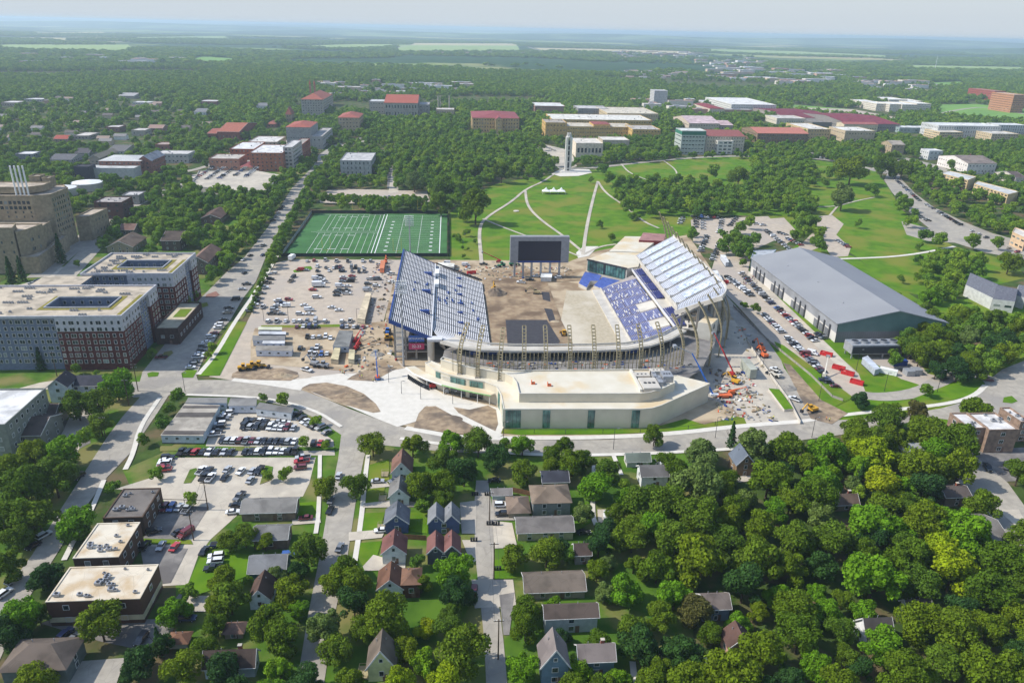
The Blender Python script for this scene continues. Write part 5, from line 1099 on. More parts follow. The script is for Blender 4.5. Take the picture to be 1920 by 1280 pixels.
cb('C',0,132,738,870,722,'grey green eight storey block with dark green top band',wall=(176,182,172),roof=(220,220,214),rk='flat',floors=6,w=3,wh=1.2,gap=4,frame=False,band=(5,.6,(46,116,92)),land='green banded block')
cb('C',138,348,768,862,738,'cream stone hall with red dormered roof right of the green banded block',wall=(206,194,172),wk='stone',roof=(150,86,80),rk='tile',style='gx',rise=5,floors=5,w=1.2,gap=3.4,frame=False,land='red dormered cream hall')
cb('C',200,285,795,868,786,'white porch block with open balconies in front of the cream hall',wall=(216,210,198),roof=(206,200,190),rk='flat',floors=4,w=4,wh=2,gap=6,frame=False)
cb('C',40,205,695,740,660,'pinkish metal roofed hall left of the museum row',wall=(196,180,160),roof=(206,184,184),style='gx',rise=7,floors=2,**K)
cb('C',215,285,705,735,680,'small pinkish gabled wing beside the pinkish roofed hall',wall=(186,168,150),roof=(198,172,172),style='gx',rise=4,floors=1,**K)
cb('C',428,704,752,805,722,'brown stone hall with a pale red tile roof behind trees',wall=(142,120,96),wk='stone',roof=(196,122,104),rk='tile',style='gx',rise=5,floors=3,w=1.4,gap=4,frame=False,land='pale red roofed stone hall')
cb('C',708,832,728,785,695,'yellowish block with pale roof right of the brown stone hall',wall=(198,172,124),roof=(222,216,204),rk='flat',floors=3,units=5,**K)
cb('C',535,690,668,700,650,'cream sports building below the red arena roof',wall=(206,196,176),roof=(208,202,192),rk='flat',floors=1,**K)
cb('C',590,860,664,690,614,'wide arena with a flat maroon roof, left one',wall=(150,140,130),roof=(128,62,72),style='gx',rise=4,floors=1,land='left maroon roofed arena',**K)
cb('C',940,1215,698,740,640,'large arena with a flat maroon roof, right one',wall=(132,126,120),roof=(136,64,76),style='gx',rise=5,floors=1,land='right maroon roofed arena',**K)
cb('C',735,910,690,715,660,'grey striped parking structure beside the maroon arena',wall=(120,116,108),wk='siding',roof=(140,134,126),rk='flat',floors=0)
cb('C',915,1095,700,750,690,'red roofed low sports block below the right arena',wall=(206,190,160),roof=(166,96,88),rk='tile',style='gx',rise=2,floors=1,**K)
cb('C',920,1080,738,800,715,'large white roofed tan building behind the treeline',wall=(188,170,140),roof=(226,222,212),rk='flat',floors=2,units=6,**K)
cb('C',282,520,590,635,552,'white stepped student apartment block beyond the stadium hill, left',wall=(212,210,200),wk='plain',roof=(230,228,222),rk='flat',floors=4,w=1.4,gap=3.4,frame=False,land='left white student apartments')
cb('C',160,270,590,605,565,'white roofed church hall left of the student apartments',wall=(190,180,160),roof=(214,212,206),rk='flat',floors=1,**K)
cb('C',155,235,612,642,585,'red roofed cottage block left of the student apartments',wall=(204,190,170),roof=(142,66,70),style='hip',rise=3,floors=1,**K)
for i,(a,b_,t,bb,f) in enumerate(((1025,1100,575,610,562),(1095,1165,585,625,572),(1170,1240,588,630,575),(1240,1320,590,632,575),(1322,1395,585,628,570),(1165,1260,562,590,548),(1265,1345,570,592,558))):
    cb('C',a,b_,t,bb,f,'cream student block, %s of the white cluster right of the arenas' % ('leftmost','second','third in front','fourth in front','rightmost','rear left','rear right')[i],wall=(216,206,188),roof=(232,230,224),rk='flat',floors=4,w=1.4,gap=3.2,frame=False,group='cream student blocks',land='cream student cluster' if i == 2 else None)
cb('C',1452,1780,710,775,692,'long white laboratory building at the right',wall=(196,196,192),roof=(226,226,222),rk='flat',floors=3,w=1,wh=3,gap=4,frame=False,land='long white laboratory')
cb('C',1782,1925,705,755,694,'second white laboratory wing cut by the right edge',wall=(200,200,198),roof=(228,228,226),rk='flat',floors=3,w=1,wh=3,gap=4,frame=False)
cb('C',1450,1575,745,785,728,'tan block with horizontal bands left of the laboratory',wall=(206,184,146),roof=(220,212,196),rk='flat',floors=3,w=3,wh=1.2,gap=4,frame=False)
cb('C',1745,1890,755,795,735,'tan concrete block in front of the laboratory',wall=(196,176,142),roof=(214,208,196),rk='flat',floors=3,units=5,**K)
cb('C',1225,1390,720,748,708,'glass and white low building beside the right arena',wall=(150,166,162),roof=(220,220,216),rk='flat',floors=1,w=4,gap=6,frame=False)
cb('C',1870,1930,535,635,522,'orange brick slab tower at the right edge of the picture',cat='tower',name='tower_block',wall=(196,140,106),wk='brick',roof=(200,180,160),rk='flat',floors=8,w=1.6,gap=3,frame=False,land='orange slab tower')
cb('C',1762,1815,515,570,500,'red brick tower block left of the orange slab tower',cat='tower',name='tower_block',wall=(164,86,70),wk='brick',roof=(170,130,116),rk='flat',floors=5,**K)
cb('C',1180,1250,815,868,800,'tan stone house with chimney below the laboratory',wall=(176,158,128),wk='stone',roof=(170,160,146),style='gx',rise=4,floors=2,**K)
cb('C',1610,1765,920,978,878,'white mansion with columned front and grey hip roof',wall=(222,214,206),roof=(140,128,120),style='gx',rise=5,floors=2,w=1.4,gap=4,frame=False,cat='house',name='house',land='white columned mansion',chim=True)
cb('C',1875,1930,1000,1035,970,'white and timber house at the right edge',wall=(206,196,180),roof=(104,92,88),style='gx',rise=4,floors=1,**K)
cb('C',1390,1465,850,900,838,'white flat roofed cottage in the right woods',wall=(206,206,204),roof=(220,220,218),rk='flat',floors=2,**K)
def rotb(c,pts,h,label,wall,roof,cat='building',name='building',style='flat',rise=3,land=None,floors=0,wk='plain'):
    w = [Vector(P(*px(c,*p),h)[:2]) for p in pts]
    root = empty(name,(*((w[0]+w[1]+w[2]+w[3])/4),0),label,cat); wm = wallm(wall,wk); rm = roofm(roof,'flat' if style == 'flat' else 'shingle')
    b = MB(); b.prism([tuple(p) for p in w],-.2,h,wm,None)
    r = MB()
    if style == 'flat':
        r.poly([tuple(p) for p in w],h-.05,rm)
        for i in range(4): b.bar((*w[i],h+.15),(*w[(i+1) % 4],h+.15),.35,wm,.5)
    else:
        a = (w[0]+w[3])/2; c2 = (w[1]+w[2])/2; r.face([(*w[0],h),(*w[1],h),(*c2,h+rise),(*a,h+rise)],rm); r.face([(*w[2],h),(*w[3],h),(*a,h+rise),(*c2,h+rise)],rm)
        b.face([(*w[0],h),(*w[3],h),(*a,h+rise)],wm); b.face([(*w[1],h),(*w[2],h),(*c2,h+rise)],wm)
    b.build('wall',root); r.build('roof',root)
    for k in range(floors):
        for i,j in ((0,1),(3,0)):
            L_ = (w[j]-w[i]).length; n = max(1,int(L_/5));
            for q in range(n):
                p = w[i].lerp(w[j],(q+.2)/n); s = w[i].lerp(w[j],(q+.8)/n); z = h*(k+.5)/floors; x = MB(); nn = (w[j]-w[i]).normalized(); nn = Vector((nn.y,-nn.x))*.05
                x.bar((*(p+nn),z),(*(s+nn),z),.12,m_glass,1.2); x.build('window',root)
    xs = [p.x for p in w]; ys = [p.y for p in w]; foot(min(xs),max(xs),min(ys),max(ys),h,land); NOTREE.append([tuple(p) for p in w])
    return root
rotb('C',[(1450,975),(1605,1015),(1650,995),(1500,962)],11,'long tan dormitory wing on the right hillside, rear half',(206,180,136),(206,206,202),floors=4)
rotb('C',[(1640,1035),(1830,1095),(1895,1080),(1660,1020)],11,'long tan dormitory wing on the right hillside, front half',(206,180,136),(206,206,202),floors=4,land='long tan dormitory')
rotb('F',[(1855,25),(1930,60),(1930,20),(1870,0)],10,'tan block cut by the right edge above the road',(206,176,140),(220,212,200),floors=2)
rotb('F',[(1592,320),(1745,395),(1782,320),(1625,255)],7,'dark grey gabled roof of the half timbered house, left part',(196,196,190),(112,114,122),cat='house',name='house',style='g',rise=4,land='half timbered houses')
rotb('F',[(1745,400),(1870,415),(1880,345),(1770,320)],7,'half timbered house with steep grey roofs at the right',(206,206,202),(110,112,120),cat='house',name='house',style='g',rise=4,floors=1)
rotb('F',[(1878,380),(1930,395),(1930,330),(1885,330)],7,'grey roofed house cut by the right edge',(180,180,176),(116,118,126),cat='house',name='house',style='g',rise=4)
for i,(a,lab) in enumerate((((1612,1718,1130,1250,1042),'left'),((1722,1895,1140,1262,1042),'middle'),((1900,1960,1095,1200,1012),'right'))):
    bld('F',*a,'tan brick flat roofed apartment block near the traffic island, %s part' % lab,cat='apartment block',name='apartment_block',wall=(156,132,114),wk='brick',roof=(226,222,216),rk='flat',floors=3,w=1.6,gap=5,units=4,land='tan brick apartments' if i == 1 else None)
rotb('F',[(385,175),(500,150),(525,125),(400,130)],6,'small blue grey shed near the parked trailers',(176,186,196),(186,190,194),cat='shed',name='shed')
def trailer(c,pts,h,label,wall=(196,202,210),roof=(140,138,134),n=4):
    w = [Vector(P(*px(c,*p),h)[:2]) for p in pts]; root = empty('site_office',(*((w[0]+w[1]+w[2]+w[3])/4),0),label,'site office'); b = MB(); b.prism([tuple(p) for p in w],.3,h,wallm(wall,'siding'),None); b.build('wall',root)
    r = MB(); r.poly([tuple(p+(p-(w[0]+w[2])/2).normalized()*.3) for p in w],h+.05,roofm(roof,'flat')); r.build('roof',root); s = MB(); s.prism([tuple(p) for p in w],-.1,.3,m_dark,None); s.build('skirt',root)
    for i in range(n):
        p = w[0].lerp(w[1],(i+.5)/n); d = (w[1]-w[0]).normalized(); nn = Vector((d.y,-d.x))*.05; x = MB(); x.bar((*(p-d*.5+nn),h*.62),(*(p+d*.5+nn),h*.62),.1,m_glass,.8); x.build('window',root)
    xs = [p.x for p in w]; ys = [p.y for p in w]; foot(min(xs),max(xs),min(ys),max(ys),h); return root
t_ = trailer('D',[(905,1165),(1140,1168),(1235,998),(1040,990)],3.6,'wide modular office with striped grey and tan roof beside the parked cars',(196,206,210),(180,172,158),4); LAND.append(('striped modular office',*OFF[t_.name][:2]))
for i in range(3):
    p0 = P(*px('D',975-i*-28+0,1140-i*52),3.75); b = MB(); wln = 36
for (ya,yb2) in ((1160,1140),(1062,1038),(1012,1000)):
    a = P(*px('D',905+(1165-ya)*.78,ya),3.8); c = P(*px('D',1140+(1165-ya)*.56,ya),3.8); d = P(*px('D',1140+(1165-yb2)*.56,yb2),3.8); e = P(*px('D',905+(1165-yb2)*.78,yb2),3.8)
    b = MB(); b.face([a,c,d,e],roofm((104,98,94),'flat')); b.build('roof_stripe',t_)
trailer('D',[(1045,985),(1272,985),(1275,955),(1062,955)],3.6,'long grey office trailer behind the striped modular office',n=5)
trailer('D',[(1285,1000),(1438,1000),(1442,957),(1300,957)],3.6,'square grey office trailer beside the curving road',n=3)
trailer('D',[(1440,1018),(1635,1042),(1650,1012),(1462,982)],3.4,'slanting white office trailer beside the curving road',(214,218,220),(128,126,122),3)
trailer('D',[(1440,690),(1640,692),(1648,664),(1442,662)],3.2,'long white office trailer with grey roof, nearest in the yard',(206,212,222),(150,144,134),4)
trailer('D',[(1478,650),(1598,650),(1600,636),(1482,636)],3,'short white roofed office trailer, second in the yard',(206,212,222),(222,222,220),3)
trailer('D',[(1422,632),(1600,632),(1602,608),(1424,606)],3.2,'long grey roofed office trailer, third in the yard',(196,202,212),(140,138,134),3)
trailer('D',[(1455,598),(1605,600),(1605,584),(1457,582)],3,'dark blue walled office trailer with white roof in the yard',(74,82,100),(196,198,200),3)
trailer('D',[(1455,572),(1583,574),(1583,558),(1457,556)],3,'pale green roofed office trailer, farthest in the yard',(206,206,196),(210,210,184),3)
trailer('D',[(1872,665),(1962,668),(1985,580),(1908,578)],3.4,'double grey roofed office trailer beside the red lifts',(190,196,206),(132,132,128),2)
trailer('1',[(620,672),(634,674),(638,652),(628,650)],2.6,'cream storage container near the double office trailer',(176,164,140),(214,200,160),0)
trailer('1',[(653,672),(664,674),(665,656),(655,655)],2.6,'cream and green storage container beside the red lifts',(170,166,146),(206,194,158),0)
trailer('1',[(670,596),(684,599),(696,550),(686,549)],2.8,'very long cream roofed trailer beside the left grandstand',(200,190,166),(222,206,176),0)
trailer('1',[(712,503),(720,504),(722,490),(714,488)],3,'rust orange shipping container beyond the car park',(206,120,84),(206,130,96),0)
trailer('1',[(1407.6,693),(1420,692),(1404,672),(1390,672)],5,'pale grey green steel container in the works yard',(168,172,158),(180,182,168),0)
trailer('1',[(1617,671),(1641,693),(1650,690),(1627,667)],3.2,'long silver trailer in the fenced utility yard',(176,182,190),(206,212,220),0)
trailer('1',[(1361,492),(1367,491),(1360,478),(1351,478)],3.2,'white trailer with pale roof near the leafy trees beside the lot',(196,200,206),(236,236,234),0)
trailer('1',[(1345,525),(1355,524),(1345,507),(1335,508)],3.2,'white site trailer behind the lattice masts',(206,206,204),(236,236,232),0)
trailer('1',[(820,500),(850,500),(852,494),(822,492)],3,'long white lorry trailer beyond the left grandstand',(216,216,212),(232,228,214),0)
trailer('1',[(1014,520),(1034,520),(1035,512),(1015,512)],3,'white box trailer under the scoreboard',(216,216,212),(232,232,228),0)
ch = empty('cooling_plant',P(1635,665),'silver rooftop style chiller on stilts with six round fans beside the hall','cooling plant'); x,y,_ = P(1635,668); b = MB(); b.box(x-13,x+13,y-3,y+5,2.6,7.4,m_steel); b.box(x-12.6,x+12.6,y-3.2,y-3,3,6.6,m_dark); b.build('casing',ch)
for i in range(5): b = MB(); b.tube((x-10+i*5,y+1,7.4),(x-10+i*5,y+1,8.4),1.9,2.1,m_steel,14); b.tube((x-10+i*5,y+1,8.4),(x-10+i*5,y+1,8.42),1.7,1.7,m_dark,14); b.build('fan',ch)
for i in range(4): b = MB(); xx = x-12+i*8; b.box(xx-.3,xx+.3,y-2.4,y-1.8,0,2.6,m_steel); b.box(xx-.3,xx+.3,y+3.8,y+4.4,0,2.6,m_steel); b.build('leg',ch)
NOTREE.append([(x-16,y-8),(x+16,y-8),(x+16,y+9),(x-16,y+9)]); foot(x-13,x+13,y-3,y+5,7)
def boxy(name,px_,py_,sx,sy,h,m,label,cat,rot=0,lid=None,z=.0):
    x,y,_ = P(px_,py_); b = MB(); b.box(-sx/2,sx/2,-sy/2,sy/2,0,h,m)
    b.box(-sx/2-.08,sx/2+.08,-sy/2-.08,sy/2+.08,h-.25,h-.02,lid or m)
    for k in (-1,0,1): b.box(k*sx*.33-.1,k*sx*.33+.1,-sy/2-.12,-sy/2,.2,h-.2,lid or m)
    o = b.build(name); o.location = (x,y,z); o.rotation_euler = (0,0,math.radians(rot)); tag(o,label,cat); return o
boxy('storage_container',1685,684,7,2.8,2.8,m_blue,'bright blue storage container in the utility yard','container')
boxy('tank_unit',1652,664,8,2.6,2.2,m_steel,'silver tank unit behind the blue container','tank unit'); boxy('generator',1703,702,4,4,2.6,m_steel,'left grey box generator at the yard fence','generator'); boxy('generator',1717,700,4,4,2.6,m_steel,'right grey box generator at the yard fence','generator'); boxy('pipe_stack',1700,695,7,2,1,m_dark,'stack of dark pipes beside the grey generators','pipes')
boxy('camper',1665,700,7.5,2.4,2.4,m_white,'white camper trailer parked in the utility yard','camper',-38)
m_skip = mat('skip_red',(198,44,46),(178,38,42),.8,.6)
def skip(x,y,rot,label,l=5.8,w=2.2,h=1.8,m=None):
    m = m or m_skip; r = empty('skip_container',(x,y,0),label,'skip','red open skips'); r.rotation_euler = (0,0,math.radians(rot)); OFF[r.name] = (0,0,0)
    for nm,a in (('side_wall',(-l/2,l/2,-w/2,-w/2+.12,.1,h)),('side_wall',(-l/2,l/2,w/2-.12,w/2,.1,h)),('end_wall',(-l/2,-l/2+.12,-w/2+.12,w/2-.12,.1,h)),('end_wall',(l/2-.12,l/2,-w/2+.12,w/2-.12,.1,h)),('floor',(-l/2,l/2,-w/2,w/2,0,.1))): b = MB(); b.box(*a,m); b.build(nm,r)
    b = MB();
    for k in range(5): b.box(-l/2+.5+k*l/5,-l/2+.7+k*l/5,-w/2-.08,-w/2,.1,h,m); b.box(-l/2+.5+k*l/5,-l/2+.7+k*l/5,w/2,w/2+.08,.1,h,m)
    b.build('rib',r); b = MB(); q = random.Random(int(x));
    for k in range(8): u,v = q.uniform(-l/2+.8,l/2-.8),q.uniform(-.8,.8); b.box(u-.5,u+.5,v-.3,v+.3,.1,q.uniform(.6,1.3),(m_cream,m_dark,m_white)[k % 3])
    b.build('rubbish',r)
for i,(a,b_,lab) in enumerate(((1549,666,'first red skip beside the grey hall corner'),(1572,692,'second red skip from the hall, beside the grass bank'),(1589,702,'third red skip from the hall, beside the grass bank'),(1606,719,'last red skip, farthest from the hall'),(884,513,'red skip on the dirt beyond the left grandstand'),(1357,531,'red skip heaped with cream boards near the lattice masts'))):
    p = P(a,b_); skip(p[0],p[1],-42 if i < 4 else 10,lab)
RD = random.Random(21); TN = []
def speck(x,y,sx,sy,h,wc,rc,gable,label,group):
    key = ('speck',round(sx),round(sy),round(h),wc,rc,gable)
    if key not in WM:
        b = MB(); b._w = wallm(wc)
        if gable:
            b.prism([(-sx/2,-sy/2),(sx/2,-sy/2),(sx/2,sy/2),(-sx/2,sy/2)],0,h,wallm(wc),None); roof_gable(b,-sx/2,sx/2,-sy/2,sy/2,h,h+2.5,'x',roofm(rc),b)
        else:
            b.prism([(-sx/2,-sy/2),(sx/2,-sy/2),(sx/2,sy/2),(-sx/2,sy/2)],0,h,wallm(wc),roofm(rc,'flat')); b.box(-sx*.2,sx*.1,-sy*.2,sy*.2,h,h+1.5,m_steel)
        me = bpy.data.meshes.new('house'); me.from_pydata(b.v,[],b.f)
        for m in b.mats: me.materials.append(m)
        me.polygons.foreach_set('material_index',b.m); WM[key] = me
    o = bpy.data.objects.new('distant_house' if gable else 'distant_building',WM[key]); COL.objects.link(o); o.location = (x,y,0); tag(o,label,'building' if not gable else 'house',group)
    NOTREE.append([(x-sx*.6,y-sy*.6-(30 if y < 2200 else 75)),(x+sx*.6,y-sy*.6-(30 if y < 2200 else 75)),(x+sx*.6,y+sy*.6),(x-sx*.6,y+sy*.6)])
WC = [(214,206,192),(196,176,150),(176,140,118),(222,220,214)]; RC = [(232,230,226),(214,206,196),(190,150,132),(168,164,160)]
for poly,n,big,lab,grp in [([(1150,96),(1300,98),(1330,108),(1160,110)],34,1,'pale flat store in the hazy shopping district','stores of the hazy shopping district'),([(1290,104),(1430,112),(1440,130),(1330,128)],28,1,'flat roofed building right of the hazy shopping district','buildings right of the shopping district'),([(1330,130),(1560,128),(1600,150),(1450,160),(1340,146)],40,1,'pale flat roofed building in the right hand town strip','buildings of the right hand town strip'),([(1600,148),(1770,160),(1790,176),(1620,172)],20,1,'long roofed building near the white fairground halls','buildings near the fairground halls'),
                          ([(600,155),(880,158),(880,178),(640,182)],26,1,'low building in the clearing above the orange hall','buildings above the orange roofed hall'),([(1120,128),(1330,138),(1400,150),(1180,148)],22,0,'tiny gabled house among trees behind the pale high rise','houses behind the pale high rise'),([(760,96),(1010,95),(1120,103),(800,104)],30,0,'tiny house at the edge of the far fields','houses at the edge of the far fields'),([(40,100),(330,106),(360,120),(50,122)],12,1,'pale low building in the far left woods','buildings in the far left woods'),
                          ([(0,190),(300,180),(420,230),(330,270),(0,290)],26,0,'small gabled house among the left hand woods','houses among the left hand woods'),([(1180,192),(1420,196),(1440,214),(1240,212)],14,1,'pale roofed campus building right of the high rise','pale campus buildings right of the high rise')]:
    xs = [p[0] for p in poly]; ys = [p[1] for p in poly]; k = 0; tries = 0; done = []
    SP = []
    while k < n and tries < 4000:
        tries += 1; a,b_ = RD.uniform(min(xs),max(xs)),RD.uniform(min(ys),max(ys))
        if not pin(a,b_,poly): continue
        x,y,_ = P(a,b_)
        if any(abs(x-u)+abs(y-v) < (60 if big else 30) for u,v in done): continue
        if any(f[0]-12 < x < f[1]+12 and f[2]-12 < y < f[3]+12 for f in FP): continue
        done.append((x,y)); k += 1; s = 1.9 if y > 2500 else 1.1
        if big: speck(x,y,RD.choice((20,34,50))*s,RD.choice((14,20))*s,RD.choice((5,8,11)),RD.choice(WC),RD.choice(RC),False,lab,grp); SP.append((a,ALLT[-1]))
        else: speck(x,y,14*s,10,5,RD.choice(WC),RD.choice([(150,146,142),(120,112,106),(170,150,136)]),True,lab,grp); SP.append((a,ALLT[-1]))
    for i_,(_,o_2) in enumerate(sorted(SP,key=lambda q: q[0])): o_2['label'] = lab+', '+ORD[i_]+' from the left'
b = MB(); p = P(1695,84); b.tube((p[0],p[1],20),(p[0],p[1],130),8,8,m_white,12); b.tube((p[0],p[1],130),(p[0],p[1],150),16,12,m_white,12); o = b.build('water_tower'); tag(o,'tiny white water tower on the far wooded ridge','water tower')
b = MB(); p = P(1752,134); b.tube((p[0],p[1],0),(p[0],p[1],70),1.2,.5,m_white,6); o = b.build('radio_mast'); tag(o,'thin pale radio mast in the woods at the far right','mast')
# ================================================================== VEHICLES
CARP = {'white': (.78,.78,.77),'silver': (.45,.46,.47),'grey': (.17,.18,.19),'black': (.018,.019,.022),'dark blue': (.03,.045,.12),'blue': (.05,.12,.35),'red': (.42,.03,.03),'maroon': (.16,.025,.03),'beige': (.45,.38,.28)}
PROF = {'sedan': ([(-2.3,.45),(-2.3,.85),(-1.6,.95),(1.0,.95),(2.2,.8),(2.3,.45)],[(-1.6,.95),(-1.05,1.42),(.35,1.42),(1.05,.95)],4.6,1.8),
        'suv': ([(-2.35,.5),(-2.35,1.0),(1.2,1.05),(2.3,.95),(2.4,.5)],[(-2.3,1.02),(-2.05,1.72),(.5,1.72),(1.2,1.05)],4.8,1.95),
        'pickup': ([(-2.9,.6),(-2.9,1.1),(1.4,1.12),(2.7,1.05),(2.8,.55)],[(-.75,1.1),(-.65,1.85),(.75,1.85),(1.45,1.1)],5.7,2.0),
        'van': ([(-2.8,.45),(-2.8,1.2),(1.8,1.2),(2.6,1.0),(2.7,.45)],[(-2.78,1.2),(-2.72,2.3),(1.2,2.25),(1.9,1.2)],5.5,2.0)}
VM = {}
for k,(bod,cab,L_,w) in PROF.items():
    def extr(b,prof,w0,m,wt=None):
        n = len(prof); zmax = max(p[1] for p in prof); zmin = min(p[1] for p in prof)
        def ww(z): return w0/2 if wt is None else w0/2-(z-zmin)/(zmax-zmin)*wt
        b.face([(x,-ww(z),z) for x,z in prof][::-1],m); b.face([(x,ww(z),z) for x,z in prof],m)
        for i in range(n):
            (x0,z0),(x1,z1) = prof[i],prof[(i+1) % n]; b.face([(x0,-ww(z0),z0),(x1,-ww(z1),z1),(x1,ww(z1),z1),(x0,ww(z0),z0)],m)
    b = MB(); extr(b,bod,w,m_paint)
    if k == 'pickup':
        b.box(-2.75,-.85,-w/2+.12,w/2-.12,1.11,1.125,m_blk)
    roof = [p for p in cab if p[1] > 1.3]; (xa,za),(xb,zb) = roof[0],roof[-1]
    b.box(xa+.02,xb-.02,-w/2+.2,w/2-.2,max(za,zb)-.03,max(za,zb)+.03,m_paint)
    b.box(bod[-1][0]-.05,bod[-1][0]+.03,-w/2+.1,w/2-.1,.45,.62,m_blk); b.box(bod[0][0]-.03,bod[0][0]+.05,-w/2+.1,w/2-.1,.45,.62,m_blk)
    for s in (-1,1): b.box(bod[-1][0]-.1,bod[-1][0]+.02,s*(w/2-.35)-.17,s*(w/2-.35)+.17,.66,.8,m_white)
    g_ = MB(); extr(g_,cab,w-.08,m_cwin,.16)
    if k in ('van',):
        g_ = MB(); extr(b,cab,w-.08,m_paint,.12); g_.box(1.2,1.62,-w/2+.12,w/2-.12,1.45,2.0,m_cwin); g_.box(.3,1.2,-w/2+.0,w/2-.0,1.4,1.9,m_cwin)
    def mesh(b,nm):
        me = bpy.data.meshes.new(nm); me.from_pydata(b.v,[],b.f)
        for m in b.mats: me.materials.append(m)
        me.polygons.foreach_set('material_index',b.m); return me
    VM[k] = (mesh(b,'body'),mesh(g_,'windows'))
    f = MB(); k0 = 0; f.v = list(b.v); f.f = list(b.f); f.m = list(b.m); f.mats = list(b.mats)
    off = len(f.v); f.v += g_.v; ci = f.mi(m_cwin); f.f += [tuple(q+off for q in t) for t in g_.f]; f.m += [ci]*len(g_.f)
    for x in (-L_*.31,L_*.31):
        for s in (-1,1): f.tube((x,s*(w/2-.22),.34),(x,s*(w/2+.02),.34),.34,.34,m_tyre,8)
    VM[k+'_far'] = mesh(f,'car')
wb_ = MB(); wb_.tube((0,-.12,0),(0,.12,0),.35,.35,m_tyre,12); wb_.tube((0,-.14,0),(0,.14,0),.19,.19,m_steel,8); VM['wheel'] = mesh(wb_,'wheel')
CARS = []; RC_ = random.Random(5)
KINDL = {'sedan': 'car','suv': 'SUV','pickup': 'pickup truck','van': 'van'}
def rcol(): return RC_.choices(['white','silver','grey','black','dark blue','blue','red','maroon','beige'],[30,12,13,22,5,3,5,4,2])[0]
def rkind(): return RC_.choices(['sedan','suv','pickup','van'],[40,34,20,4])[0]
def cars(c,pts,ang,desc,cols=None,kinds=None,grp=None,jit=5):
    """every car of one named row; ang in degrees, 0 = lying across the view"""
    for i,p in enumerate(pts):
        x,y = px(c,p[0],p[1]); col = (cols[i] if cols and i < len(cols) and cols[i] else None) or rcol(); kd = (kinds[i] if kinds and i < len(kinds) and kinds[i] else None) or rkind()
        if len(p) > 2: a = p[2]
        else: a = ang
        CARS.append(dict(x=x,y=y,a=a+RC_.uniform(-jit,jit)+(180 if RC_.random() < .4 else 0),col=col,kd=kd,desc=desc,i=i,n=len(pts),grp=grp or 'cars in '+desc.split(' of ')[0]))
def rowi(c,p0,p1,n,ang,desc,skip=0,**k):
    x0,y0,_ = P(*px(c,*p0)); x1,y1,_ = P(*px(c,*p1)); pts = []
    for i in range(n):
        if RC_.random() < skip: continue
        t = i/(n-1) if n > 1 else 0; q = Q(x0+(x1-x0)*t,y0+(y1-y0)*t); pts.append(q)
    cars('1',pts,ang,desc,**k)
wh = 'white'; bk = 'black'
cars('1',[(576,491),(589,490),(610,489),(631,491),(652,491),(680,491),(695,491)],90,'the row nearest the green pitch',[wh,'red',wh,wh,'grey',wh,'silver'],['sedan','suv','pickup','pickup','pickup','pickup'])
cars('1',[(595,501),(611,503),(625,504),(631,503),(638,502),(659,503),(667,503),(681,503)],90,'the second row below the green pitch',[wh,'grey',wh,bk,'maroon','grey',bk,wh])
cars('1',[(563,508,0),(573,508,0),(595,509),(617,509),(638,509),(644,509),(660,510),(673,511),(683,510)],90,'the third row below the green pitch',['red','silver',bk,wh,bk,bk,'grey',bk,'silver'])
cars('1',[(600,519),(593,524),(603,525),(593,529),(607,530),(597,536),(587,545),(594,559)],0,'the upper island of the sandy car park',[bk,wh,wh,'dark blue',wh,wh,'red',wh],['sedan','van','suv','sedan','pickup','van','sedan','pickup'])
cars('1',[(643,521),(660,519),(643,525),(660,524),(642,529),(657,529),(637,538),(652,538),(634,546),(649,546),(633,550),(650,552),(631,555)],0,'the cluster left of the left grandstand',[wh,'red','maroon',bk,'grey',bk,wh,wh,bk,bk,bk,wh,bk])
cars('1',[(695,525),(708,525),(690,534),(706,538),(688,541),(689,546),(734,530),(733,515),(713,498)],0,'the loose line beside the grandstand works',[wh,'grey',bk,wh,bk,'silver',wh,wh,wh])
cars('D',[(1540,262),(1522,293),(1502,314),(1486,341),(1468,373),(1448,402),(1442,419),(1432,437),(1420,455),(1405,472)],0,'the left column of the sandy car park',[wh,bk,bk,wh,'grey',bk,bk,wh,bk,'silver'])
cars('D',[(1650,280,70),(1636,303,70),(1800,277),(1812,295),(1790,310),(1788,322),(1758,352),(1780,395),(1625,409),(1710,441),(1865,453),(1905,469)],0,'the middle of the sandy car park',[bk,'beige',bk,wh,'dark blue',wh,'red',wh,'red',wh,wh,wh])
cars('D',[(1562,415),(1580,428),(1560,440),(1607,445),(1543,452),(1543,467),(1480,450,80),(1530,488),(1583,489),(1740,468),(1688,490),(1742,491)],0,'the lower left of the sandy car park',[wh,'dark blue',wh,wh,bk,'silver',wh,bk,'grey',wh,wh,wh],[None,None,None,'van',None,None,None,None,None,'van'])
cars('D',[(1510,531),(1557,530),(1607,530),(1653,530),(1688,531),(1728,532),(1775,530),(1828,531),(1924,532),(1970,529)],90,'the row above the grass strip and trailers',[wh,wh,wh,wh,wh,'grey','silver',wh,wh,wh])
cars('D',[(1670,562),(1708,560),(1743,561),(1777,560),(1926,562),(1952,562),(1990,563),(2014,563),(2042,563)],90,'the row just below the grass strip',['maroon',wh,'dark blue','dark blue','dark blue','silver',wh,bk,'red'])
cars('D',[(1730,618),(1762,620),(1797,620),(1832,616),(1860,625)],90,'the row in the dirt yard above the offices',[bk,wh,'silver',wh,wh])
cars('D',[(1690,683),(1755,688),(1785,676),(1743,714),(1772,717),(1808,717),(1840,714)],90,'the yard cluster right of the white offices',[bk,'grey',wh,wh,wh,'blue',wh],['suv',None,'pickup','pickup','pickup'])
cars('D',[(1726,806,155)],155,'the fresh concrete by the digger',[wh],['pickup'])
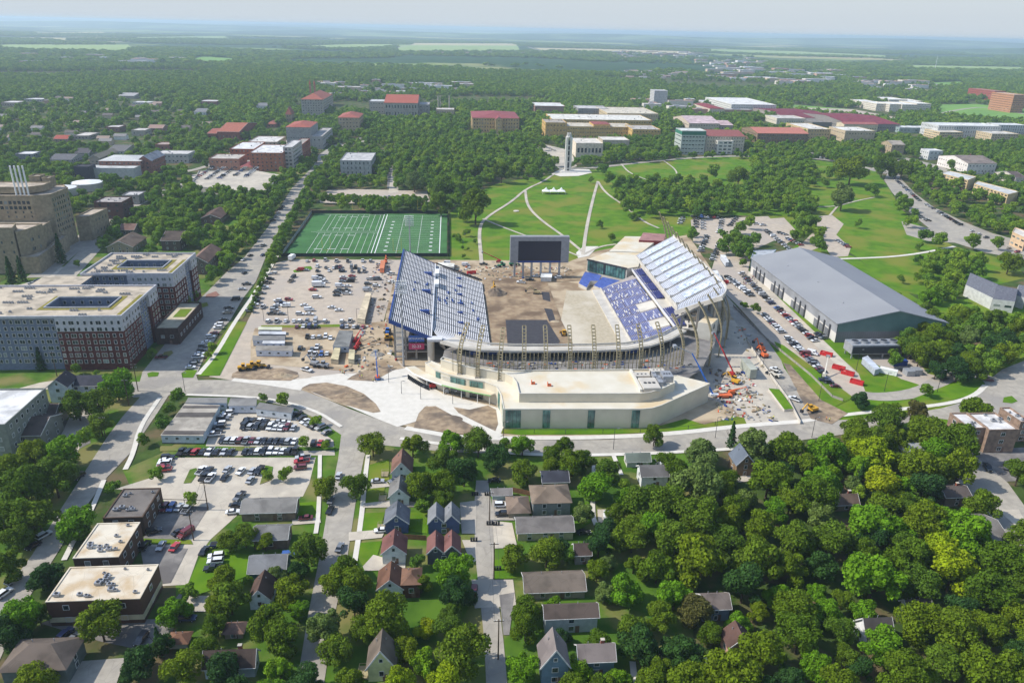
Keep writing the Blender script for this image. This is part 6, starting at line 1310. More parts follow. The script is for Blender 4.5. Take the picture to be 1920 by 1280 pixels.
cars('D',[(1388,322),(1362,350),(1325,408),(1290,456),(1280,482),(1258,521),(1233,550),(1226,568),(1208,598),(1185,619),(1160,650),(1145,672),(1136,693),(1124,715),(1116,733),(1095,760),(1083,776),(1073,791)],8,'the angled parking on the shaded boulevard',[bk,'silver',bk,bk,'beige',bk,wh,wh,'maroon',wh,wh,'grey',bk,wh,wh,bk,'grey',wh])
cars('D',[(1375,258,70),(1478,158,70),(1370,185,70),(1545,62,70),(1480,105,65),(1408,160,65)],70,'the boulevard beside the tall hedge',[bk,'dark blue',wh,bk,'silver',bk])
cars('A',[(1590,1165),(1578,1180),(1565,1200),(1550,1222),(1535,1245),(1660,1180),(1648,1200),(1635,1225),(1620,1250),(1600,1268)],65,'the kerb of the upper boulevard',jit=4)
cars('D',[(1048,566),(908,735),(215,300),(180,318)],12,'the drop off beside the courtyard apartments',[wh,'maroon','silver','silver'])
cars('D',[(1385,1095),(1425,1093),(1462,1098),(1497,1098),(1560,1100,10),(1602,1102,10)],76,'the upper row of the trailer car park',[bk,bk,wh,bk,'silver',wh])
cars('D',[(1378,1124),(1412,1124),(1447,1126),(1484,1122),(1519,1128),(1551,1130),(1584,1132),(1616,1130),(1652,1132)],80,'the second row of the trailer car park',[bk,'silver',bk,bk,wh,wh,wh,'maroon','silver'])
cars('D',[(1668,1058),(1698,1076),(1716,1096),(1742,1110),(1768,1124),(1803,1130),(1838,1156)],50,'the angled row of the trailer car park',[bk,bk,wh,'silver',bk,'silver','grey'])
cars('D',[(1282,1048),(1268,1064),(1255,1080),(1240,1110),(1235,1128),(1220,1150),(1200,1171)],4,'the column beside the striped modular office',[wh,wh,'grey',wh,bk,bk,wh],jit=2)
rowi('D',(1250,1202),(1657,1208),13,82,'the long row below the trailer car park',cols=[bk,'silver',wh,'maroon','silver','maroon','silver',bk,bk,bk,bk,'silver',wh])
cars('D',[(1765,1218),(1802,1220),(1840,1218)],85,'the short row by the young trees',[bk,'red',bk])
rowi('D',(1022,1268),(1300,1268),8,84,'the left kerbside row above the lower lot',cols=[bk,bk,'red',bk,wh,bk,'silver',bk])
rowi('D',(1380,1266),(1662,1262),9,84,'the right kerbside row above the lower lot',cols=[bk,bk,wh,bk,wh,wh,wh,bk,bk])
cars('G',[(945,20),(932,38),(925,54),(922,72),(920,90)],5,'the left column of the lower lot',[bk,wh,wh,'maroon','red'])
cars('G',[(1135,96),(1178,92),(1150,132),(1187,135),(1280,88),(1265,132),(1355,99),(1420,98),(1460,94),(1408,148)],78,'the centre of the lower lot',[wh,bk,bk,wh,'silver',bk,wh,'silver',bk,'silver'])
cars('G',[(1704,22),(1697,44),(1690,78)],8,'the right end of the lower lot',['silver','red','maroon'],['pickup','pickup','suv'])
cars('G',[(928,305),(967,304),(1010,302),(1052,312)],82,'the apartment parking below the fence',['maroon','blue','silver','silver'])
cars('G',[(865,437,25),(1008,441,50),(1048,452,60)],40,'the shaded apartment parking',[bk,bk,'maroon'])
cars('G',[(818,518),(908,520),(984,525)],85,'the parking beside the smaller cream flat roof',[bk,'silver','red'],['suv','sedan','sedan'])
cars('G',[(1312,328,5),(1348,242,70),(1330,290,0),(1720,362,0)],5,'the drive beside the taupe ranch block',[wh,'grey',bk,'maroon'],['sedan','pickup','sedan','sedan'])
cars('G',[(1240,513,0),(1150,547,80)],0,'the garden edge above the lawn',['dark blue',bk]); cars('G',[(1217,577),(1213,607),(1203,647)],8,'the three parked on the lawn',[wh,wh,bk],['suv','suv','pickup'])
cars('G',[(250,460),(80,712),(25,788),(445,130),(190,520)],62,'the tree shaded left street',[wh,'silver',wh,bk,bk]); cars('G',[(415,1042,70),(370,1018,75),(797,1046,80),(1055,928,0),(1630,570,0)],70,'the yards near the bottom left corner',['grey','dark blue',bk,'dark blue','blue'])
cars('G',[(1862,262),(1858,318),(1905,125),(1912,528)],82,'the street beside the white cottages',['grey',bk,'silver','grey'])
cars('H',[(205,154,0),(300,150,30),(898,290,0),(905,340,0),(860,150,0),(745,780,80)],0,'the alley and cottage drives',['silver','grey',wh,bk,bk,'maroon'],['sedan','sedan','suv','suv','sedan','suv'])
cars('H',[(1490,372,85),(1362,442,0),(1800,40,85),(225,432,0)],85,'the gaps between trees right of the alley',[wh,bk,wh,wh],['van','sedan','pickup','sedan'])
cars('I',[(1690,262,0),(1712,78,75),(1850,78,60),(1908,130,60),(1820,70,60),(1865,66,60)],60,'the street at the right edge',[bk,bk,bk,wh,'grey','silver'])
rowi('F',(455,492),(785,815),27,6,'the kerb row opposite the big grey hall',skip=.04); rowi('F',(530,455),(742,640),16,8,'the row against the big grey hall')
rowi('F',(252,282),(385,385),13,8,'the crowded row behind the lattice masts'); rowi('F',(330,262),(500,430),12,10,'the row near the upper hall doors',skip=.1)
rowi('F',(758,600),(790,625),3,10,'the hall corner'); cars('F',[(730,712,135),(800,862,170),(820,875,170),(855,897,170),(1470,856,20),(1718,862,160)],0,'the lane below the big grey hall',[wh,'dark blue',bk,'maroon',bk,'maroon'])
cars('F',[(520,805,125),(625,970,130),(305,870,120)],120,'the works road below the grandstand corner',[wh,wh,wh],['pickup','pickup','sedan'])
rowi('1',(1297,407),(1345,410),9,88,'the back row of the upper right lot'); rowi('1',(1325,444),(1313,472),8,5,'the middle column of the upper right lot')
rowi('1',(1305,413),(1305,427),4,0,'the left block of the upper right lot'); rowi('1',(1318,415),(1318,430),4,0,'the second block of the upper right lot'); rowi('1',(1280,408),(1275,420),4,0,'the patch left of the upper right lot')
rowi('1',(1354,413),(1348,437),7,0,'the right column of the upper right lot'); rowi('1',(1380,410),(1368,424),5,0,'the far right column of the upper right lot'); rowi('1',(1348,460),(1336,488),7,0,'the column beside the leafy trees')
rowi('C',(1195,1010),(1332,1132),17,0,'the kerb row on the curving hillside road',jit=3); rowi('C',(1372,1156),(1410,1176),3,0,'the middle of the hillside road'); rowi('C',(1440,1196),(1560,1268),9,0,'the lower kerb row on the hillside road'); rowi('C',(1325,1215),(1380,1245),5,0,'the left side of the hillside road')
rowi('F',(470,20),(600,125),10,5,'the lot between the lawn and the hall'); rowi('F',(590,65),(665,100),6,5,'the upper loop of the curved lot'); rowi('F',(545,32),(580,42),3,5,'the top of the curved lot'); rowi('F',(870,75),(930,112),5,0,'the curved lot below the hillside',skip=.2)
rowi('F',(1590,5),(1880,140),8,20,'the junction at the right edge',skip=.3)
cars('E',[(1010,312,160),(1100,278,0),(1218,286,5),(590,205),(630,222),(700,215),(800,210),(1060,298,0)],0,'the dirt ground around the scoreboard',[wh,wh,wh,wh,'silver',wh,'black','black'],['pickup','pickup','suv','van','pickup','van'])
cars('B',[(85,1112),(140,1122),(186,1112),(205,1125),(248,1112),(268,1112),(308,1112),(338,1110)],0,'the lot behind the practice pitch')
for k in range(5): rowi('A',(1095+k*72,1042-k*4),(1200+k*62,972),11,15,'the parking deck, row %s from the left' % ORD[k],skip=.12,grp='cars on the parking deck')
rowi('A',(1100,850),(1180,825),6,60,'the small lot behind the students building'); rowi('B',(1520,915),(1690,895),14,85,'the kerb behind the bell tower lawn'); rowi('C',(760,890),(870,905),10,85,'the kerb below the brown stone hall')
rowi('B',(1110,815),(1200,850),8,30,'the covered parking left of the bell tower'); rowi('C',(340,1250),(450,1270),4,0,'the lot edge below the big tree')
for r in CARS: r['w'] = P(r['x'],r['y'])
CARS.sort(key=lambda r: -r['y'])
near = CARS[:300]; far = CARS[300:]
rows = {}
for r in near: rows.setdefault(r['desc'],[]).append(r)
for d,L_ in rows.items():
    xs = [r['x'] for r in L_]; ys = [r['y'] for r in L_]
    hor = (max(xs)-min(xs)) > .7*(max(ys)-min(ys)); L_.sort(key=(lambda r: r['x']) if hor else (lambda r: -r['y']))
    seen = {}
    for r in L_: seen.setdefault((r['col'],r['kd']),[]).append(r)
    for key,M in seen.items():
        for i,r in enumerate(M):
            if len(M) == 1: r['label'] = '%s %s in %s' % (key[0],KINDL[key[1]],d)
            else: r['label'] = '%s %s %s %s in %s' % (ORD[i],key[0],KINDL[key[1]],'from the left' if hor else 'from the front',d)
def place_car(r,n):
    kd = r['kd']; detail = r['y'] > 560 and n < 190
    o = bpy.data.objects.new('parked_'+{'sedan': 'car','suv': 'car','pickup': 'pickup','van': 'van'}[kd],VM[kd][0] if detail else VM[kd+'_far'])
    COL.objects.link(o); o.location = (r['w'][0],r['w'][1],.14); o.rotation_euler = (0,0,math.radians(r['a'])); c = CARP[r['col']]; v = 1+R_.uniform(-.08,.08)
    o.color = (c[0]*v,c[1]*v,c[2]*v,1); tag(o,r['label'],{'sedan': 'car','suv': 'car','pickup': 'pickup','van': 'van'}[kd],r['grp'])
    if detail:
        g = bpy.data.objects.new('windows',VM[kd][1]); COL.objects.link(g); g.parent = o; L_,w = PROF[kd][2:]
        for x in (-L_*.31,L_*.31):
            for s in (-1,1): q = bpy.data.objects.new('wheel',VM['wheel']); COL.objects.link(q); q.parent = o; q.location = (x,s*(w/2-.1),.36)
for n,r in enumerate(near): place_car(r,n)
if far:
    by = {}
    vs = []; fs = []; mi = []; mats = []
    for r in far:
        me = VM[r['kd']+'_far']; a = math.radians(r['a']); ca,sa = math.cos(a),math.sin(a); off = len(vs)
        cm = MC.get('paint_'+r['col']) or mat('paint_'+r['col'],tuple(int(255*(v**.4545)) for v in CARP[r['col']]),None,1,.35)
        lm = [cm if m.name == 'car_paint' else m for m in me.materials]
        for m in lm:
            if m not in mats: mats.append(m)
        for v in me.vertices: x,y,z = v.co; vs.append((r['w'][0]+x*ca-y*sa,r['w'][1]+x*sa+y*ca,z+.12 if r['desc'].find('deck') < 0 else z+5.1))
        for p in me.polygons: fs.append(tuple(off+k for k in p.vertices)); mi.append(mats.index(lm[p.material_index]))
    me = bpy.data.meshes.new('distant_cars'); me.from_pydata(vs,[],fs)
    for m in mats: me.materials.append(m)
    me.polygons.foreach_set('material_index',mi); o = bpy.data.objects.new('distant_cars',me); COL.objects.link(o); o['kind'] = 'stuff'; o['label'] = 'hundreds of small parked cars in the far lots and on the parking deck'; o['category'] = 'parked cars'
def lorry(px_,py_,rot,label,col=(.78,.78,.77)):
    x,y,_ = P(px_,py_); r = empty('box_lorry',(x,y,.1),label,'lorry'); r.rotation_euler = (0,0,math.radians(rot)); OFF[r.name] = (0,0,0)
    b = MB(); b.box(-4,2,-1.25,1.25,.9,3.6,m_white); b.build('cargo_box',r); b = MB(); b.box(2.2,4,-1.15,1.15,.6,2.5,m_white); b.box(3.1,4.03,-1.0,1.0,1.6,2.3,m_cwin); b.build('cab',r)
    b = MB(); b.box(-4,3.6,-.5,.5,.5,.9,m_dark); b.build('chassis',r)
    for xx in (-2.8,2.9):
        for s in (-1,1): b = MB(); b.tube((xx,s*.95,.5),(xx,s*1.22,.5),.5,.5,m_tyre,12); b.build('wheel',r)
lorry(548,487,80,'white box lorry parked at the corner of the green pitch'); lorry(598,538,2,'white box lorry in the middle of the sandy car park')
# ================================================================== WORKS MACHINES
m_yel = mat('machine_yellow',(214,160,40),(196,146,36),1,.5); m_or = mat('machine_orange',(222,110,60),(206,98,50),1,.5); m_rd = mat('machine_red',(190,50,48),None,1,.5); m_lb = mat('boom_blue',(50,110,196),None,1,.5); m_gn = mat('machine_green',(50,140,96),None,1,.5)
def machine(kind,px_,py_,rot,m,label,cat,reach=8,lift=.6,sc=1.):
    x,y,_ = P(px_,py_); r = empty(kind,(x,y,.05),label,cat,'works machines'); r.rotation_euler = (0,0,math.radians(rot)); r.scale = (sc,)*3; OFF[r.name] = (0,0,0)
    if kind == 'excavator':
        for s in (-1,1): b = MB(); b.box(-1.9,1.9,s*1.15-.3,s*1.15+.3,0,.8,m_dark); b.build('track',r)
        b = MB(); b.box(-2,1.4,-1.3,1.3,.9,2,m); b.build('body',r); b = MB(); b.box(.1,1.5,-1.25,-.2,2,3,m_cwin); b.box(.05,1.55,-1.3,-.15,3,3.1,m); b.build('cab',r)
        b = MB(); b.bar((1.2,.3,1.6),(4,.3,4.6),.45,m); b.bar((4,.3,4.6),(6.4,.3,2.2),.4,m); b.build('arm',r); b = MB(); b.box(6,7,-.3,.9,.9,2.2,m_dark); b.build('bucket',r)
    elif kind == 'wheel_loader':
        for xx in (-1.6,1.6):
            for s in (-1,1): b = MB(); b.tube((xx,s*.9,.8),(xx,s*1.4,.8),.8,.8,m_tyre,12); b.build('wheel',r)
        b = MB(); b.box(-2.7,.2,-.95,.95,.9,2.2,m); b.box(.2,2.2,-.6,.6,.8,1.6,m); b.build('body',r); b = MB(); b.box(-.9,.5,-.8,.8,2.2,3.3,m_cwin); b.box(-1,.6,-.9,.9,3.3,3.42,m); b.build('cab',r)
        b = MB(); b.bar((1.8,0,1.5),(3.8,0,.8),.5,m); b.box(3.7,4.6,-1.4,1.4,.2,1.2,m_dark); b.build('bucket',r)
    elif kind == 'bulldozer':
        for s in (-1,1): b = MB(); b.box(-2,2,s*1.1-.3,s*1.1+.3,0,.95,m_dark); b.build('track',r)
        b = MB(); b.box(-1.8,1.8,-.75,.75,.6,1.9,m); b.box(-1.4,.2,-.8,.8,1.9,3,m_cwin); b.box(-1.5,.3,-.9,.9,3,3.1,m); b.build('body',r); b = MB(); b.box(2.2,2.5,-1.9,1.9,.1,1.4,m); b.build('blade',r)
    else:
        for xx in (-1.3,1.3):
            for s in (-1,1): b = MB(); b.tube((xx,s*.9,.45),(xx,s*1.2,.45),.45,.45,m_tyre,10); b.build('wheel',r)
        b = MB(); b.box(-1.7,1.7,-.85,.85,.5,1.1,m); b.box(-1.5,1,-.8,.8,1.15,1.9,m_or if m is m_lb else m); b.build('chassis',r)
        ex = (reach*math.cos(lift),0,1.8+reach*math.sin(lift)); b = MB(); b.bar((-1,0,1.8),(ex[0]*.55,0,1.8+(ex[2]-1.8)*.6),.5,m); b.bar((ex[0]*.5,0,1.8+(ex[2]-1.8)*.55),ex,.32,m); b.build('boom',r)
        b = MB(); b.box(ex[0],ex[0]+.9,-.9,.9,ex[2]-.6,ex[2]+.5,m_steel); b.build('basket',r)
for a in [('wheel_loader',458,694,8,m_yel,'left yellow wheel loader on the earth island','loader'),('wheel_loader',474,690,15,m_yel,'middle yellow wheel loader on the earth island','loader'),('wheel_loader',487,689,-10,m_yel,'right yellow wheel loader on the earth island','loader'),
          ('excavator',590,684,150,m_steel,'grey excavator on the dirt below the site offices','excavator'),('wheel_loader',606,689,165,m_steel,'small grey loader beside the grey excavator','loader'),('excavator',925,545,80,m_yel,'yellow excavator on top of the dirt heap beside the left stand','excavator'),('bulldozer',1057,628,90,m_yel,'pale yellow bulldozer levelling the stadium field','bulldozer'),
          ('excavator',1006,551,165,mat('machine_tan',(176,160,120),None,1,.6),'tan excavator lying low on the upper field','excavator'),('excavator',1523,771,200,m_yel,'big yellow excavator digging beside the works road','excavator'),('excavator',1378,718,130,m_yel,'yellow excavator in the shaded works yard','excavator'),
          ('wheel_loader',1453,706,120,m_cream,'cream loader behind the white pickup on the works road','loader'),('excavator',1426,655,100,m_or,'upper orange machine on the shaded works road','excavator'),('excavator',1432,669,100,m_or,'lower orange machine on the shaded works road','excavator'),('bulldozer',728,637,10,m_yel,'small yellow dumper beside the grandstand base','dumper'),('excavator',722,494,80,m_or,'orange excavator beside the rust orange container','excavator'),
          ('wheel_loader',940,500,200,m_gn,'green machine on the dirt left of the scoreboard','loader'),('wheel_loader',962,498,10,m_gn,'dark green machine under the scoreboard edge','loader'),('wheel_loader',727,626,90,m_lb,'blue truck mounted machine beside the grandstand base','machine')]: machine(*a)
for a,k in [(('boom_lift',1357,748,165,m_or,'orange based lift with a raised blue boom at the stadium corner','boom lift'),None),(('boom_lift',708,711,100,m_lb,'white and blue lift with raised boom on the plaza','boom lift'),(11,1.25)),(('boom_lift',1371,704,125,m_rd,'red lift with a long tan boom in the shaded yard','boom lift'),(20,.9)),(('boom_lift',935,492,175,m_rd,'red lift with dark boom left of the scoreboard','boom lift'),(12,.45)),
             (('boom_lift',1372,739,10,m_or,'orange lift with lowered boom on the pale concrete','boom lift'),(7,.15)),(('boom_lift',1545,706,60,m_cream,'cream lift among the parked cars','boom lift'),(9,.7)),(('boom_lift',668,655,70,m_rd,'first red lift beside the double site office','boom lift'),(7,.5)),(('boom_lift',672,648,70,m_rd,'second red lift beside the double site office','boom lift'),(7,.5)),(('boom_lift',667,641,70,m_rd,'third red lift beside the double site office','boom lift'),(7,.4)),
             (('boom_lift',838,735,90,m_steel,'small grey scissor platform on the plaza by the canopy','lift'),(3,.9)),(('boom_lift',812,727,20,m_rd,'small red lift by the canopy railings','lift'),(3,.9))]:
    if k: machine(*a,reach=k[0],lift=k[1])
p = P(1348,745); r = empty('boom_lift',(p[0],p[1],.05),'orange based lift with a long raised blue boom at the stadium corner','boom lift','works machines'); OFF[r.name] = (0,0,0)
b = MB(); b.box(-1,5.5,-1.4,1.4,.6,1.6,m_or); b.box(-4,-.5,-1,1,1.2,1.9,m_white); b.build('chassis',r)
for xx in (0,4.4):
    for s in (-1,1): b = MB(); b.tube((xx,s*1.2,.6),(xx,s*1.6,.6),.6,.6,m_tyre,10); b.build('wheel',r)
e = (-13.5,3,20); b = MB(); b.bar((-3,0,1.8),(e[0]*.75,e[1]*.75,e[2]*.72),.7,m_lb); b.bar((e[0]*.7,e[1]*.7,e[2]*.67),e,.5,m_lb); b.bar(e,(e[0]-7,e[1]+1,e[2]+3),.35,m_steel); b.build('boom',r)
b = MB(); b.box(e[0]-8.4,e[0]-7,e[1],e[1]+2,e[2]+2.4,e[2]+3.6,m_steel); b.build('basket',r)
def heap(px_,py_,rx,ry,h,m,label,seed=1):
    x,y,_ = P(px_,py_); b = MB(); q = random.Random(seed); n = 14; R2 = [[(x+rx*(k/5)*math.cos(2*math.pi*i/n)*q.uniform(.9,1.1),y+ry*(k/5)*math.sin(2*math.pi*i/n)*q.uniform(.9,1.1),max(-.05,h*(1-(k/5)**1.3)*q.uniform(.8,1.15)) if k < 5 else -.1) for i in range(n)] for k in range(1,6)]
    top = (x,y,h)
    for i in range(n):
        j = (i+1) % n; b.face([top,R2[0][i],R2[0][j]],m)
        for k in range(4): b.face([R2[k][i],R2[k+1][i],R2[k+1][j],R2[k][j]],m)
    o = b.build('dirt_heap'); tag(o,label,'dirt heap')
heap(928,551,8,6,4,m_dirt,'dark dirt heap beside the left grandstand'); heap(655,742,7,3,1.6,m_dirt,'dark soil mound inside the long earth island',2); heap(530,705,5,2.5,1.5,m_sand,'sandy soil mound behind the loaders',3); heap(708,665,4,3,1.5,m_gcon,'grey rubble heap by the grandstand base',4); heap(1475,728,5,3.5,1.6,m_gcon,'grey gravel heap on the works road',5); heap(950,509,9,4,1.4,m_dirt,'low brown heap left of the scoreboard legs',6); heap(835,785,9,4,.9,m_dirt,'brown mound in the triangular earth island',7); heap(1040,603,3,2,.8,m_sand,'small sandy mound by the black sheet',8); heap(732,655,5,3,1.2,m_sand,'sandy pile beside the rusty pad',9)
RS = random.Random(77); DB = MB()
for poly,n in (([(1330,690),(1400,700),(1460,790),(1350,790)],190),([(745,490),(905,500),(1060,500),(1085,515),(900,528),(820,492)],150),([(690,600),(740,600),(745,690),(640,700)],110),([(700,490),(740,490),(735,590),(690,595)],90),([(900,640),(1230,640),(1230,655),(1000,668)],0),([(1370,600),(1400,610),(1440,700),(1400,690)],30)):
    xs = [p[0] for p in poly]; ys = [p[1] for p in poly]; k = 0
    while k < n:
        a,b_ = RS.uniform(min(xs),max(xs)),RS.uniform(min(ys),max(ys))
        if not pin(a,b_,poly): continue
        x,y,_ = P(a,b_); k += 1; s = RS.uniform(.2,1.1); t = RS.uniform(.15,.8); m = RS.choice([m_cream,m_dark,m_steel,m_steel,m_tan,m_white,m_tan,m_gcon,m_dirt,m_dirt,m_gcon,m_sand] if RS.random() < .85 else [m_blue,m_or,m_rd])
        an = RS.uniform(0,math.pi); DB.bar((x-s*math.cos(an),y-s*math.sin(an),.1+t/2),(x+s*math.cos(an),y+s*math.sin(an),.1+t/2),RS.uniform(.3,1.0),m,t)
for k in range(160):
    t = RS.random(); x = 0+108*t; y = RS.uniform(300,309); s = RS.uniform(.2,1); DB.bar((x-s,y,8.7),(x+s,y+RS.uniform(-.6,.6),8.7),RS.uniform(.2,.7),RS.choice([m_cream,m_steel,m_dark,m_tan,m_or,m_blue]),.3)
o = DB.build('building_materials'); o['kind'] = 'stuff'; o['label'] = 'scattered building materials and debris round the works'; o['category'] = 'building materials'
for i,(x,y) in enumerate(((33,279),(39.5,277))): b = MB(); b.box(x-.8,x+.8,y-.6,y+.6,12.15,12.9,m_or); b.box(x-.8,x-.5,y-.6,y+.6,12.9,13.8,m_or); o = b.build('buggy'); tag(o,'%s orange buggy on the cream roof of the front building' % ('left','right')[i],'buggy')
# ================================================================== POSTS, FENCES, FURNITURE
m_gpost = mat('goal_yellow',(214,186,60),None,1,.5)
def goal(x,y,label,w=5.6):
    r = empty('goal_post',(x,y,0),label,'goal post','yellow goal posts'); b = MB(); b.tube((x,y+1.5,0),(x,y,3),.12,.12,m_gpost); b.build('base_post',r); b = MB(); b.bar((x-w/2,y,3),(x+w/2,y,3),.15,m_gpost); b.build('crossbar',r)
    for s in (-1,1): b = MB(); b.tube((x+s*w/2,y,3),(x+s*w/2,y,12),.08,.08,m_gpost); b.build('upright',r)
goal(-87,515,'yellow goal post at the near end of the green pitch'); goal(-81,640,'yellow goal post at the far end, left half of the pitch'); goal(-26,640,'yellow goal post at the far end, right half of the pitch'); goal(-38,513,'yellow goal post partly behind the grandstand corner')
m_net = mat('dark_windscreen',(30,44,40),(24,36,34),2,.8)
def fence(name,pts,h,m,label,step=6,gap=.0):
    f = empty(name,(*pts[0],0),label,'fence'); b = MB()
    for i in range(len(pts)-1): b.bar((*pts[i],h/2+gap),(*pts[i+1],h/2+gap),.06,m,h-gap*2)
    b.build('panel',f); n = 0; b = MB()
    for i in range(len(pts)-1):
        a,c = Vector(pts[i]),Vector(pts[i+1]); k = max(1,int((c-a).length/step))
        for q in range(k):
            p = a.lerp(c,q/k); b = MB(); b.box(p.x-.08,p.x+.08,p.y-.08,p.y+.08,0,h+.15,m_dark); b.build('post',f); n += 1
fence('windscreen_fence',[(-117,509),(-3,509),(-3,640),(-118,640)],2.4,m_net,'dark green windscreen fence round the practice pitch',9)
fence('windscreen_fence',[(-117,509.5),(-118,640)],2.4,m_steel,'pale rail fence along the left side of the practice pitch',9)
def wl(c,pts): return [P(*px(c,*p))[:2] for p in pts]
fence('wire_fence',wl('1',[(943,812),(1060,813),(1200,812),(1290,805),(1390,790)]),1.8,m_fence,'thin green wire fence along the grass before the front building',12,.85)
fence('wooden_fence',wl('H',[(345,470),(480,478)]),1.8,mat('fence_wood',(128,96,70),None,1,.9),'brown board fence between the small blue house and the lawn',5)
fence('wooden_fence',wl('H',[(960,205),(1080,232)]),1.9,MC['fence_wood'],'reddish board fence beside the grey hip roofed house',5)
fence('rail_fence',wl('G',[(905,262),(1170,270)]),1.2,m_dark,'dark rail along the upper edge of the apartment parking',6,.5)
fence('rail_fence',wl('1',[(1375,575),(1440,640),(1520,705),(1560,745),(1580,752)]),1.3,m_gcon,'long concrete kerb wall beside the row of cars',12)
fence('rail_fence',wl('1',[(1400,640),(1412,660),(1440,700),(1478,752),(1500,795)]),1.6,m_pcon,'curved white retaining wall of the works road',12)
p = wl('F',[(480,915),(570,1035),(620,1030),(540,920)]); b = MB(); b.prism(p,0,1.2,m_pcon,m_lawn); o = b.build('planter'); tag(o,'long concrete planter filled with green groundcover','planter')
def lamp(px_,py_,h,label,m=m_dark):
    x,y,_ = P(px_,py_); r = empty('street_lamp',(x,y,0),label,'lamp post','lamp posts'); b = MB(); b.tube((x,y,0),(x,y,h),.12,.08,m,8); b.build('pole',r); b = MB(); b.bar((x,y,h),(x+1.3,y,h+.2),.12,m,.12); b.box(x+.8,x+1.7,y-.2,y+.2,h,h+.15,m_steel); b.build('lamp_head',r)
for a in [(541,600,13,'tall lamp post in the lower middle of the sandy car park'),(495,602,9,'lamp post at the corner of the sandy car park'),(347,734,9,'lamp post at the boulevard junction'),(670,612,10,'lamp post beside the double site office'),(753,738,6,'thin lamp post on the left of the plaza'),(729,717,6,'thin lamp post behind the plaza lift'),(849,757,6,'thin lamp post before the canopy'),(789,748,6,'lamp post in the middle of the plaza'),(1430,690+0,9,'lamp post behind the steel container'),(1535,752,9,'blue bannered lamp post on the grass bank'),(1605,695,11,'lamp post on the bank below the red skips'),(1658,733,9,'lamp post by the service road bend'),(1757,735,11,'lamp post beside the round green tree'),(1812,690,9,'lamp post before the dense right woods'),(1375,470,9,'lamp post beside the leafy trees'),(1334,504,9,'lamp post above the lattice masts'),(868,462,9,'lamp post beside the practice pitch'),(944,829,9,'lamp post before the long front building'),(1150,842,9,'lamp post on the pavement before the front building'),(1341,820,9,'lamp post near the sand pad'),(1522,820,9,'lamp post where the works road meets the main road')]: lamp(*a)
def upole(px_,py_,h,label,arms=1):
    x,y,_ = P(px_,py_); r = empty('utility_pole',(x,y,0),label,'utility pole','wooden utility poles'); b = MB(); b.tube((x,y,0),(x,y,h),.2,.13,m_bark,8); b.build('pole',r)
    for k in range(arms): b = MB(); b.bar((x-1.3,y,h-.6-k*1.4),(x+1.3,y,h-.6-k*1.4),.16,m_bark); [b.tube((x+s,y,h-.5-k*1.4),(x+s,y,h-.2-k*1.4),.08,.06,m_white,6) for s in (-1.1,-.5,.5,1.1)]; b.build('cross_arm',r)
    return (x,y,h)
U = {}
for k,a in {'a': (259,733,13,'utility pole with transformers at the boulevard corner',2),'b': (242,760,12,'utility pole standing before the bushy corner tree',1),'c': (107,705,12,'utility pole behind the white dark roofed apartments',1),'d': (390,955,11,'utility pole at the lane above the apartment parking',1),'e': (363,1012,11,'utility pole by the bins below the apartment parking',1),'f': (926,1085,13,'utility pole in the middle of the alley',1),'g': (918,975,11,'utility pole beside the white parked vehicle in the alley',1),'h': (934,1235,13,'utility pole at the bottom of the alley',1),'i': (96,356,12,'left utility pole behind the stone dormitory',1),'j': (113,347,12,'middle utility pole behind the stone dormitory',1),'k': (130,347,12,'right utility pole behind the stone dormitory',1),'l': (198,820,9,'short utility pole by the south street',1)}.items(): U[k] = upole(*a)
def wire(a,b_,label,sag=1.2):
    o = MB(); n = 10
    for s in (-1,1):
        pr = None
        for i in range(n+1):
            t = i/n; q = (a[0]*(1-t)+b_[0]*t+s,a[1]*(1-t)+b_[1]*t,a[2]*(1-t)+b_[2]*t-.5-sag*4*t*(1-t))
            if pr: o.bar(pr,q,.05,m_dark)
            pr = q
    w = o.build('overhead_wire'); tag(w,label,'wire')
wire(U['c'],U['a'],'overhead wires sagging in front of the brick apartments'); wire(U['d'],U['e'],'overhead wires above the apartment parking'); wire(U['f'],U['g'],'overhead wires over the upper alley'); wire(U['f'],U['h'],'overhead wires over the lower alley')
for i,(x,y,lab) in enumerate(((890,928,'upper left'),(914,928,'upper right'),(918,983,'middle left'),(930,984,'middle right'),(888,1014,'lower left'),(932,1068,'lower right'),(1003,945,'fence side'))):
    w = P(x,y); b = MB()
    for k in range(3): b.box(w[0]-1+k*.8,w[0]-.4+k*.8,w[1]-.35,w[1]+.35,.1,1.1,m_blk); b.box(w[0]-1.03+k*.8,w[0]-.37+k*.8,w[1]-.4,w[1]+.4,1.1,1.2,m_blk)
    o = b.build('wheelie_bins'); tag(o,'cluster of dark wheelie bins in the alley, %s one' % lab,'bins','dark bins in the alley')
for nm,x,y,sx,sy,lab in (('deck',722,890,2.4,3.2,'wooden side deck of the rust roofed white cottage'),('deck',718,935,2.4,3,'wooden side deck of the grey roofed white cottage'),('deck',716,990,2.6,3.4,'wooden side deck of the small blue gabled house'),('deck',682,1262,2.4,4,'dark deck left of the pale yellow house')):
    w = P(x,y); b = MB(); b.box(w[0]-sx/2,w[0]+sx/2,w[1]-sy/2,w[1]+sy/2,.3,.55,m_tan); [b.bar((w[0]-sx/2,w[1]+s*sy/2,1.3),(w[0]+sx/2,w[1]+s*sy/2,1.3),.1,m_tan) for s in (-1,1)]; b.bar((w[0]-sx/2,w[1]-sy/2,1.3),(w[0]-sx/2,w[1]+sy/2,1.3),.1,m_tan); [b.box(w[0]+i*sx/2-.06,w[0]+i*sx/2+.06,w[1]+j*sy/2-.06,w[1]+j*sy/2+.06,0,1.35,m_tan) for i in (-1,1) for j in (-1,1)]; o = b.build(nm); tag(o,lab,'deck')
